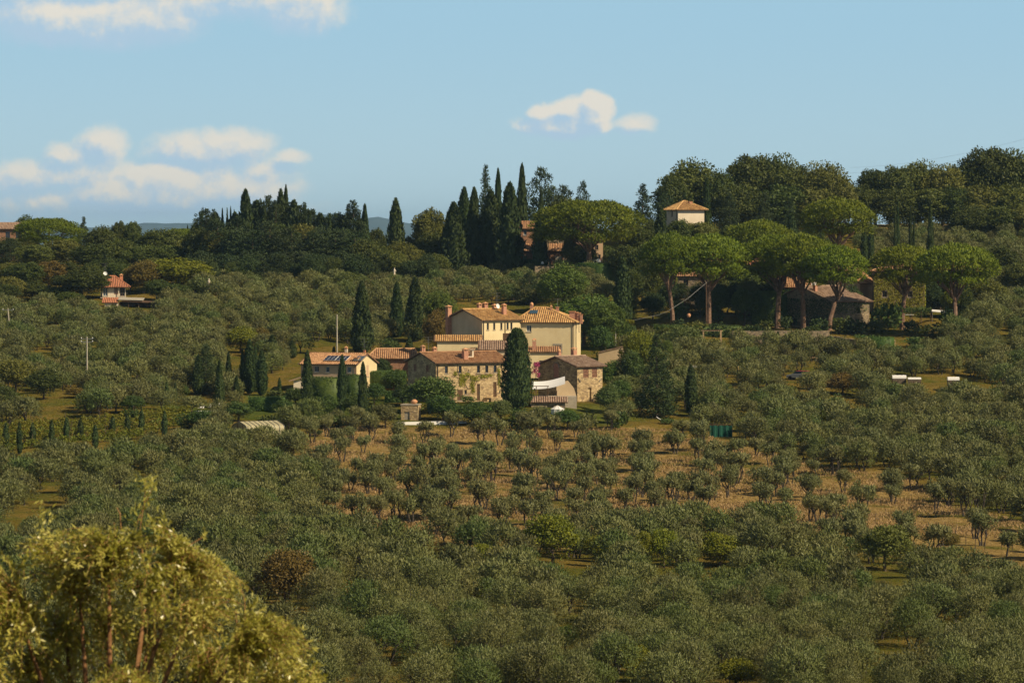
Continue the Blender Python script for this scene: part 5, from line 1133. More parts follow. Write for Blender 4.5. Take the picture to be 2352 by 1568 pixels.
# ------------------------------------------------------------------ the stone barn, its terrace and tent
def barn():
    d = 652; th = R(40); m = Z1[2] * px(d); base = 1130
    h = house('stone_barn', zu(Z1, 1885), zv(Z1, base), d, th, 'square stone barn with brick lattice windows, right of the fat cypress', 'barn')
    fx = lambda x: (x - 1885) * m / math.cos(th); fz = lambda y: (base - y) * m; L = fx(2130); Wd = 370 * m / math.sin(th); ze = fz(772); gx = lambda x: (x - 1515) * m / math.sin(th)
    front = [(fx(1942), fx(1996), fz(888), fz(790), 'lattice'), (fx(2028), fx(2078), fz(888), fz(790), 'lattice'), (fx(1990), fx(2022), fz(1120), fz(985), 'open')]
    left = [(gx(1660), gx(1712), fz(893), fz(795), 'shutter', M_BRICKP)]
    shell(h, L, Wd, -2.5, ze, M_STONE, front=front, left=left, gable=1.28)
    gable_roof(h, L, Wd, ze + .05, 1.28, mat=M_TILEG, over=.5, og=.55)
    ar = MB(); n = 10; c0 = gx(1686); r = (gx(1712) - gx(1660)) / 2; y0 = lambda q: Wd - q
    for i in range(n):
        a0, a1 = math.pi * i / n, math.pi * (i + 1) / n
        for rr, xo in ((r, 0), ): ar.poly([(-.03, y0(c0), fz(795)), (-.03, y0(c0 + rr * math.cos(a0)), fz(795) + rr * math.sin(a0)), (-.03, y0(c0 + rr * math.cos(a1)), fz(795) + rr * math.sin(a1))], [(0, 1, 2)])
    ar.build('arch_panel', M_BRICKP, h)
    tr_ = MB()
    for i in range(n):
        a0, a1 = math.pi * i / n, math.pi * (i + 1) / n
        tr_.bar((-.05, y0(c0 + r * 1.12 * math.cos(a0)), fz(795) + r * 1.12 * math.sin(a0)), (-.05, y0(c0 + r * 1.12 * math.cos(a1)), fz(795) + r * 1.12 * math.sin(a1)), .07, 4)
    tr_.build('arch_trim', M_TRIM, h)
    for (a, b, c, e) in ((1890, 890, 1912, 925), (2118, 900, 2092, 925)): MB().bar((fx(a), -.12, fz(b)), (fx(c), -.12, fz(e)), .06, 5).build('wall_tie', M_METAL, h)
    chimney(h, fx(1940) + 3.1, Wd * .62, ze + .5, ze + 2.2, .7); chimney(h, fx(1830) + 3.4, Wd * .75, ze + .5, ze + 1.9, .5, 'round')
    # terrace wall, sail and shed below
    d2 = 640; m2 = Z1[2] * px(d2)
    s = house('terrace_shed', zu(Z1, 1440), zv(Z1, 1180), d2 - 3, 0, 'low shed with mossy tile roof and arch under the terrace sail', 'outbuilding'); Ls = 335 * m2
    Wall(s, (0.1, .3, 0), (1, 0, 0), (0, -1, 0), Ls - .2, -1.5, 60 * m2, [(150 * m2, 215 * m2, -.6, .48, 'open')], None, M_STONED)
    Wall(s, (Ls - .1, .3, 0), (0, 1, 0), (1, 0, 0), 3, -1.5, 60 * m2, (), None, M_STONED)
    shed_roof(s, 0, Ls, 0, 2.4, 60 * m2, 60 * m2 + .75, M_TILEG)
    t = house('terrace', zu(Z1, 1440), zv(Z1, 1060), d2, 0, 'shaded paved terrace with brown back wall under the white sail', 'terrace')
    MB().box(0, 440 * m2, .2, 5.5, -2.5, -.15).build('floor', M_TRIM, t)
    bw = MB(); q = 5.3; bw.poly([(250 * m2, q, -.15), (440 * m2, q, -.15), (420 * m2, q, 60 * m2), (360 * m2, q, 135 * m2), (250 * m2, q, 110 * m2), (250 * m2, q + .3, -.15), (440 * m2, q + .3, -.15), (420 * m2, q + .3, 60 * m2), (360 * m2, q + .3, 135 * m2), (250 * m2, q + .3, 110 * m2)], [(0, 1, 2, 3, 4), (9, 8, 7, 6, 5), (0, 5, 6, 1), (1, 6, 7, 2), (2, 7, 8, 3), (3, 8, 9, 4)]); bw.build('back_wall', M_TAUPE, t)
    sail = house('shade_sail', zu(Z1, 1455), zv(Z1, 1055), d2, 0, 'white shade sail stretched over the terrace below the barn', 'awning'); sb = MB(); n = 12
    P = lambda i, j: ((i / n) * 315 * m2, .3 + 4.2 * j / 5, (62 + 50 * (i / n) ** 1.3 - 12 * math.sin(math.pi * i / n) + 62 * (j / 5)) * m2 - .15 * math.sin(math.pi * j / 5))
    for i in range(n):
        for j in range(5):
            a_, b_, c_, e_ = P(i, j), P(i + 1, j), P(i + 1, j + 1), P(i, j + 1)
            sb.quad(a_, b_, c_, e_)
    so_ = sb.build('canopy', M_CANVAS, sail); sm = so_.modifiers.new('thick', 'SOLIDIFY'); sm.thickness = .03; sm.use_quality_normals = True
    for xx in (40, 150): MB().bar((xx * m2, .4, -.1), (xx * m2, .4, 85 * m2), .06, 6).build('post', M_WOOD, sail)
    MB().bar((10 * m2, .38, 88 * m2), (160 * m2, .38, 88 * m2), .06, 5).build('beam', M_WOOD, sail)
    tb = house('terrace_table', zu(Z1, 1690), zv(Z1, 1058), d2, 0, 'pale round table on the terrace edge under the sail', 'table'); MB().lathe([(.01, .72), (.5, .72), (.5, .76), (.01, .76)], (0, 1, 0), 12).build('table_top', M_WOODL, tb); MB().bar((0, 1, -.1), (0, 1, .72), .05, 6).build('leg', M_WOOD, tb)
    # bougainvillea
    b = onground(zu(Z1, 1490), zv(Z1, 1060)); bo = empty('flowering_shrub', at(zu(Z1, 1490), zv(Z1, 905), 655)); rg = np.random.default_rng(4)
    bl = [(rg.uniform(-.35, .35), rg.uniform(-.3, .3), rg.uniform(.3, 2.4), .35, .35, .4) for _ in range(12)]
    V, Fc = blob_leaves(rg, bl, 30, .2, .14); link('crown', np_mesh('bougainvillea_crown', V, Fc, M_PINKFL), bo); MB().bar((0, 0, -2), (0, 0, 1), .05, 5).build('trunk', M_BARK, bo)
    tag(bo, label='magenta flowering shrub climbing between the fat cypress and the barn', cat='shrub')
    # white garden tent
    p = onground(zu(Z1, 1697), zv(Z1, 1235)); tn = empty('garden_tent', p, R(15)); n = 8; rr = 1.0; mb = MB()
    ring = [(rr * math.cos(2 * math.pi * i / n), rr * math.sin(2 * math.pi * i / n)) for i in range(n)]
    for i in range(n):
        a_, b_ = ring[i], ring[(i + 1) % n]
        mb.quad((a_[0], a_[1], -.3), (b_[0], b_[1], -.3), (b_[0], b_[1], .75), (a_[0], a_[1], .75)); mb.poly([(a_[0] * 1.06, a_[1] * 1.06, .74), (b_[0] * 1.06, b_[1] * 1.06, .74), (0, 0, 1.3)], [(0, 1, 2)])
    mb.build('canopy', M_CANVAS, tn); sk = MB()
    for i in range(n): sk.bar((ring[i][0] * 1.07, ring[i][1] * 1.07, .75), (0, 0, 1.32), .02, 4)
    sk.build('seam', M_TRIM, tn); tag(tn, label='small white eight sided garden tent below the terrace shed', cat='tent')
barn()
# ------------------------------------------------------------------ stone shed with the big jar, and the white wall
def stone_shed():
    d = 624; m = Z1[2] * px(d); th = R(-8)
    h = house('stone_shed', zu(Z1, 367), zv(Z1, 1325), d, th, 'small flat roofed stone shed with grey door and a jar on top', 'shed'); L = 165 * m; off = empty('shed_body', (-L, 0, 0)); off.parent = h; H = 178 * m
    fx = lambda x: (x - 202) * m
    Wall(off, (0, 0, 0), (1, 0, 0), (0, -1, 0), L, -1, H, [(fx(232), fx(285), 0, 115 * m, 'door', M_TRIM)], None, M_STONE); Wall(off, (0, 2.6, 0), (0, -1, 0), (-1, 0, 0), 2.6, -1, H, (), None, M_STONE)
    Wall(off, (L, 0, 0), (0, 1, 0), (1, 0, 0), 2.6, -1, H, (), None, M_STONE); Wall(off, (L, 2.6, 0), (-1, 0, 0), (0, 1, 0), L, -1, H, (), None, M_STONE)
    MB().box(-.08, L + .08, -.08, 2.68, H + .002, H + .12).build('roof', M_TRIM, off)
    p = at(zu(Z1, 330), zv(Z1, 1143), d + 1.2); j = MB().lathe([(.01, 0), (.25, .01), (.38, .12), (.50, .32), (.50, .42), (.38, .56), (.24, .62), (.26, .68), (.22, .68), (.2, .6)], (0, 0, 0), 16).build('terracotta_jar', M_TERRA, None, True, loc=(p.x, p.y, h.location.z + H + .12)); tag(j, label='big round terracotta jar standing on the flat roof of the stone shed', cat='jar')
    a, b = onground(908, 976), onground(1072, 972); w = MB(); w.obox(((a.x + b.x) / 2, (a.y + b.y) / 2, (a.z + b.z) / 2 + .1), ((b - a) / 2), (0, .15, 0), (0, 0, .28)); o = w.build('low_wall', M_WHITE); tag(o, label='long low white wall in front of the stone shed', cat='wall')
stone_shed()
# ------------------------------------------------------------------ the house with solar panels
def solar_house():
    d = 664; th = R(-19); m = Z5[2] * px(d); base = 740
    h = house('plaster_house', zu(Z5, 1642), zv(Z5, base), d, th, 'plaster house with solar panels on its tile roof, behind three columnar cypresses')
    fz = lambda y: (base - y) * m; L = 500 * m / math.cos(th); Wd = 165 * m / math.sin(-th); fx = lambda x: (x - 1642) * m / math.cos(th) + L; ze = fz(600)
    off = empty('house_body', (-L, 0, 0)); off.parent = h
    front = [(fx(1264), fx(1304), fz(674), fz(622), 'white'), (fx(1366), fx(1400), fz(676), fz(626), 'white'), (fx(1560), fx(1595), fz(676), fz(626), 'white')]
    right = [(4.3, 5.3, fz(720), fz(618), 'shutter', M_TRIM)]
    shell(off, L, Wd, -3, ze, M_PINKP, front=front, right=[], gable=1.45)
    Wall(off, (L + .01, 0, 0), (0, 1, 0), (1, 0, 0), Wd, -3, ze, right, (Wd / 2, 1.45), M_CREAM, name='gable_wall')  # sunlit gable: the sun's brightness is put into its paler plaster
    gable_roof(off, L, Wd, ze + .05, 1.45, mat=M_TILE, over=.4, og=.3)
    k = 1.45 / (Wd / 2); nrm = Vector((0, -k, 1)).normalized()
    for i, (a, b) in enumerate(((1262, 1362), (1366, 1466), (1530, 1602))):
        xa, xb = fx(a) + 1.3, fx(b) + 1.3; y0, y1 = .7, 2.7; c = Vector(((xa + xb) / 2, (y0 + y1) / 2, ze + .05 + (y0 + y1) / 2 * k)) + nrm * .24
        pn = MB(); pn.obox(c, ((xb - xa) / 2, 0, 0), (0, (y1 - y0) / 2, (y1 - y0) / 2 * k), nrm * .03); p = pn.build('solar_panel', M_WHITE if i < 2 else M_TRIM, off)
        for q in range(3):
            for r_ in range(2):
                cc_ = c + Vector(((q - 1) * (xb - xa) / 3, (r_ - .5) * (y1 - y0) / 2, (r_ - .5) * (y1 - y0) / 2 * k)) + nrm * .035
                MB().obox(cc_, ((xb - xa) / 6 * .92, 0, 0), (0, (y1 - y0) / 4 * .93, (y1 - y0) / 4 * k * .93), nrm * .008).build('cell', M_SOLAR if i < 2 else M_BLUEGL, p)
    chimney(off, fx(1620), 1.2, ze, fz(548), .7, 'flat', M_PINKP); chimney(off, fx(1353) + 1.6, Wd * .6, ze + 1, fz(478), .4, 'cap', M_PALEP); antenna(off, fx(1535) + 1.4, Wd * .55, ze + 1.2, 2.6, arms=4)
    MB().box(fx(1535) + 1.1, fx(1535) + 1.4, Wd * .6, Wd * .6 + .3, ze + 1.2, ze + 2.0).build('chimney', M_TILER, off)
    pipe(off, [(L - .15, -.1, ze - .1), (L - .15, -.1, -2)])
    l = house('lean_to', zu(Z5, 1055), zv(Z5, 785), 662, 0, 'small low lean-to at the left end of the solar panel house', 'outbuilding'); m2 = Z5[2] * px(662)
    Wall(l, (30 * m2, .2, 0), (1, 0, 0), (0, -1, 0), 100 * m2, -2, 40 * m2, (), None, M_PALEP); MB().obox((60 * m2, 1, 55 * m2), (70 * m2, 0, 22 * m2), (0, 1.3, 0), (-.03, 0, .06)).build('roof', M_TILEG, l)
solar_house()
def brick_barn():
    d = 692; m = Z5[2] * px(d); h = house('brick_barn', zu(Z5, 1748), zv(Z5, 690), d, 0, 'dark red brick barn with long tile roof behind the short cypresses', 'barn'); L = 420 * m; ze = (690 - 545) * m
    shell(h, L, 6, -2, ze, M_BRICK, front=[(1.2, 2.2, .3, 2.2, 'door')], gable=None)
    hip_roof(h, L, 6, ze + .05, 1.35, mat=M_TILE, over=.45, rl=(1.2, L - .3))
brick_barn()
def garden_ridge():
    p = house('tiled_wall', zu((1264, 610.2, .2224), 505), 822, 700, R(-12), 'low wall topped with tiles right of the villa, among shrubs', 'wall')
    m = .2224 * px(700); MB().obox((150 * m, 0, .0), (155 * m, 0, 38 * m), (0, .25, 0), (0, 0, 1.5)).build('wall', M_TAUPE, p)
    tb = MB()
    for i in range(16): tb.obox((i * 20 * m, 0, 1.55 + (i * 20 - 150) / 155 * 38 * m), (8 * m, 0, 2 * m), (0, .4, 0), (0, 0, .06))
    tb.build('coping', M_TILEG, p)
garden_ridge()
# ------------------------------------------------------------------ greenhouse
def greenhouse():
    d = 606; m = Z5[2] * px(d); th = R(38); p = at(zu(Z5, 672), zv(Z5, 1262), d); h = empty('greenhouse', p, th); L = 320 * m / math.cos(th); Wd = 145 * m / math.sin(th); H = 108 * m
    prof = [(0, 0), (0, H * .8), (.12, H * .96), (.4, H * 1.08), (Wd * .5, H * 1.38), (Wd - .4, H * 1.08), (Wd - .12, H * .96), (Wd, H * .8), (Wd, 0)]
    sk = MB(); n = len(prof)
    for i in range(n - 1): sk.quad((.0, prof[i][0], prof[i][1]), (L, prof[i][0], prof[i][1]), (L, prof[i + 1][0], prof[i + 1][1]), (0, prof[i + 1][0], prof[i + 1][1]))
    k = sk.build('film', M_POLY, h); k.modifiers.new('thick', 'SOLIDIFY').thickness = .02
    for xx in (0, L):
        e = MB(); e.poly([(xx, a, b) for a, b in prof], [tuple(range(n))] if xx else [tuple(range(n))[::-1]]); e.build('end_sheet', M_POLY, h)
    for i in range(9):
        x = L * i / 8; MB().tube([(x, a + (-.04 if a < Wd / 2 else .04), b + .04) for a, b in prof], [.045] * n, 5).build('rib', M_METAL, h)
    for (a, b) in ((Wd * .25, H * 1.2), (Wd * .6, H * 1.25), (Wd * .6, .0)): MB().bar((-.04, a, 0), (-.04, a, b), .03, 4).build('end_post', M_WOOD, h)
    tag(h, label='cream plastic tunnel greenhouse with dark ribs below the village garden', cat='greenhouse')
greenhouse()
# ------------------------------------------------------------------ house on the left with red hipped roof
def red_house():
    d = 822; m = Z2[2] * px(d); base = 960
    h = house('red_roof_house', zu(Z2, 905), zv(Z2, base), d, R(8), 'two storey house with red hipped roof among the left woods'); fz = lambda y: (base - y) * m; fx = lambda x: (x - 905) * m; L = fx(1112); Wd = 6.5; ze = fz(848)
    front = [(fx(912), fx(952), fz(938), fz(864), 'blue'), (fx(1008), fx(1046), fz(925), fz(862), 'lattice'), (fx(1060), fx(1104), fz(938), fz(864), 'dark')]
    shell(h, L, Wd, -4, ze, M_PALEP, front=front); hip_roof(h, L, Wd, ze + .15, 1.65, over=.85, mat=M_TILER, rl=(1.6, 2.6))
    MB().box(-.4, L + .4, -.9, -.003, fz(958), fz(950)).build('balcony', M_TRIM, h); rl = MB()
    for i in range(12): rl.bar((-.35 + i * (L + .7) / 11, -.85, fz(950)), (-.35 + i * (L + .7) / 11, -.85, fz(950) + .8), .015, 3)
    rl.bar((-.4, -.85, fz(950) + .8), (L + .4, -.85, fz(950) + .8), .025, 4); rl.build('railing', M_METAL, h)
    chimney(h, fx(1080), 3.2, ze + .3, fz(765), .6, 'cap', M_TILER); antenna(h, fx(934), 2.2, ze + 1.2, fz(650) - ze - 1.2, dish=True, arms=2)
    MB().bar((fx(1046), -.3, -1), (fx(1046), -.3, ze), .07, 6).build('post', M_PALEP, h)
    s = house('lean_to_shed', zu(Z2, 905), zv(Z2, 1050), 808, 0, 'low shed with tile and grey sheet roof below the red roofed house', 'shed'); m2 = Z2[2] * px(808)
    Wall(s, (20 * m2, .3, 0), (1, 0, 0), (0, -1, 0), 120 * m2, -2, 55 * m2, [(60 * m2, 100 * m2, -.4, 40 * m2, 'door')], None, M_PALEP)
    shed_roof(s, 0, 135 * m2, 0, 2.2, 52 * m2, 95 * m2, M_TILER, over=.1)
    MB().obox((250 * m2, 1.6, 85 * m2), (112 * m2, 0, -3 * m2), (0, 1.5, 9 * m2), (0, 0, .04)).build('sheet_roof', M_CONC, s); MB().obox((330 * m2, 1.8, 62 * m2), (160 * m2, 0, -9 * m2), (0, 1.9, .1), (0, 0, .05)).build('dark_roof', M_WOOD, s)
    for xx in (150, 230, 320, 400, 480): MB().bar((xx * m2, .3, -2), (xx * m2, .3, 62 * m2), .07, 5).build('post', M_WOOD, s)
    MB().box(140 * m2, 480 * m2, 2.6, 2.9, -2, 60 * m2).build('back_wall', M_WOOD, s)
red_house()
def far_farm():
    d = 950; m = Z2[2] * px(d); h = house('brick_farm', zu(Z2, -160), zv(Z2, 480), d, 0, 'reddish brick building cut by the left edge on the skyline'); L = 372 * m; ze = 140 * m
    shell(h, L, 7, -4, ze, M_BRICK, front=[(L * .56, L * .56 + 1.0, ze - 2.2, ze - .8, 'dark'), (L * .8, L * .8 + 1.0, ze - 2.2, ze - .8, 'dark'), (L * .3, L * .3 + 1.0, ze - 2.2, ze - .8, 'dark')]); hip_roof(h, L, 7, ze, 1.2, over=.5, mat=M_TILEG, rl=(2, L - 1))
far_farm()
# ------------------------------------------------------------------ brick house on the hilltop
def hill_house():
    d = 876; m = Z4[2] * px(d); base = 1140
    h = house('hilltop_brick_house', zu(Z4, 868), zv(Z4, base), d, 0, 'brick house with tower and tiled lean-tos beside the largest umbrella pine'); fz = lambda y: (base - y) * m; fx = lambda x: (x - 868) * m
    T_ = empty('tower', (0, 1.5, 0)); T_.parent = h; L = fx(1025)
    shell(T_, L, 5, -2, fz(788), M_BRICK, front=[(fx(900), fx(932), fz(862), fz(812), 'blue')]); shed_roof(T_, 0, L, -.4, 5, fz(795), fz(795) + 1.6, M_TILE)
    for (a, b, y0, y1, o) in ((912, 1012, 1022, 940, 0), (1170, 1312, 1026, 938, 1)):
        q = empty('lean_to', (fx(a), -1.2, 0)); q.parent = h; Lq = (b - a) * m
        ops = [(Lq * .38, Lq * .9, .1, fz(1075), 'door', M_PALEP)] if o else []
        Wall(q, (0, .2, 0), (1, 0, 0), (0, -1, 0), Lq, -2, fz(y0), ops, None, M_BRICK); Wall(q, (Lq, .2, 0), (0, 1, 0), (1, 0, 0), 3, -2, fz(y0), (), None, M_BRICK); Wall(q, (0, 3, 0), (0, -1, 0), (-1, 0, 0), 2.8, -2, fz(y0), (), None, M_BRICK)
        shed_roof(q, 0, Lq, -.2, 2.6, fz(y0), fz(y0) + (y0 - y1) * m * .9, M_TILE, over=.25)
    M2 = empty('main_block', (fx(1020), 2.4, 0)); M2.parent = h; L2 = fx(1500) - fx(1020)
    shell(M2, L2, 7, -2, fz(840), M_STONED, front=[(3, 4, fz(1000), fz(930), 'shutter'), (6, 7, fz(1000), fz(930), 'shutter')]); gable_roof(M2, L2, 7, fz(840), 1.0, mat=M_TILE)
    W2 = empty('wing', (fx(1600), -1, 0)); W2.parent = h; L3 = 118 * m
    shell(W2, L3, 6, -2, fz(905), M_PINKP, front=[(L3 * .2, L3 * .42, fz(1120), fz(1060), 'white'), (L3 * .6, L3 * .8, fz(1120), fz(1060), 'dark'), (L3 * .3, L3 * .6, fz(1010), fz(960), 'dark')]); hip_roof(W2, L3, 6, fz(905), .9, mat=M_TILE, rl=(1, L3 - 1), over=.4)
hill_house()
# ------------------------------------------------------------------ cream house with hipped roof on the right ridge
def ridge_house():
    d = 884; m = Z5b[2] * px(d); th = R(20); base = 830
    h = house('cream_ridge_house', zu(Z5b, 535), zv(Z5b, base), d, th, 'cream house with pyramid tile roof standing high among ridge trees'); fz = lambda y: (base - y) * m; L = 275 * m / math.cos(th); Wd = 108 * m / math.sin(th); ze = fz(665)
    shell(h, L, Wd, -6, ze, M_PALEP, left=[(Wd * .42, Wd * .42 + .75, fz(745), fz(686), 'dark')]); hip_roof(h, L, Wd, ze + .05, 1.55, over=.65, mat=M_TILEO, rl=(L * .42, L * .5))
    chimney(h, L * .62, Wd * .35, ze + .5, fz(595), .65, 'flat'); pipe(h, [(-.1, .6, ze - .1), (-.1, .6, -4)])
ridge_house()
# ------------------------------------------------------------------ houses of the pine park
def park_houses():
    # small brick hut seen between the pine trunks
    d = 790; m = Z7[2] * px(d); base = 720
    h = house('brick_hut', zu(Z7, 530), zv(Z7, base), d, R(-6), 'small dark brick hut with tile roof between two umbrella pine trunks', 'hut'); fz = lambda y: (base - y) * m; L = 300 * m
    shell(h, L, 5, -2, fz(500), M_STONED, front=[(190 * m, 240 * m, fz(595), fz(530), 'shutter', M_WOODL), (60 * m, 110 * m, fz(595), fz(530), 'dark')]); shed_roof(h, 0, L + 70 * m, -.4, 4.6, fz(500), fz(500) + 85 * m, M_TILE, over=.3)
    for xx in (312, 340, 375): MB().box(xx * m, (xx + 14) * m, .2, .6, -1, fz(500) - .1).build('porch_column', M_PINKP, h)
    MB().box(L, L + 90 * m, .1, 1.2, fz(640), fz(615)).build('porch_wall', M_PINKP, h)
    # ivy house with pink roof; tree shade put into the ivy's colour
    d = 795; m = Z7[2] * px(d); h = house('ivy_house', zu(Z7, 1262), zv(Z7, 820), d, 0, 'tall house in shaded ivy behind the forked trunk pine'); L = 300 * m; H = (820 - 385) * m
    shell(h, L, 6, -2, H, M_STONED, front=[(.8, 1.7, H - 2, H - .7, 'dark')]); hip_roof(h, L, 6, H, 1.3, mat=M_TILER, rl=(2, L - 2))
    def wallleaf(L_, H_, off=0, z0=0): 
        def f(rg, n):
            return np.stack([rg.uniform(0, L_, n), -.05 - rg.uniform(0, .15, n) + off, rg.uniform(z0, H_, n)], 1), np.tile([0, -1., .1], (n, 1))
        return f
    ivy(h, wallleaf(L, H - .1), 2600, 5, M_CYP)
    # gabled tile roof right of it
    d = 775; m = Z7[2] * px(d); th = R(22); h = house('tiled_cottage', zu(Z7, 1560), zv(Z7, 840), d, R(-5), 'cottage with pale sunlit tile roof behind the leaning pine trunk', 'cottage'); L = 330 * m; H = (840 - 602) * m
    shell(h, L, 7, -2, H, M_STONED, front=[(1, 2, H - 2.2, H - .9, 'dark')], gable=1.7); gable_roof(h, L, 7, H, 1.7, mat=M_TILE, over=.5); ivy(h, wallleaf(L, H - .1), 1900, 6, M_CYP)  # dark leaf colour of the ivy stands in for the pine shade
    ac = MB(); p = at(zu(Z7, 1937), zv(Z7, 606), d - 6); a = empty('air_conditioner', p); MB().box(-.42, .42, 0, .35, 0, .78).build('casing', M_WHITE, a); MB().lathe([(.01, 0), (.26, 0), (.26, .02), (.01, .02)], (0, 0, 0), 14).build('fan_grille', M_METAL, a, loc=(-.05, -.01, .4)).rotation_euler = (R(90), 0, 0); tag(a, label='white air conditioner box on the ivy wall between the tiled roofs', cat='air conditioner')
    # long low house with the weathered roof; pine shade put into its wall colour
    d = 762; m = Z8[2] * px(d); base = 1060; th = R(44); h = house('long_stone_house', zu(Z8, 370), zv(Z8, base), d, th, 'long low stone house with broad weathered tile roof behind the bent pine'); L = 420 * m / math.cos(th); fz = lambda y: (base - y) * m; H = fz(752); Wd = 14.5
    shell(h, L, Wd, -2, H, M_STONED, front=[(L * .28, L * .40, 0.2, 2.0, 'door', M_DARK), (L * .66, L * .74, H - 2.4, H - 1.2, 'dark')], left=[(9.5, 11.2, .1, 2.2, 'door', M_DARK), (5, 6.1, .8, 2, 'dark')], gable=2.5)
    gable_roof(h, L, Wd, H, 2.5, mat=M_TILEG, over=.6, og=.5); chimney(h, .6, 4.6, H + .6, H + 2.6, .6, 'flat'); chimney(h, L * .42, 1.2, H, H + 1.1, .2, 'flat', M_METAL)
    def side(rg, n): return np.stack([-.05 - rg.uniform(0, .15, n), rg.uniform(0, Wd, n), rg.uniform(.8, H + .3, n)], 1), np.tile([-1., 0, .1], (n, 1))
    ivy(h, side, 3200, 7, M_CYP); ivy(h, lambda rg, n: (np.stack([rg.uniform(0, 1, n) ** 1.5 * L, -.05 - rg.uniform(0, .12, n), H - rg.uniform(0, 1, n) ** 1.6 * 2.4], 1), np.tile([0, -1., .1], (n, 1))), 900, 8, M_HEDGE)
    # gable with chimney
    d = 782; m = Z8[2] * px(d); base = 800; h = house('gabled_cottage', zu(Z8, 655), zv(Z8, base), d, R(58), 'cottage whose tile roof falls steeply to the right, left of the ivy tower', 'cottage'); H = (base - 560) * m
    shell(h, 6, 7, -2, H, M_PINKP, gable=2.6); gable_roof(h, 6, 7, H, 2.6, mat=M_TILE, over=.4); chimney(h, 1.0, 2.0, H + .6, H + 2.8, .55, 'cap', M_PALEP)
    # ivy tower
    d = 778; m = Z8[2] * px(d); base = 870; h = house('ivy_tower_house', zu(Z8, 800), zv(Z8, base), d, R(-3), 'tall house covered in yellow green ivy between two umbrella pines'); L = 525 * m; H = (base - 440) * m; fx = lambda x: (x - 800) * m; fz = lambda y: (base - y) * m
    shell(h, L, 7, -3, H, M_STONED, front=[(fx(1150), fx(1195), fz(716), fz(655), 'dark'), (fx(890), fx(935), fz(716), fz(655), 'dark'), (fx(1150), fx(1195), fz(560), fz(510), 'dark')]); hip_roof(h, L, 7, H, 1.2, mat=M_TILE, over=.4)
    def tw(rg, n):
        P = np.stack([rg.uniform(0, L, n), -.06 - rg.uniform(0, .2, n), rg.uniform(-1, H, n)], 1)
        bad = np.zeros(n, bool)
        for (x, y) in ((1172, 686), (912, 686), (1172, 535)): bad |= (np.abs(P[:, 0] - fx(x)) < .55) & (np.abs(P[:, 2] - fz(y)) < .75)
        P = P[~bad]; return P, np.tile([0, -1., .2], (len(P), 1))
    ivy(h, tw, 6500, 9, M_IVY, .24)
    ivy(h, lambda rg, n: (np.stack([L + .05 + rg.uniform(0, .15, n), rg.uniform(0, 7, n), rg.uniform(-1, H, n)], 1), np.tile([1., 0, .2], (n, 1))), 2500, 10, M_IVY, .24)
    # terrace with vine pergola
    d = 766; m = Z8[2] * px(d); p = at(zu(Z8, 980), zv(Z8, 950), d); h = empty('vine_pergola', p); L = 420 * m; 
    for i in range(5):
        for yy in (0, 2.6): MB().bar((i * L / 4, yy, -.5), (i * L / 4, yy, 1.9), .06, 5).build('post', M_WOOD, h)
    rg = np.random.default_rng(12); n = 2600; P = np.stack([rg.uniform(-.2, L, n), rg.uniform(-.3, 2.8, n), 1.75 + rg.normal(size=n) * .22 - (rg.random(n) < .25) * rg.uniform(0, .9, n)], 1)
    V, Fc = leafmesh(P, unit(rg, n), unit(rg, n) + np.array([0, -.3, .8]), .26 * rg.uniform(.6, 1.3, n), .2 * rg.uniform(.6, 1.3, n)); link('vine', np_mesh('pergola_vine', V, Fc, M_HEDGE), h); tag(h, label='pergola covered with dark vines below the ivy covered tower', cat='pergola')
    q = empty('garden_table', at(zu(Z8, 1150), zv(Z8, 930), d - .4)); MB().box(-1.1, 1.1, -.4, .4, .55, .6).build('table_top', M_CANVAS, q)
    for sx in (-1, 1): MB().bar((sx * .9, 0, -.3), (sx * .9, 0, .55), .04, 5).build('leg', M_WOOD, q)
    tag(q, label='white table under the vine pergola', cat='table')
    a = empty('white_awning', at(zu(Z8, 1400), zv(Z8, 950), d)); MB().obox((1.3, .6, 1.55), (1.35, 0, -.12), (0, 1.1, .1), (0, 0, .09)).build('canopy', M_CANVAS, a)
    for xx in (.1, 2.5): MB().bar((xx, -.3, -.5), (xx, -.3, 1.5), .04, 5).build('post', M_METAL, a)
    tag(a, label='white awning on posts at the right end of the vine pergola', cat='awning')
park_houses()
# ------------------------------------------------------------------ poles, wires, cars and other small things
def power_pole(u, v0, v1, arms, label, lean=0, d=None):
    p = onground(u, v0) if d is None else at(u, v0, d); h = (v0 - v1) * px(p.y); r = empty('power_pole', p); top = Vector((lean, 0, h))
    MB().tube([(0, 0, -1.5), top], [.15, .10], 8).build('pole', M_CONC, r)
    for i in range(arms):
        z = h - .35 - i * .5; x = lean * z / h; a = MB().box(x - .95, x + .95, -.06, .06, z - .05, z + .05).build('crossarm', M_METAL, r)
        for xx in (-.9, 0, .9): MB().lathe([(.05, 0), (.08, .06), (.05, .14), (.02, .2)], (x + xx, 0, z + .052), 8).build('insulator', M_WHITE, a)
    tag(r, label=label, cat='power pole'); return r, p + top
_, p1 = power_pole(26, 784, 708, 1, 'leaning grey power pole near the left edge of the photo', -.6)
_, p2 = power_pole(200, 880, 774, 2, 'tall pale power pole with two crossarms in the left olive grove')
_, p3 = power_pole(774, 792, 722, 0, 'plain pole without crossarm left of the huge cypress', d=722)
def wire(name, a, b, sag, r, label, mat=M_METAL):
    n = 16; pts = [Vector(a).lerp(Vector(b), i / n) - Vector((0, 0, sag * 4 * (i / n) * (1 - i / n))) for i in range(n + 1)]
    o = MB().tube(pts, [r] * (n + 1), 4).build(name, mat); tag(o, label=label, cat='cable'); return o
wire('power_line', p1, p2, 1.5, .012, 'thin wire between the two power poles on the left')
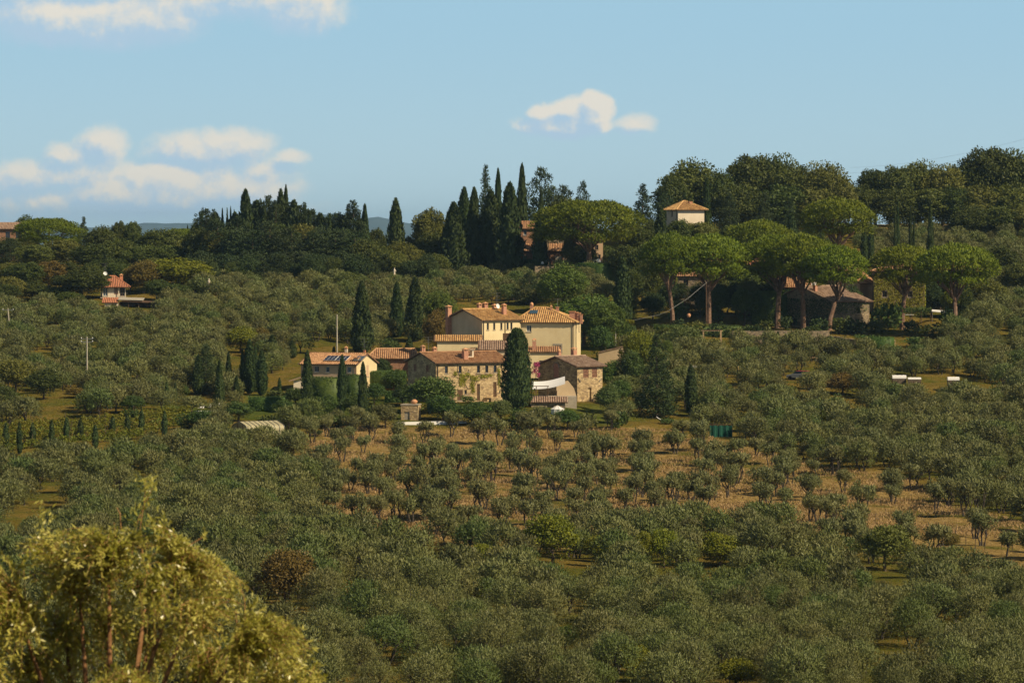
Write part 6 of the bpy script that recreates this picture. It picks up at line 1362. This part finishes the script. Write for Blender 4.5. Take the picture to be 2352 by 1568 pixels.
wire('power_line', at(1950, 385, 935), at(2352, 320, 700), 1.0, .012, 'upper of two faint wires crossing the sky at the right'); wire('power_line', at(1940, 398, 935), at(2400, 328, 700), 1.0, .012, 'lower of two faint wires crossing the sky at the right')
wire('power_line', at(1060, 652, 800), at(1180, 632, 850), .8, .015, 'thin wire in front of the hilltop wall')
# pole wrapped in creeper and its cable
pc = at(1414, 785, 735); r = empty('creeper_pole', pc); hh = (785 - 735) * px(735)
MB().tube([(0, 0, -1), (0, 0, hh)], [.06, .05], 7).build('pole', M_WHITE, r); rg = np.random.default_rng(6); n = 900; x = rg.uniform(-.2, 3.2, n)
P = np.stack([x, rg.normal(size=n) * .15, hh + .35 - .12 * x + np.abs(rg.normal(size=n)) * -.35 + (x < .5) * -rg.uniform(0, 1.0, n)], 1); V, Fc = leafmesh(P, unit(rg, n) - np.array([0, 0, .5]), unit(rg, n), .2 * rg.uniform(.6, 1.3, n), .13 * rg.uniform(.6, 1.3, n)); link('creeper', np_mesh('creeper_leaves', V, Fc, M_IVY), r)
tag(r, label='thin white pole with yellow green creeper hanging from its top', cat='pole')
pts = [at(1414, 734, 735), at(1457, 735, 738), at(1513, 723, 742), at(1533, 715, 744), at(1580, 685, 748), at(1624, 648, 752)]; o = MB().tube(pts, [.024] * 6, 5).build('cable', M_METAL); tag(o, label='thick pale cable sagging from the creeper pole up to the brick hut', cat='cable')
p = at(1622, 745, 752); r = empty('cable_mast', p); MB().tube([(0, 0, -1), (0, 0, 98 * px(752))], [.09, .07], 7).build('pole', M_WOOD, r); tag(r, label='dark mast carrying the pale cable beside the right pine trunk', cat='pole')
# cars
def car(p, rz, label, body, roofm, L=3.9):
    r = empty('parked_car', p, rz); W2 = .82
    prof = [(-L / 2, .32), (-L / 2 - .03, .75), (-L / 2 + .12, .98), (-L / 2 + .55, 1.02), (L * .22, .98), (L / 2 - .1, .80), (L / 2, .6), (L / 2 - .02, .32)]
    b = MB(); n = len(prof)
    b.poly([(x, -W2, z) for x, z in prof] + [(x, W2, z) for x, z in prof], [tuple(range(n))[::-1], tuple(range(n, 2 * n))] + [(i, (i + 1) % n, (i + 1) % n + n, i + n) for i in range(n)])
    o = b.build('body', body, r); bv = o.modifiers.new('b', 'BEVEL'); bv.width = .06; bv.segments = 2
    g = MB(); q = [(-L / 2 + .25, 1.0), (-L / 2 + .5, 1.42), (L * .08, 1.44), (L * .25, .99)]
    g.poly([(x, -W2 + .06 + (z > 1.1) * .1, z) for x, z in q] + [(x, W2 - .06 - (z > 1.1) * .1, z) for x, z in q], [(3, 2, 1, 0), (4, 5, 6, 7), (0, 1, 5, 4), (1, 2, 6, 5), (2, 3, 7, 6), (3, 0, 4, 7)]); g.build('windows', M_GLASS, r)
    rf = MB(); rf.poly([(-L / 2 + .42, -.64, 1.424), (L * .1, -.64, 1.444), (L * .1, .64, 1.444), (-L / 2 + .42, .64, 1.424), (-L / 2 + .5, -.58, 1.49), (L * .05, -.58, 1.50), (L * .05, .58, 1.50), (-L / 2 + .5, .58, 1.49)], [(3, 2, 1, 0), (4, 5, 6, 7), (0, 1, 5, 4), (1, 2, 6, 5), (2, 3, 7, 6), (3, 0, 4, 7)]); rf.build('roof', roofm, r)
    for sx in (-L * .32, L * .32):
        for sy in (-1, 1):
            w = MB().lathe([(.01, 0), (.30, 0), (.33, .04), (.33, .18), (.30, .22), (.01, .22)], (0, 0, 0), 16).build('wheel', M_DARK, r, loc=(sx, sy * .80 - .11, .33)); w.rotation_euler = (R(-90), 0, 0)
            MB().lathe([(.01, 0), (.19, .0), (.19, .02)], (0, 0, 0), 10).build('rim', M_METAL, w, loc=(0, 0, -.012 if sy < 0 else .215))
    for sy in (-1, 1):
        MB().box(-L / 2 - .05, -L / 2 + .05, sy * .6 - .14, sy * .6 + .14, .72, .92).build('tail_light', plain('red_lamp%d' % sy, (.5, .02, .02), rough=.3), r); MB().box(L / 2 - .08, L / 2 + .02, sy * .6 - .14, sy * .6 + .14, .6, .74).build('headlight', M_WHITE, r)
    tag(r, label=label, cat='car')
M_CGREY = plain('grey_car_paint', (.22, .24, .28), rough=.3, spec=.6); M_CRED = plain('red_car_paint', (.32, .03, .04), rough=.35); M_CWHITE = plain('white_car_paint', (.62, .68, .74), rough=.3, spec=.6); M_CBLK = plain('dark_car_paint', (.02, .025, .03), rough=.3, spec=.6)
p = onground(1836, 873); car(p, R(155), 'grey hatchback with dark red roof parked among the right olive grove', M_CGREY, M_CRED)
p = at(1356, 606, 868); car(p, R(170), 'pale silver blue car parked on the hilltop above the boxy hedge', M_CWHITE, M_CWHITE); p = at(1328, 606, 870); car(p, R(10), 'dark car in the shade left of the pale hilltop car', M_CBLK, M_CBLK)
p = at(1331, 602, 866); r = empty('garden_lamp', p); MB().tube([(0, 0, -.5), (0, 0, 1.0), (.2, 0, 1.15)], [.03, .03, .03], 5).build('post', M_METAL, r); MB().lathe([(.01, 0), (.28, .05), (.2, .18), (.01, .2)], (.1, 0, 1.1), 10).build('lamp_head', M_WHITE, r); tag(r, label='white topped lamp post beside the dark hilltop car', cat='lamp')
p = at(1246, 606, 864); o = MB().lathe([(.32, 0), (.2, .4), (.02, .55)], (0, 0, 0), 12).build('stone_finial', M_WHITE, loc=tuple(p)); tag(o, label='small white cone on the hilltop wall below the arch', cat='finial')
# statues on the slope
def statue(u, v0, v1, label, d=None, plinth=.35):
    p = onground(u, v0) if d is None else at(u, v0, d); h = (v0 - v1) * px(p.y); r = empty('garden_statue', p); hp = h * plinth
    MB().box(-.35, .35, -.35, .35, -1, hp - .12).box(-.45, .45, -.45, .45, hp - .118, hp).build('plinth', M_TERRA, r); s = (h - hp) / 1.7
    b = MB(); b.lathe([(.20, 0), (.22, .3), (.17, .75), (.20, .95), (.16, 1.1), (.24, 1.3), (.20, 1.42), (.07, 1.48), (.06, 1.52), (.10, 1.56), (.12, 1.64), (.08, 1.72), (.01, 1.75)], (0, 0, 0), 12); b.v = [(x * s, y * s, z * s + hp + .002) for x, y, z in b.v]
    b.tube([(.22 * s, 0, 1.33 * s + hp), (.36 * s, -.05, 1.05 * s + hp), (.18 * s, -.15 * s, .85 * s + hp)], [.06 * s, .05 * s, .04 * s], 6); b.tube([(-.22 * s, 0, 1.33 * s + hp), (-.33 * s, 0, 1.0 * s + hp), (-.25 * s, 0, .72 * s + hp)], [.06 * s, .05 * s, .04 * s], 6)
    b.build('figure', M_PALEP, r, True); tag(r, label=label, cat='statue')
statue(480, 690, 641, 'stone figure on a reddish plinth at the edge of the left wood', plinth=.5); statue(906, 648, 616, 'pale stone bust-like figure before the dark wood left of the hilltop cypresses', d=845, plinth=.45)
# pool terrace with loungers
a = onground(488, 946); r = empty('pool_terrace', a, R(6)); MB().box(-2.6, 2.4, -1.2, 3.4, -.9, .12).box(-2.7, -1.0, -2.2, -1.203, -.9, -.06).build('paving', M_WHITE, r); MB().box(-1.8, 1.6, .4, 2.6, .123, .14).build('pool', M_BLUEGL, r); tag(r, label='white paved pool terrace beside the pointed cypress', cat='terrace')
for i in range(3):
    l = empty('sun_lounger', at(462 + i * 22, 941 - i * 2, a.y - .4), R(80 + 5 * i)); MB().box(-.95, .5, -.3, .3, .28, .34).build('seat', M_CANVAS, l); MB().obox((.75, 0, .5), (.28, 0, .2), (0, .3, 0), (-.03, 0, .04)).build('backrest', M_CANVAS, l)
    for sx in (-.8, .4):
        for sy in (-.25, .25): MB().bar((sx, sy, 0), (sx, sy, .28), .025, 4).build('leg', M_WOOD, l)
    tag(l, label=['left', 'middle', 'right'][i] + ' of three white sun loungers on the pool terrace', cat='sun lounger', group='sun loungers by the pool')
# walls
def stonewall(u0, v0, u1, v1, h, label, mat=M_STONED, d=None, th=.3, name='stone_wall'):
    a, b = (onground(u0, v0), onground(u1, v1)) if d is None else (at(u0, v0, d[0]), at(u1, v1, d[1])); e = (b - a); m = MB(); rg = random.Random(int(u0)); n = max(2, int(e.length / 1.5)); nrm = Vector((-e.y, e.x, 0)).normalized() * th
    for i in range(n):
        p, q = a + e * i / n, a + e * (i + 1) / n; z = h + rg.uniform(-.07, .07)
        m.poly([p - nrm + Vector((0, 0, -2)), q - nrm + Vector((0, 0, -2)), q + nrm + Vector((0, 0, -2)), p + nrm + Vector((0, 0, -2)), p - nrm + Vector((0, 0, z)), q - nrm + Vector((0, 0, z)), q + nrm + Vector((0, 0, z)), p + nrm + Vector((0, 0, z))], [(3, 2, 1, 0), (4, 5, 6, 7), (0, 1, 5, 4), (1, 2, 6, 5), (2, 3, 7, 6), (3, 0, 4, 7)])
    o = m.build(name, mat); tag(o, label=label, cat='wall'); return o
stonewall(1003, 652, 1164, 642, 1.8, 'low stone wall at the foot of the hilltop cypresses', d=(858, 862)); stonewall(1228, 636, 1345, 636, 2.2, 'higher stone wall below the brick house and hedges', d=(855, 857))
stonewall(1681, 785, 1905, 785, 1.9, 'long grey retaining wall below the pine park lawn', d=(738, 738)); stonewall(1905, 790, 1965, 800, 1.5, 'end piece of the retaining wall below the long stone house', d=(737, 732))
stonewall(2030, 810, 2056, 810, 2.2, 'square stone pier beside the garden steps', M_STONE, d=(728, 728), th=.9); stonewall(1960, 826, 2030, 796, .6, 'sloping stone wall of the garden steps', M_STONE, d=(722, 732)); stonewall(2078, 772, 2178, 770, 1.9, 'stone wall of the raised terrace between the two right pines', M_STONE, d=(764, 766)); stonewall(2178, 785, 2182, 775, 2.0, 'broken stone buttress right of the raised terrace', M_STONE, d=(760, 762), th=1.1)
r = empty('terrace_store', at(2078, 800, 760)); m = px(760); MB().obox((32 * m, 1.0, 20 * m), (38 * m, 0, -1.5 * m), (0, 1.1, .25), (0, 0, .05)).build('roof', M_WOODL, r)
for xx in (0, 30, 64): MB().bar((xx * m, 0, -1.5), (xx * m, 0, 19 * m), .06, 5).build('post', M_WOOD, r)
MB().box(0, 66 * m, 1.9, 2.1, -1.5, 18 * m).build('back_wall', M_STONED, r); tag(r, label='open store with brown sheet roof under the raised terrace', cat='shed')
p = at(1808, 800, 728); o = MB().tube([(0, 0, -.8), (0, 0, 35 * px(728))], [.14, .13], 8).build('stone_post', M_PALEP, loc=tuple(p)); tag(o, label='pale upright post standing before the retaining wall', cat='post')
def pergola(u, v, d, L, D, H, label, mat=M_WOOD, vine=False, deck=M_WOODL):
    r = empty('wooden_pergola', at(u, v, d))
    for xx in (0, L):
        for yy in (0, D): MB().box(xx - .09, xx + .09, yy - .09, yy + .09, -1, H).build('post', mat, r)
    for i in range(int(L / .35) + 1): MB().box(i * .35 - .05, i * .35 + .05, -.3, D + .3, H + .122, H + .2).build('slat', deck, r)
    for yy in (0, D): MB().box(-.3, L + .3, yy - .06, yy + .06, H + .002, H + .12).build('beam', mat, r)
    if vine:
        rg = np.random.default_rng(2); n = 500; P = np.stack([rg.uniform(-.2, L * .7, n), rg.uniform(-.3, D, n), H + .25 + rg.normal(size=n) * .12], 1); V, Fc = leafmesh(P, unit(rg, n), unit(rg, n), .2 * rg.uniform(.6, 1.3, n), .15 * rg.uniform(.6, 1.3, n)); link('vine', np_mesh('pergola_leaves', V, Fc, M_HEDGE), r)
    tag(r, label=label, cat='pergola')
pergola(1616, 786, 728, 3.0, 2.2, 1.9, 'dark wooden pergola with reddish posts under the pine park', M_WOODL, deck=M_WOOD); pergola(1818, 836, 708, 4.2, 2.2, 1.0, 'low flat wooden pergola with some vine above the parked car', M_WOODL, vine=True)
# cold frames, boat, net, hammock, fence posts, jars
def frame_box(u0, u1, v, d, hpx, label, cat='tarpaulin', mat=M_CANVAS, name='white_cover'):
    a, b = at(u0, v, d), at(u1, v, d); L = b.x - a.x; r = empty(name, a); h = hpx * px(d); n = 10; prof = [(0, 0), (.05, h * .7), (.3, h), (.9, h * 1.05), (1.3, h * .7), (1.4, 0)]; mb = MB()
    for i in range(n):
        for j in range(5):
            w = lambda ii, jj: (L * ii / n, prof[jj][0], prof[jj][1] * (1 + .06 * math.sin(ii * 2.1 + jj)))
            mb.quad(w(i, j), w(i + 1, j), w(i + 1, j + 1), w(i, j + 1))
    for x in (0, n): mb.poly([(L * x / n, a_, b_) for a_, b_ in prof], [tuple(range(6))])
    mb.build('cover', mat, r); MB().box(.02, L - .02, .04, 1.36, -.9, -.002).build('base', M_BARK, r); tag(r, label=label, cat=cat)
frame_box(2050, 2082, 869, 672, 7, 'left white covered frame among the olives on the right'); frame_box(2086, 2116, 871, 671, 4, 'thin middle white covered frame among the right olives'); frame_box(2177, 2204, 873, 669, 7, 'short bright white cover right of the thin frame', )
p = at(2266, 899, 655); r = empty('small_boat', p, R(4)); hb = MB(); st = [(0, .12, .35), (.5, .32, .3), (1.1, .36, .28), (1.5, .3, .3)]
for i in range(3):
    (x0, w0, z0), (x1, w1, z1) = st[i], st[i + 1]
    hb.quad((x0, -w0, z0), (x1, -w1, z1), (x1, -.1, 0), (x0, -.1, .05)); hb.quad((x0, w0, z0), (x0, .1, .05), (x1, .1, 0), (x1, w1, z1)); hb.quad((x0, -.1, .05), (x1, -.1, 0), (x1, .1, 0), (x0, .1, .05))
hb.build('hull', M_CWHITE, r).modifiers.new('t', 'SOLIDIFY').thickness = .04; MB().box(.7, .95, -.34, .34, .2, .24).build('seat', M_BLUEP, r); MB().box(.3, 1.3, -.3, .3, -.7, -.01).build('support', M_WOOD, r); tag(r, label='small white and blue boat lying near the right edge', cat='boat')
a, b = at(1630, 1006, 610), at(1680, 1006, 612); L = b.x - a.x; r = empty('net_screen', a); mb = MB(); n = 14
for i in range(n):
    f = lambda k: (L * k / n, .12 * math.sin(k * 1.7), 0); x0, y0, _ = f(i); x1, y1, _ = f(i + 1); H = 30 * px(610); mb.quad((x0, y0, -.1), (x1, y1, -.1), (x1, y1 * .5, H - .12 * math.sin(i * .9 + .9) ** 2), (x0, y0 * .5, H - .12 * math.sin(i * .9) ** 2))
mb.build('net', M_NET, r).modifiers.new('t', 'SOLIDIFY').thickness = .02
for xx in (0, L / 2, L): MB().bar((xx, .1, -.8), (xx, .1, 31 * px(610)), .05, 5).build('post', M_WOOD, r)
MB().bar((0, .1, 31 * px(610)), (L, .1, 31 * px(610)), .04, 5).build('rail', M_WOOD, r); tag(r, label='green netting hung on a dark rail at the top of the dry slope', cat='netting')
pts = [at(1508, 957, 628), at(1515, 962, 628), at(1525, 965, 628), (at(1541, 965, 628))]; h_ = MB()
for i in range(3): a_, b_ = pts[i], pts[i + 1]; h_.quad(a_ + Vector((0, -.25, 0)), b_ + Vector((0, -.25, 0)), b_ + Vector((0, .25, .05)), a_ + Vector((0, .25, .05)))
o = h_.build('hammock', M_CANVAS); o.modifiers.new('t', 'SOLIDIFY').thickness = .03; tag(o, label='white hammock hanging at the foot of the large dark conifer', cat='hammock')
for i in range(4):
    p = onground(1693 + i * 6, 874 + i * 1.3); o = MB().tube([(0, 0, -.4), (0, 0, .9)], [.07, .06], 6).build('fence_post', M_WOOD, loc=tuple(p)); tag(o, label='%s dark fence post from the left by the grassy track' % ordn[i], cat='fence post', group='fence posts by the track')
for i, (u, v) in enumerate([(2170, 1225), (2195, 1240), (2218, 1250), (2240, 1262), (2262, 1262), (2300, 1262), (2325, 1268), (2010, 1205), (1865, 1120), (1905, 1150)]):
    p = onground(u, v); o = MB().tube([(0, 0, -.3), (.04, 0, 1.3)], [.04, .035], 5).build('fence_stake', M_BARK, loc=tuple(p)); tag(o, label='%s thin wooden fence stake on the dry slope near the right edge' % ordn[i], cat='fence stake', group='fence stakes on the dry slope')
for (u, v, d, lb) in ((1927, 763, 752, 'terracotta jar on the lawn by the bent pine trunk'), (1582, 729, 752, 'terracotta jar on a low wall behind the left pine trunk')):
    p = at(u, v, d); o = MB().lathe([(.01, 0), (.18, .0), (.32, .2), (.36, .42), (.28, .6), (.2, .66), (.24, .72), (.2, .72)], (0, 0, 0), 14).build('garden_jar', M_TERRA, None, True, loc=tuple(p)); tag(o, label=lb, cat='jar')
p = at(1600, 851, 690); r = empty('garden_bench', p, R(10)); MB().box(-.7, .7, -.2, .2, .4, .46).build('seat', M_WHITE, r); MB().box(-.7, .7, .2, .25, .5, .85).build('backrest', M_WHITE, r)
for sx in (-.6, .6): MB().box(sx - .04, sx + .04, -.18, .18, -.3, .397).build('leg', M_WHITE, r)
tag(r, label='white garden bench beside the narrow bright shrub', cat='bench')

# ------------------------------------------------------------------ the near tree in the lower left corner
def near_tree():
    D0 = 49.0; rg = np.random.default_rng(77); g = random.Random(77)
    bx = at(230, 1568, D0); base = Vector((bx.x, D0, gzf(bx.x, D0))); r = empty('near_tree', base)
    loc = lambda u, v, dd=0: at(u, v, D0 + dd) - base
    fork = loc(225, 2050); tr_ = MB(); tr_.tube([(0, 0, -1), (0.05, 0, fork.z * .5), tuple(fork)], [.17, .14, .11], 10)
    hubs = [(70, 1500), (150, 1420), (180, 1330), (250, 1400), (340, 1330), (350, 1440), (440, 1400), (480, 1500), (560, 1480), (620, 1560), (300, 1560), (90, 1620), (400, 1600), (700, 1600), (-40, 1500), (-90, 1600), (220, 1680), (560, 1680), (40, 1400), (250, 1290), (420, 1290), (660, 1640)]
    H = []
    for (u, v) in hubs:
        dd = g.uniform(-1.0, 1.2); e = loc(u, v, dd); H.append((u, v, dd)); mid = fork.lerp(e, .5) + Vector((g.uniform(-.1, .1), g.uniform(-.1, .1), .1))
        tr_.tube([tuple(fork), tuple(mid), tuple(e)], [.06, .035, .018], 6)
    tr_.build('trunk', plain('near_bark', (.16, .075, .03), c2=(.30, .16, .07), nscale=9, rough=.9), r, True)
    tw = MB(); Ps, Ls = [], []
    def top(u):  # outline of the crown top
        return np.interp(u, [-200, 0, 60, 110, 300, 350, 385, 430, 480, 540, 600, 660, 710, 745, 780], [1250, 1245, 1205, 1180, 1180, 1165, 1195, 1210, 1245, 1285, 1345, 1395, 1430, 1500, 1690])
    n = 0
    while n < 2400:
        u = g.uniform(-150, 760); v = g.uniform(1180, 1720)
        if v < top(u) + 26: continue
        if ((u - 40) / 48) ** 2 + ((v - 1335) / 55) ** 2 < 1 and g.random() < .85: continue
        n += 1; u0, v0, dd0 = min(H, key=lambda h: (h[0] - u) ** 2 + (h[1] - v + 60) ** 2 + g.uniform(0, 9000))
        tipz = loc(u, v, dd0 + g.uniform(-.7, .7)); st_ = loc(u0 + g.uniform(-30, 30), v0 + g.uniform(-20, 50), dd0); dv = tipz - st_
        if dv.length > 1.2: st_ = tipz - dv.normalized() * 1.2; dv = tipz - st_
        c1 = st_ + dv * .55 + Vector((0, 0, dv.length * .25 + .05)); pts = []
        droop = g.uniform(.0, .12)
        for i in range(7):
            t = i / 6; p = st_ * (1 - t) ** 2 + c1 * 2 * t * (1 - t) + tipz * t * t; p = p - Vector((0, 0, droop * max(0, t - .6) ** 1.5)); pts.append(p)
        tw.tube([tuple(p) for p in pts], [.0055 - .0007 * i for i in range(7)], 4)
        for i in range(24):
            t = g.uniform(.2, 1.05) * 6; k = min(5, int(t)); p = pts[k].lerp(pts[k + 1], min(1, t - k)); ax = (pts[k + 1] - pts[k]).normalized()
            Ps.append(np.array(p)); Ls.append(np.array(ax) * .5 + rg.normal(size=3) * .75 + np.array([0, 0, .05]))
    # long bare shoots rising out of the crown
    for pts in ([(330, 1300), (322, 1210), (332, 1150), (335, 1100)], [(300, 1290), (310, 1230), (318, 1190), (350, 1120)], [(560, 1560), (563, 1450), (562, 1380), (548, 1330)], [(548, 1540), (545, 1440), (540, 1400)], [(270, 1260), (262, 1200)], [(280, 1250), (276, 1180), (268, 1165)], [(400, 1290), (430, 1255), (470, 1230)]):
        pts = [loc(u, v, .1) for u, v in pts]; tw.tube([tuple(p) for p in pts], [.009 - .0015 * i for i in range(len(pts))], 5)
    for (u, v, s, c) in ((335, 1120, 18, 46), (350, 1110, 14, 26), (318, 1105, 10, 12), (315, 1180, 30, 40), (375, 1195, 26, 40), (340, 1160, 20, 30), (470, 1230, 10, 10), (100, 1190, 24, 50), (480, 1365, 20, 20)):
        for _ in range(c): q = loc(u + g.gauss(0, s * .5), v + g.gauss(0, s * .7), g.uniform(-.1, .3)); Ps.append(np.array(q)); Ls.append(rg.normal(size=3) * .5 + np.array([0, 0, .7]))
    tw.build('twigs', plain('orange_twig', (.30, .15, .05), c2=(.42, .24, .09), nscale=6, rough=.6), r)
    P = np.array(Ps); L = np.array(Ls); m = len(P); P = P + L / np.linalg.norm(L, axis=1, keepdims=True) * .035
    V, Fc = leafmesh(P, L, unit(rg, m) + np.array([0, -.2, .3]), .086 * rg.uniform(.6, 1.25, m), .024 * rg.uniform(.7, 1.35, m))
    link('leaves', np_mesh('near_leaves', V, Fc, foliage('near_leaf', (.235, .235, .012), (.640, .590, .140), trans=.34, rough=.35, spec=.6, var=.0, scale=1.4)), r)  # second colour holds pale undersides and painted sun glints
    tag(r, label='blurred near tree with narrow glinting yellow green leaves filling the lower left corner', cat='tree')
near_tree()
# ------------------------------------------------------------------ labels for the many trees: found from the nearest landmark
MARKS = [('the leaning power pole', 26, 745), ('the tall power pole with two crossarms', 200, 830), ('the red roofed house', 262, 650), ('the orange brown tree', 330, 640), ('the large yellow green tree', 415, 640), ('the stone figure on its plinth', 480, 668),
 ('the massive blunt cypress', 564, 500), ('the highest cypress of the left wood', 657, 490), ('the big spiky conifer', 812, 520), ('the lone skyline cypress', 909, 510), ('the brown skyline tree', 987, 520), ('the hilltop cypress group', 1110, 520), ('the hilltop brick house', 1215, 560),
 ('the largest umbrella pine', 1353, 520), ('the bluish skyline fir', 1476, 450), ('the hip roofed ridge house', 1578, 490), ('the high umbrella pine', 1922, 490), ('the pair of umbrella pines', 1590, 580), ('the leaning trunk pine', 1840, 600), ('the bent trunk pine', 1900, 620), ('the ivy covered tower', 2100, 660), ('the rightmost umbrella pine', 2195, 610), ('the thin cypress pairs', 2090, 510),
 ('the left edge of the skyline', 10, 520), ('the far left umbrella pine', 110, 520), ('the small lone skyline conifer', 193, 510), ('the huge tall cypress', 831, 730), ('the cream villa', 1200, 760), ('the solar panel house', 770, 850), ('the cypress clump', 580, 850), ('the first vineyard cypress', 14, 1000), ('the fifth vineyard cypress', 153, 990), ('the last vineyard cypress', 378, 980),
 ('the greenhouse', 590, 980), ('the stone shed', 943, 950), ('the fat cypress', 1187, 900), ('the white garden tent', 1278, 950), ('the stone barn', 1330, 860), ('the large dark conifer', 1508, 880), ('the lone lawn cypress', 1587, 890), ('the green netting', 1655, 992), ('the red and grey car', 1836, 862), ('the purplish bare shrub', 1936, 880), ('the white covered frames', 2085, 866), ('the small boat', 2277, 896),
 ('the rust coloured shrub', 2185, 1245), ('the big olive green bush', 2033, 1255), ('the wide yellow green shrub', 1654, 1260), ('the touching pair of shrubs', 1505, 1260), ('the large yellow green lower tree', 1269, 1235), ('the low brownish shrub hedge', 1023, 1260), ('the lower orange brown tree', 654, 1330), ('the bright green bottom shrub', 1298, 1460), ('the green bottom shrub mass', 1464, 1520),
 ('the bottom edge shrub', 1690, 1540), ('the near blurred tree', 560, 1400), ('the bottom right corner', 2340, 1560), ('the right edge at mid height', 2345, 1050), ('the tip of the near tree', 335, 1110), ('the left edge above the near tree', 10, 1120), ('the bottom centre of the photo', 1100, 1560), ('the bare clearing in the lower grove', 800, 1400), ('the skyline of the right oaks', 2270, 350), ('the right edge of the oak wood', 2345, 480), ('the retaining wall', 1790, 775)]
def dirword(dx, dy):
    a = math.degrees(math.atan2(-dy, dx)) % 360
    return ['right of', 'above right of', 'above', 'above left of', 'left of', 'below left of', 'below', 'below right of'][int((a + 22.5) // 45) % 8]
ORD = ['nearest', 'second nearest', 'third nearest', 'fourth nearest', 'fifth nearest', 'sixth nearest', 'seventh nearest', 'eighth nearest', 'ninth nearest', 'tenth nearest', 'eleventh nearest', 'twelfth nearest', 'thirteenth nearest', 'fourteenth nearest', 'fifteenth nearest', 'sixteenth nearest', 'seventeenth nearest', 'eighteenth nearest', 'nineteenth nearest', 'twentieth nearest']
bins = {}
for o, sp_, u, v in AUTO: bins.setdefault(sp_, []).append((o, u, v))
for rec in OLIVES: bins.setdefault('open olive tree' if rec[3] else 'silvery olive tree', []).append((rec[0], rec[1], rec[2] - 20))
allol = [(None, p[3], p[4] - 20, p[5]) for p in REST]
GRP = {'dark bank bush': 'dark bushes on the bank below the pines', 'garden bush': 'bushes around the village gardens', 'dark understorey tree': 'dark trees behind the umbrella pines', 'dark wood edge tree': 'dark trees along the edge of the left wood', 'dark broadleaf tree': 'dark broadleaf trees of the ridge woods', 'dark conifer': 'conifers of the ridge woods', 'silvery olive tree': 'silvery olive trees of the groves', 'open olive tree': 'olive trees of the dry slope'}
for sp_, lst in bins.items():
    cells = {}
    def put(o, u, v):
        k = min(range(len(MARKS)), key=lambda i: (MARKS[i][1] - u) ** 2 + (MARKS[i][2] - v) ** 2); dx, dy = u - MARKS[k][1], v - MARKS[k][2]
        cells.setdefault((k, dirword(dx, dy)), []).append((math.hypot(dx, dy), o))
    for o, u, v in lst: put(o, u, v)
    if 'olive' in sp_:
        for _, u, v, sl in allol:
            if sl == (sp_.startswith('open')): put(None, u, v)
    for (k, dw), c in cells.items():
        c.sort(key=lambda q: q[0])
        for i, (_, o) in enumerate(c):
            if o is None: continue
            if len(c) == 1: o['label'] = '%s %s %s' % (sp_, dw, MARKS[k][0])
            elif i < len(ORD): o['label'] = '%s %s %s %s' % (ORD[i], sp_, dw, MARKS[k][0])
            else: o['label'] = 'outer %s %s %s' % (sp_, dw, MARKS[k][0])
    for o, *_ in lst:
        if sp_ in GRP and len(lst) > 4: o['group'] = GRP[sp_]
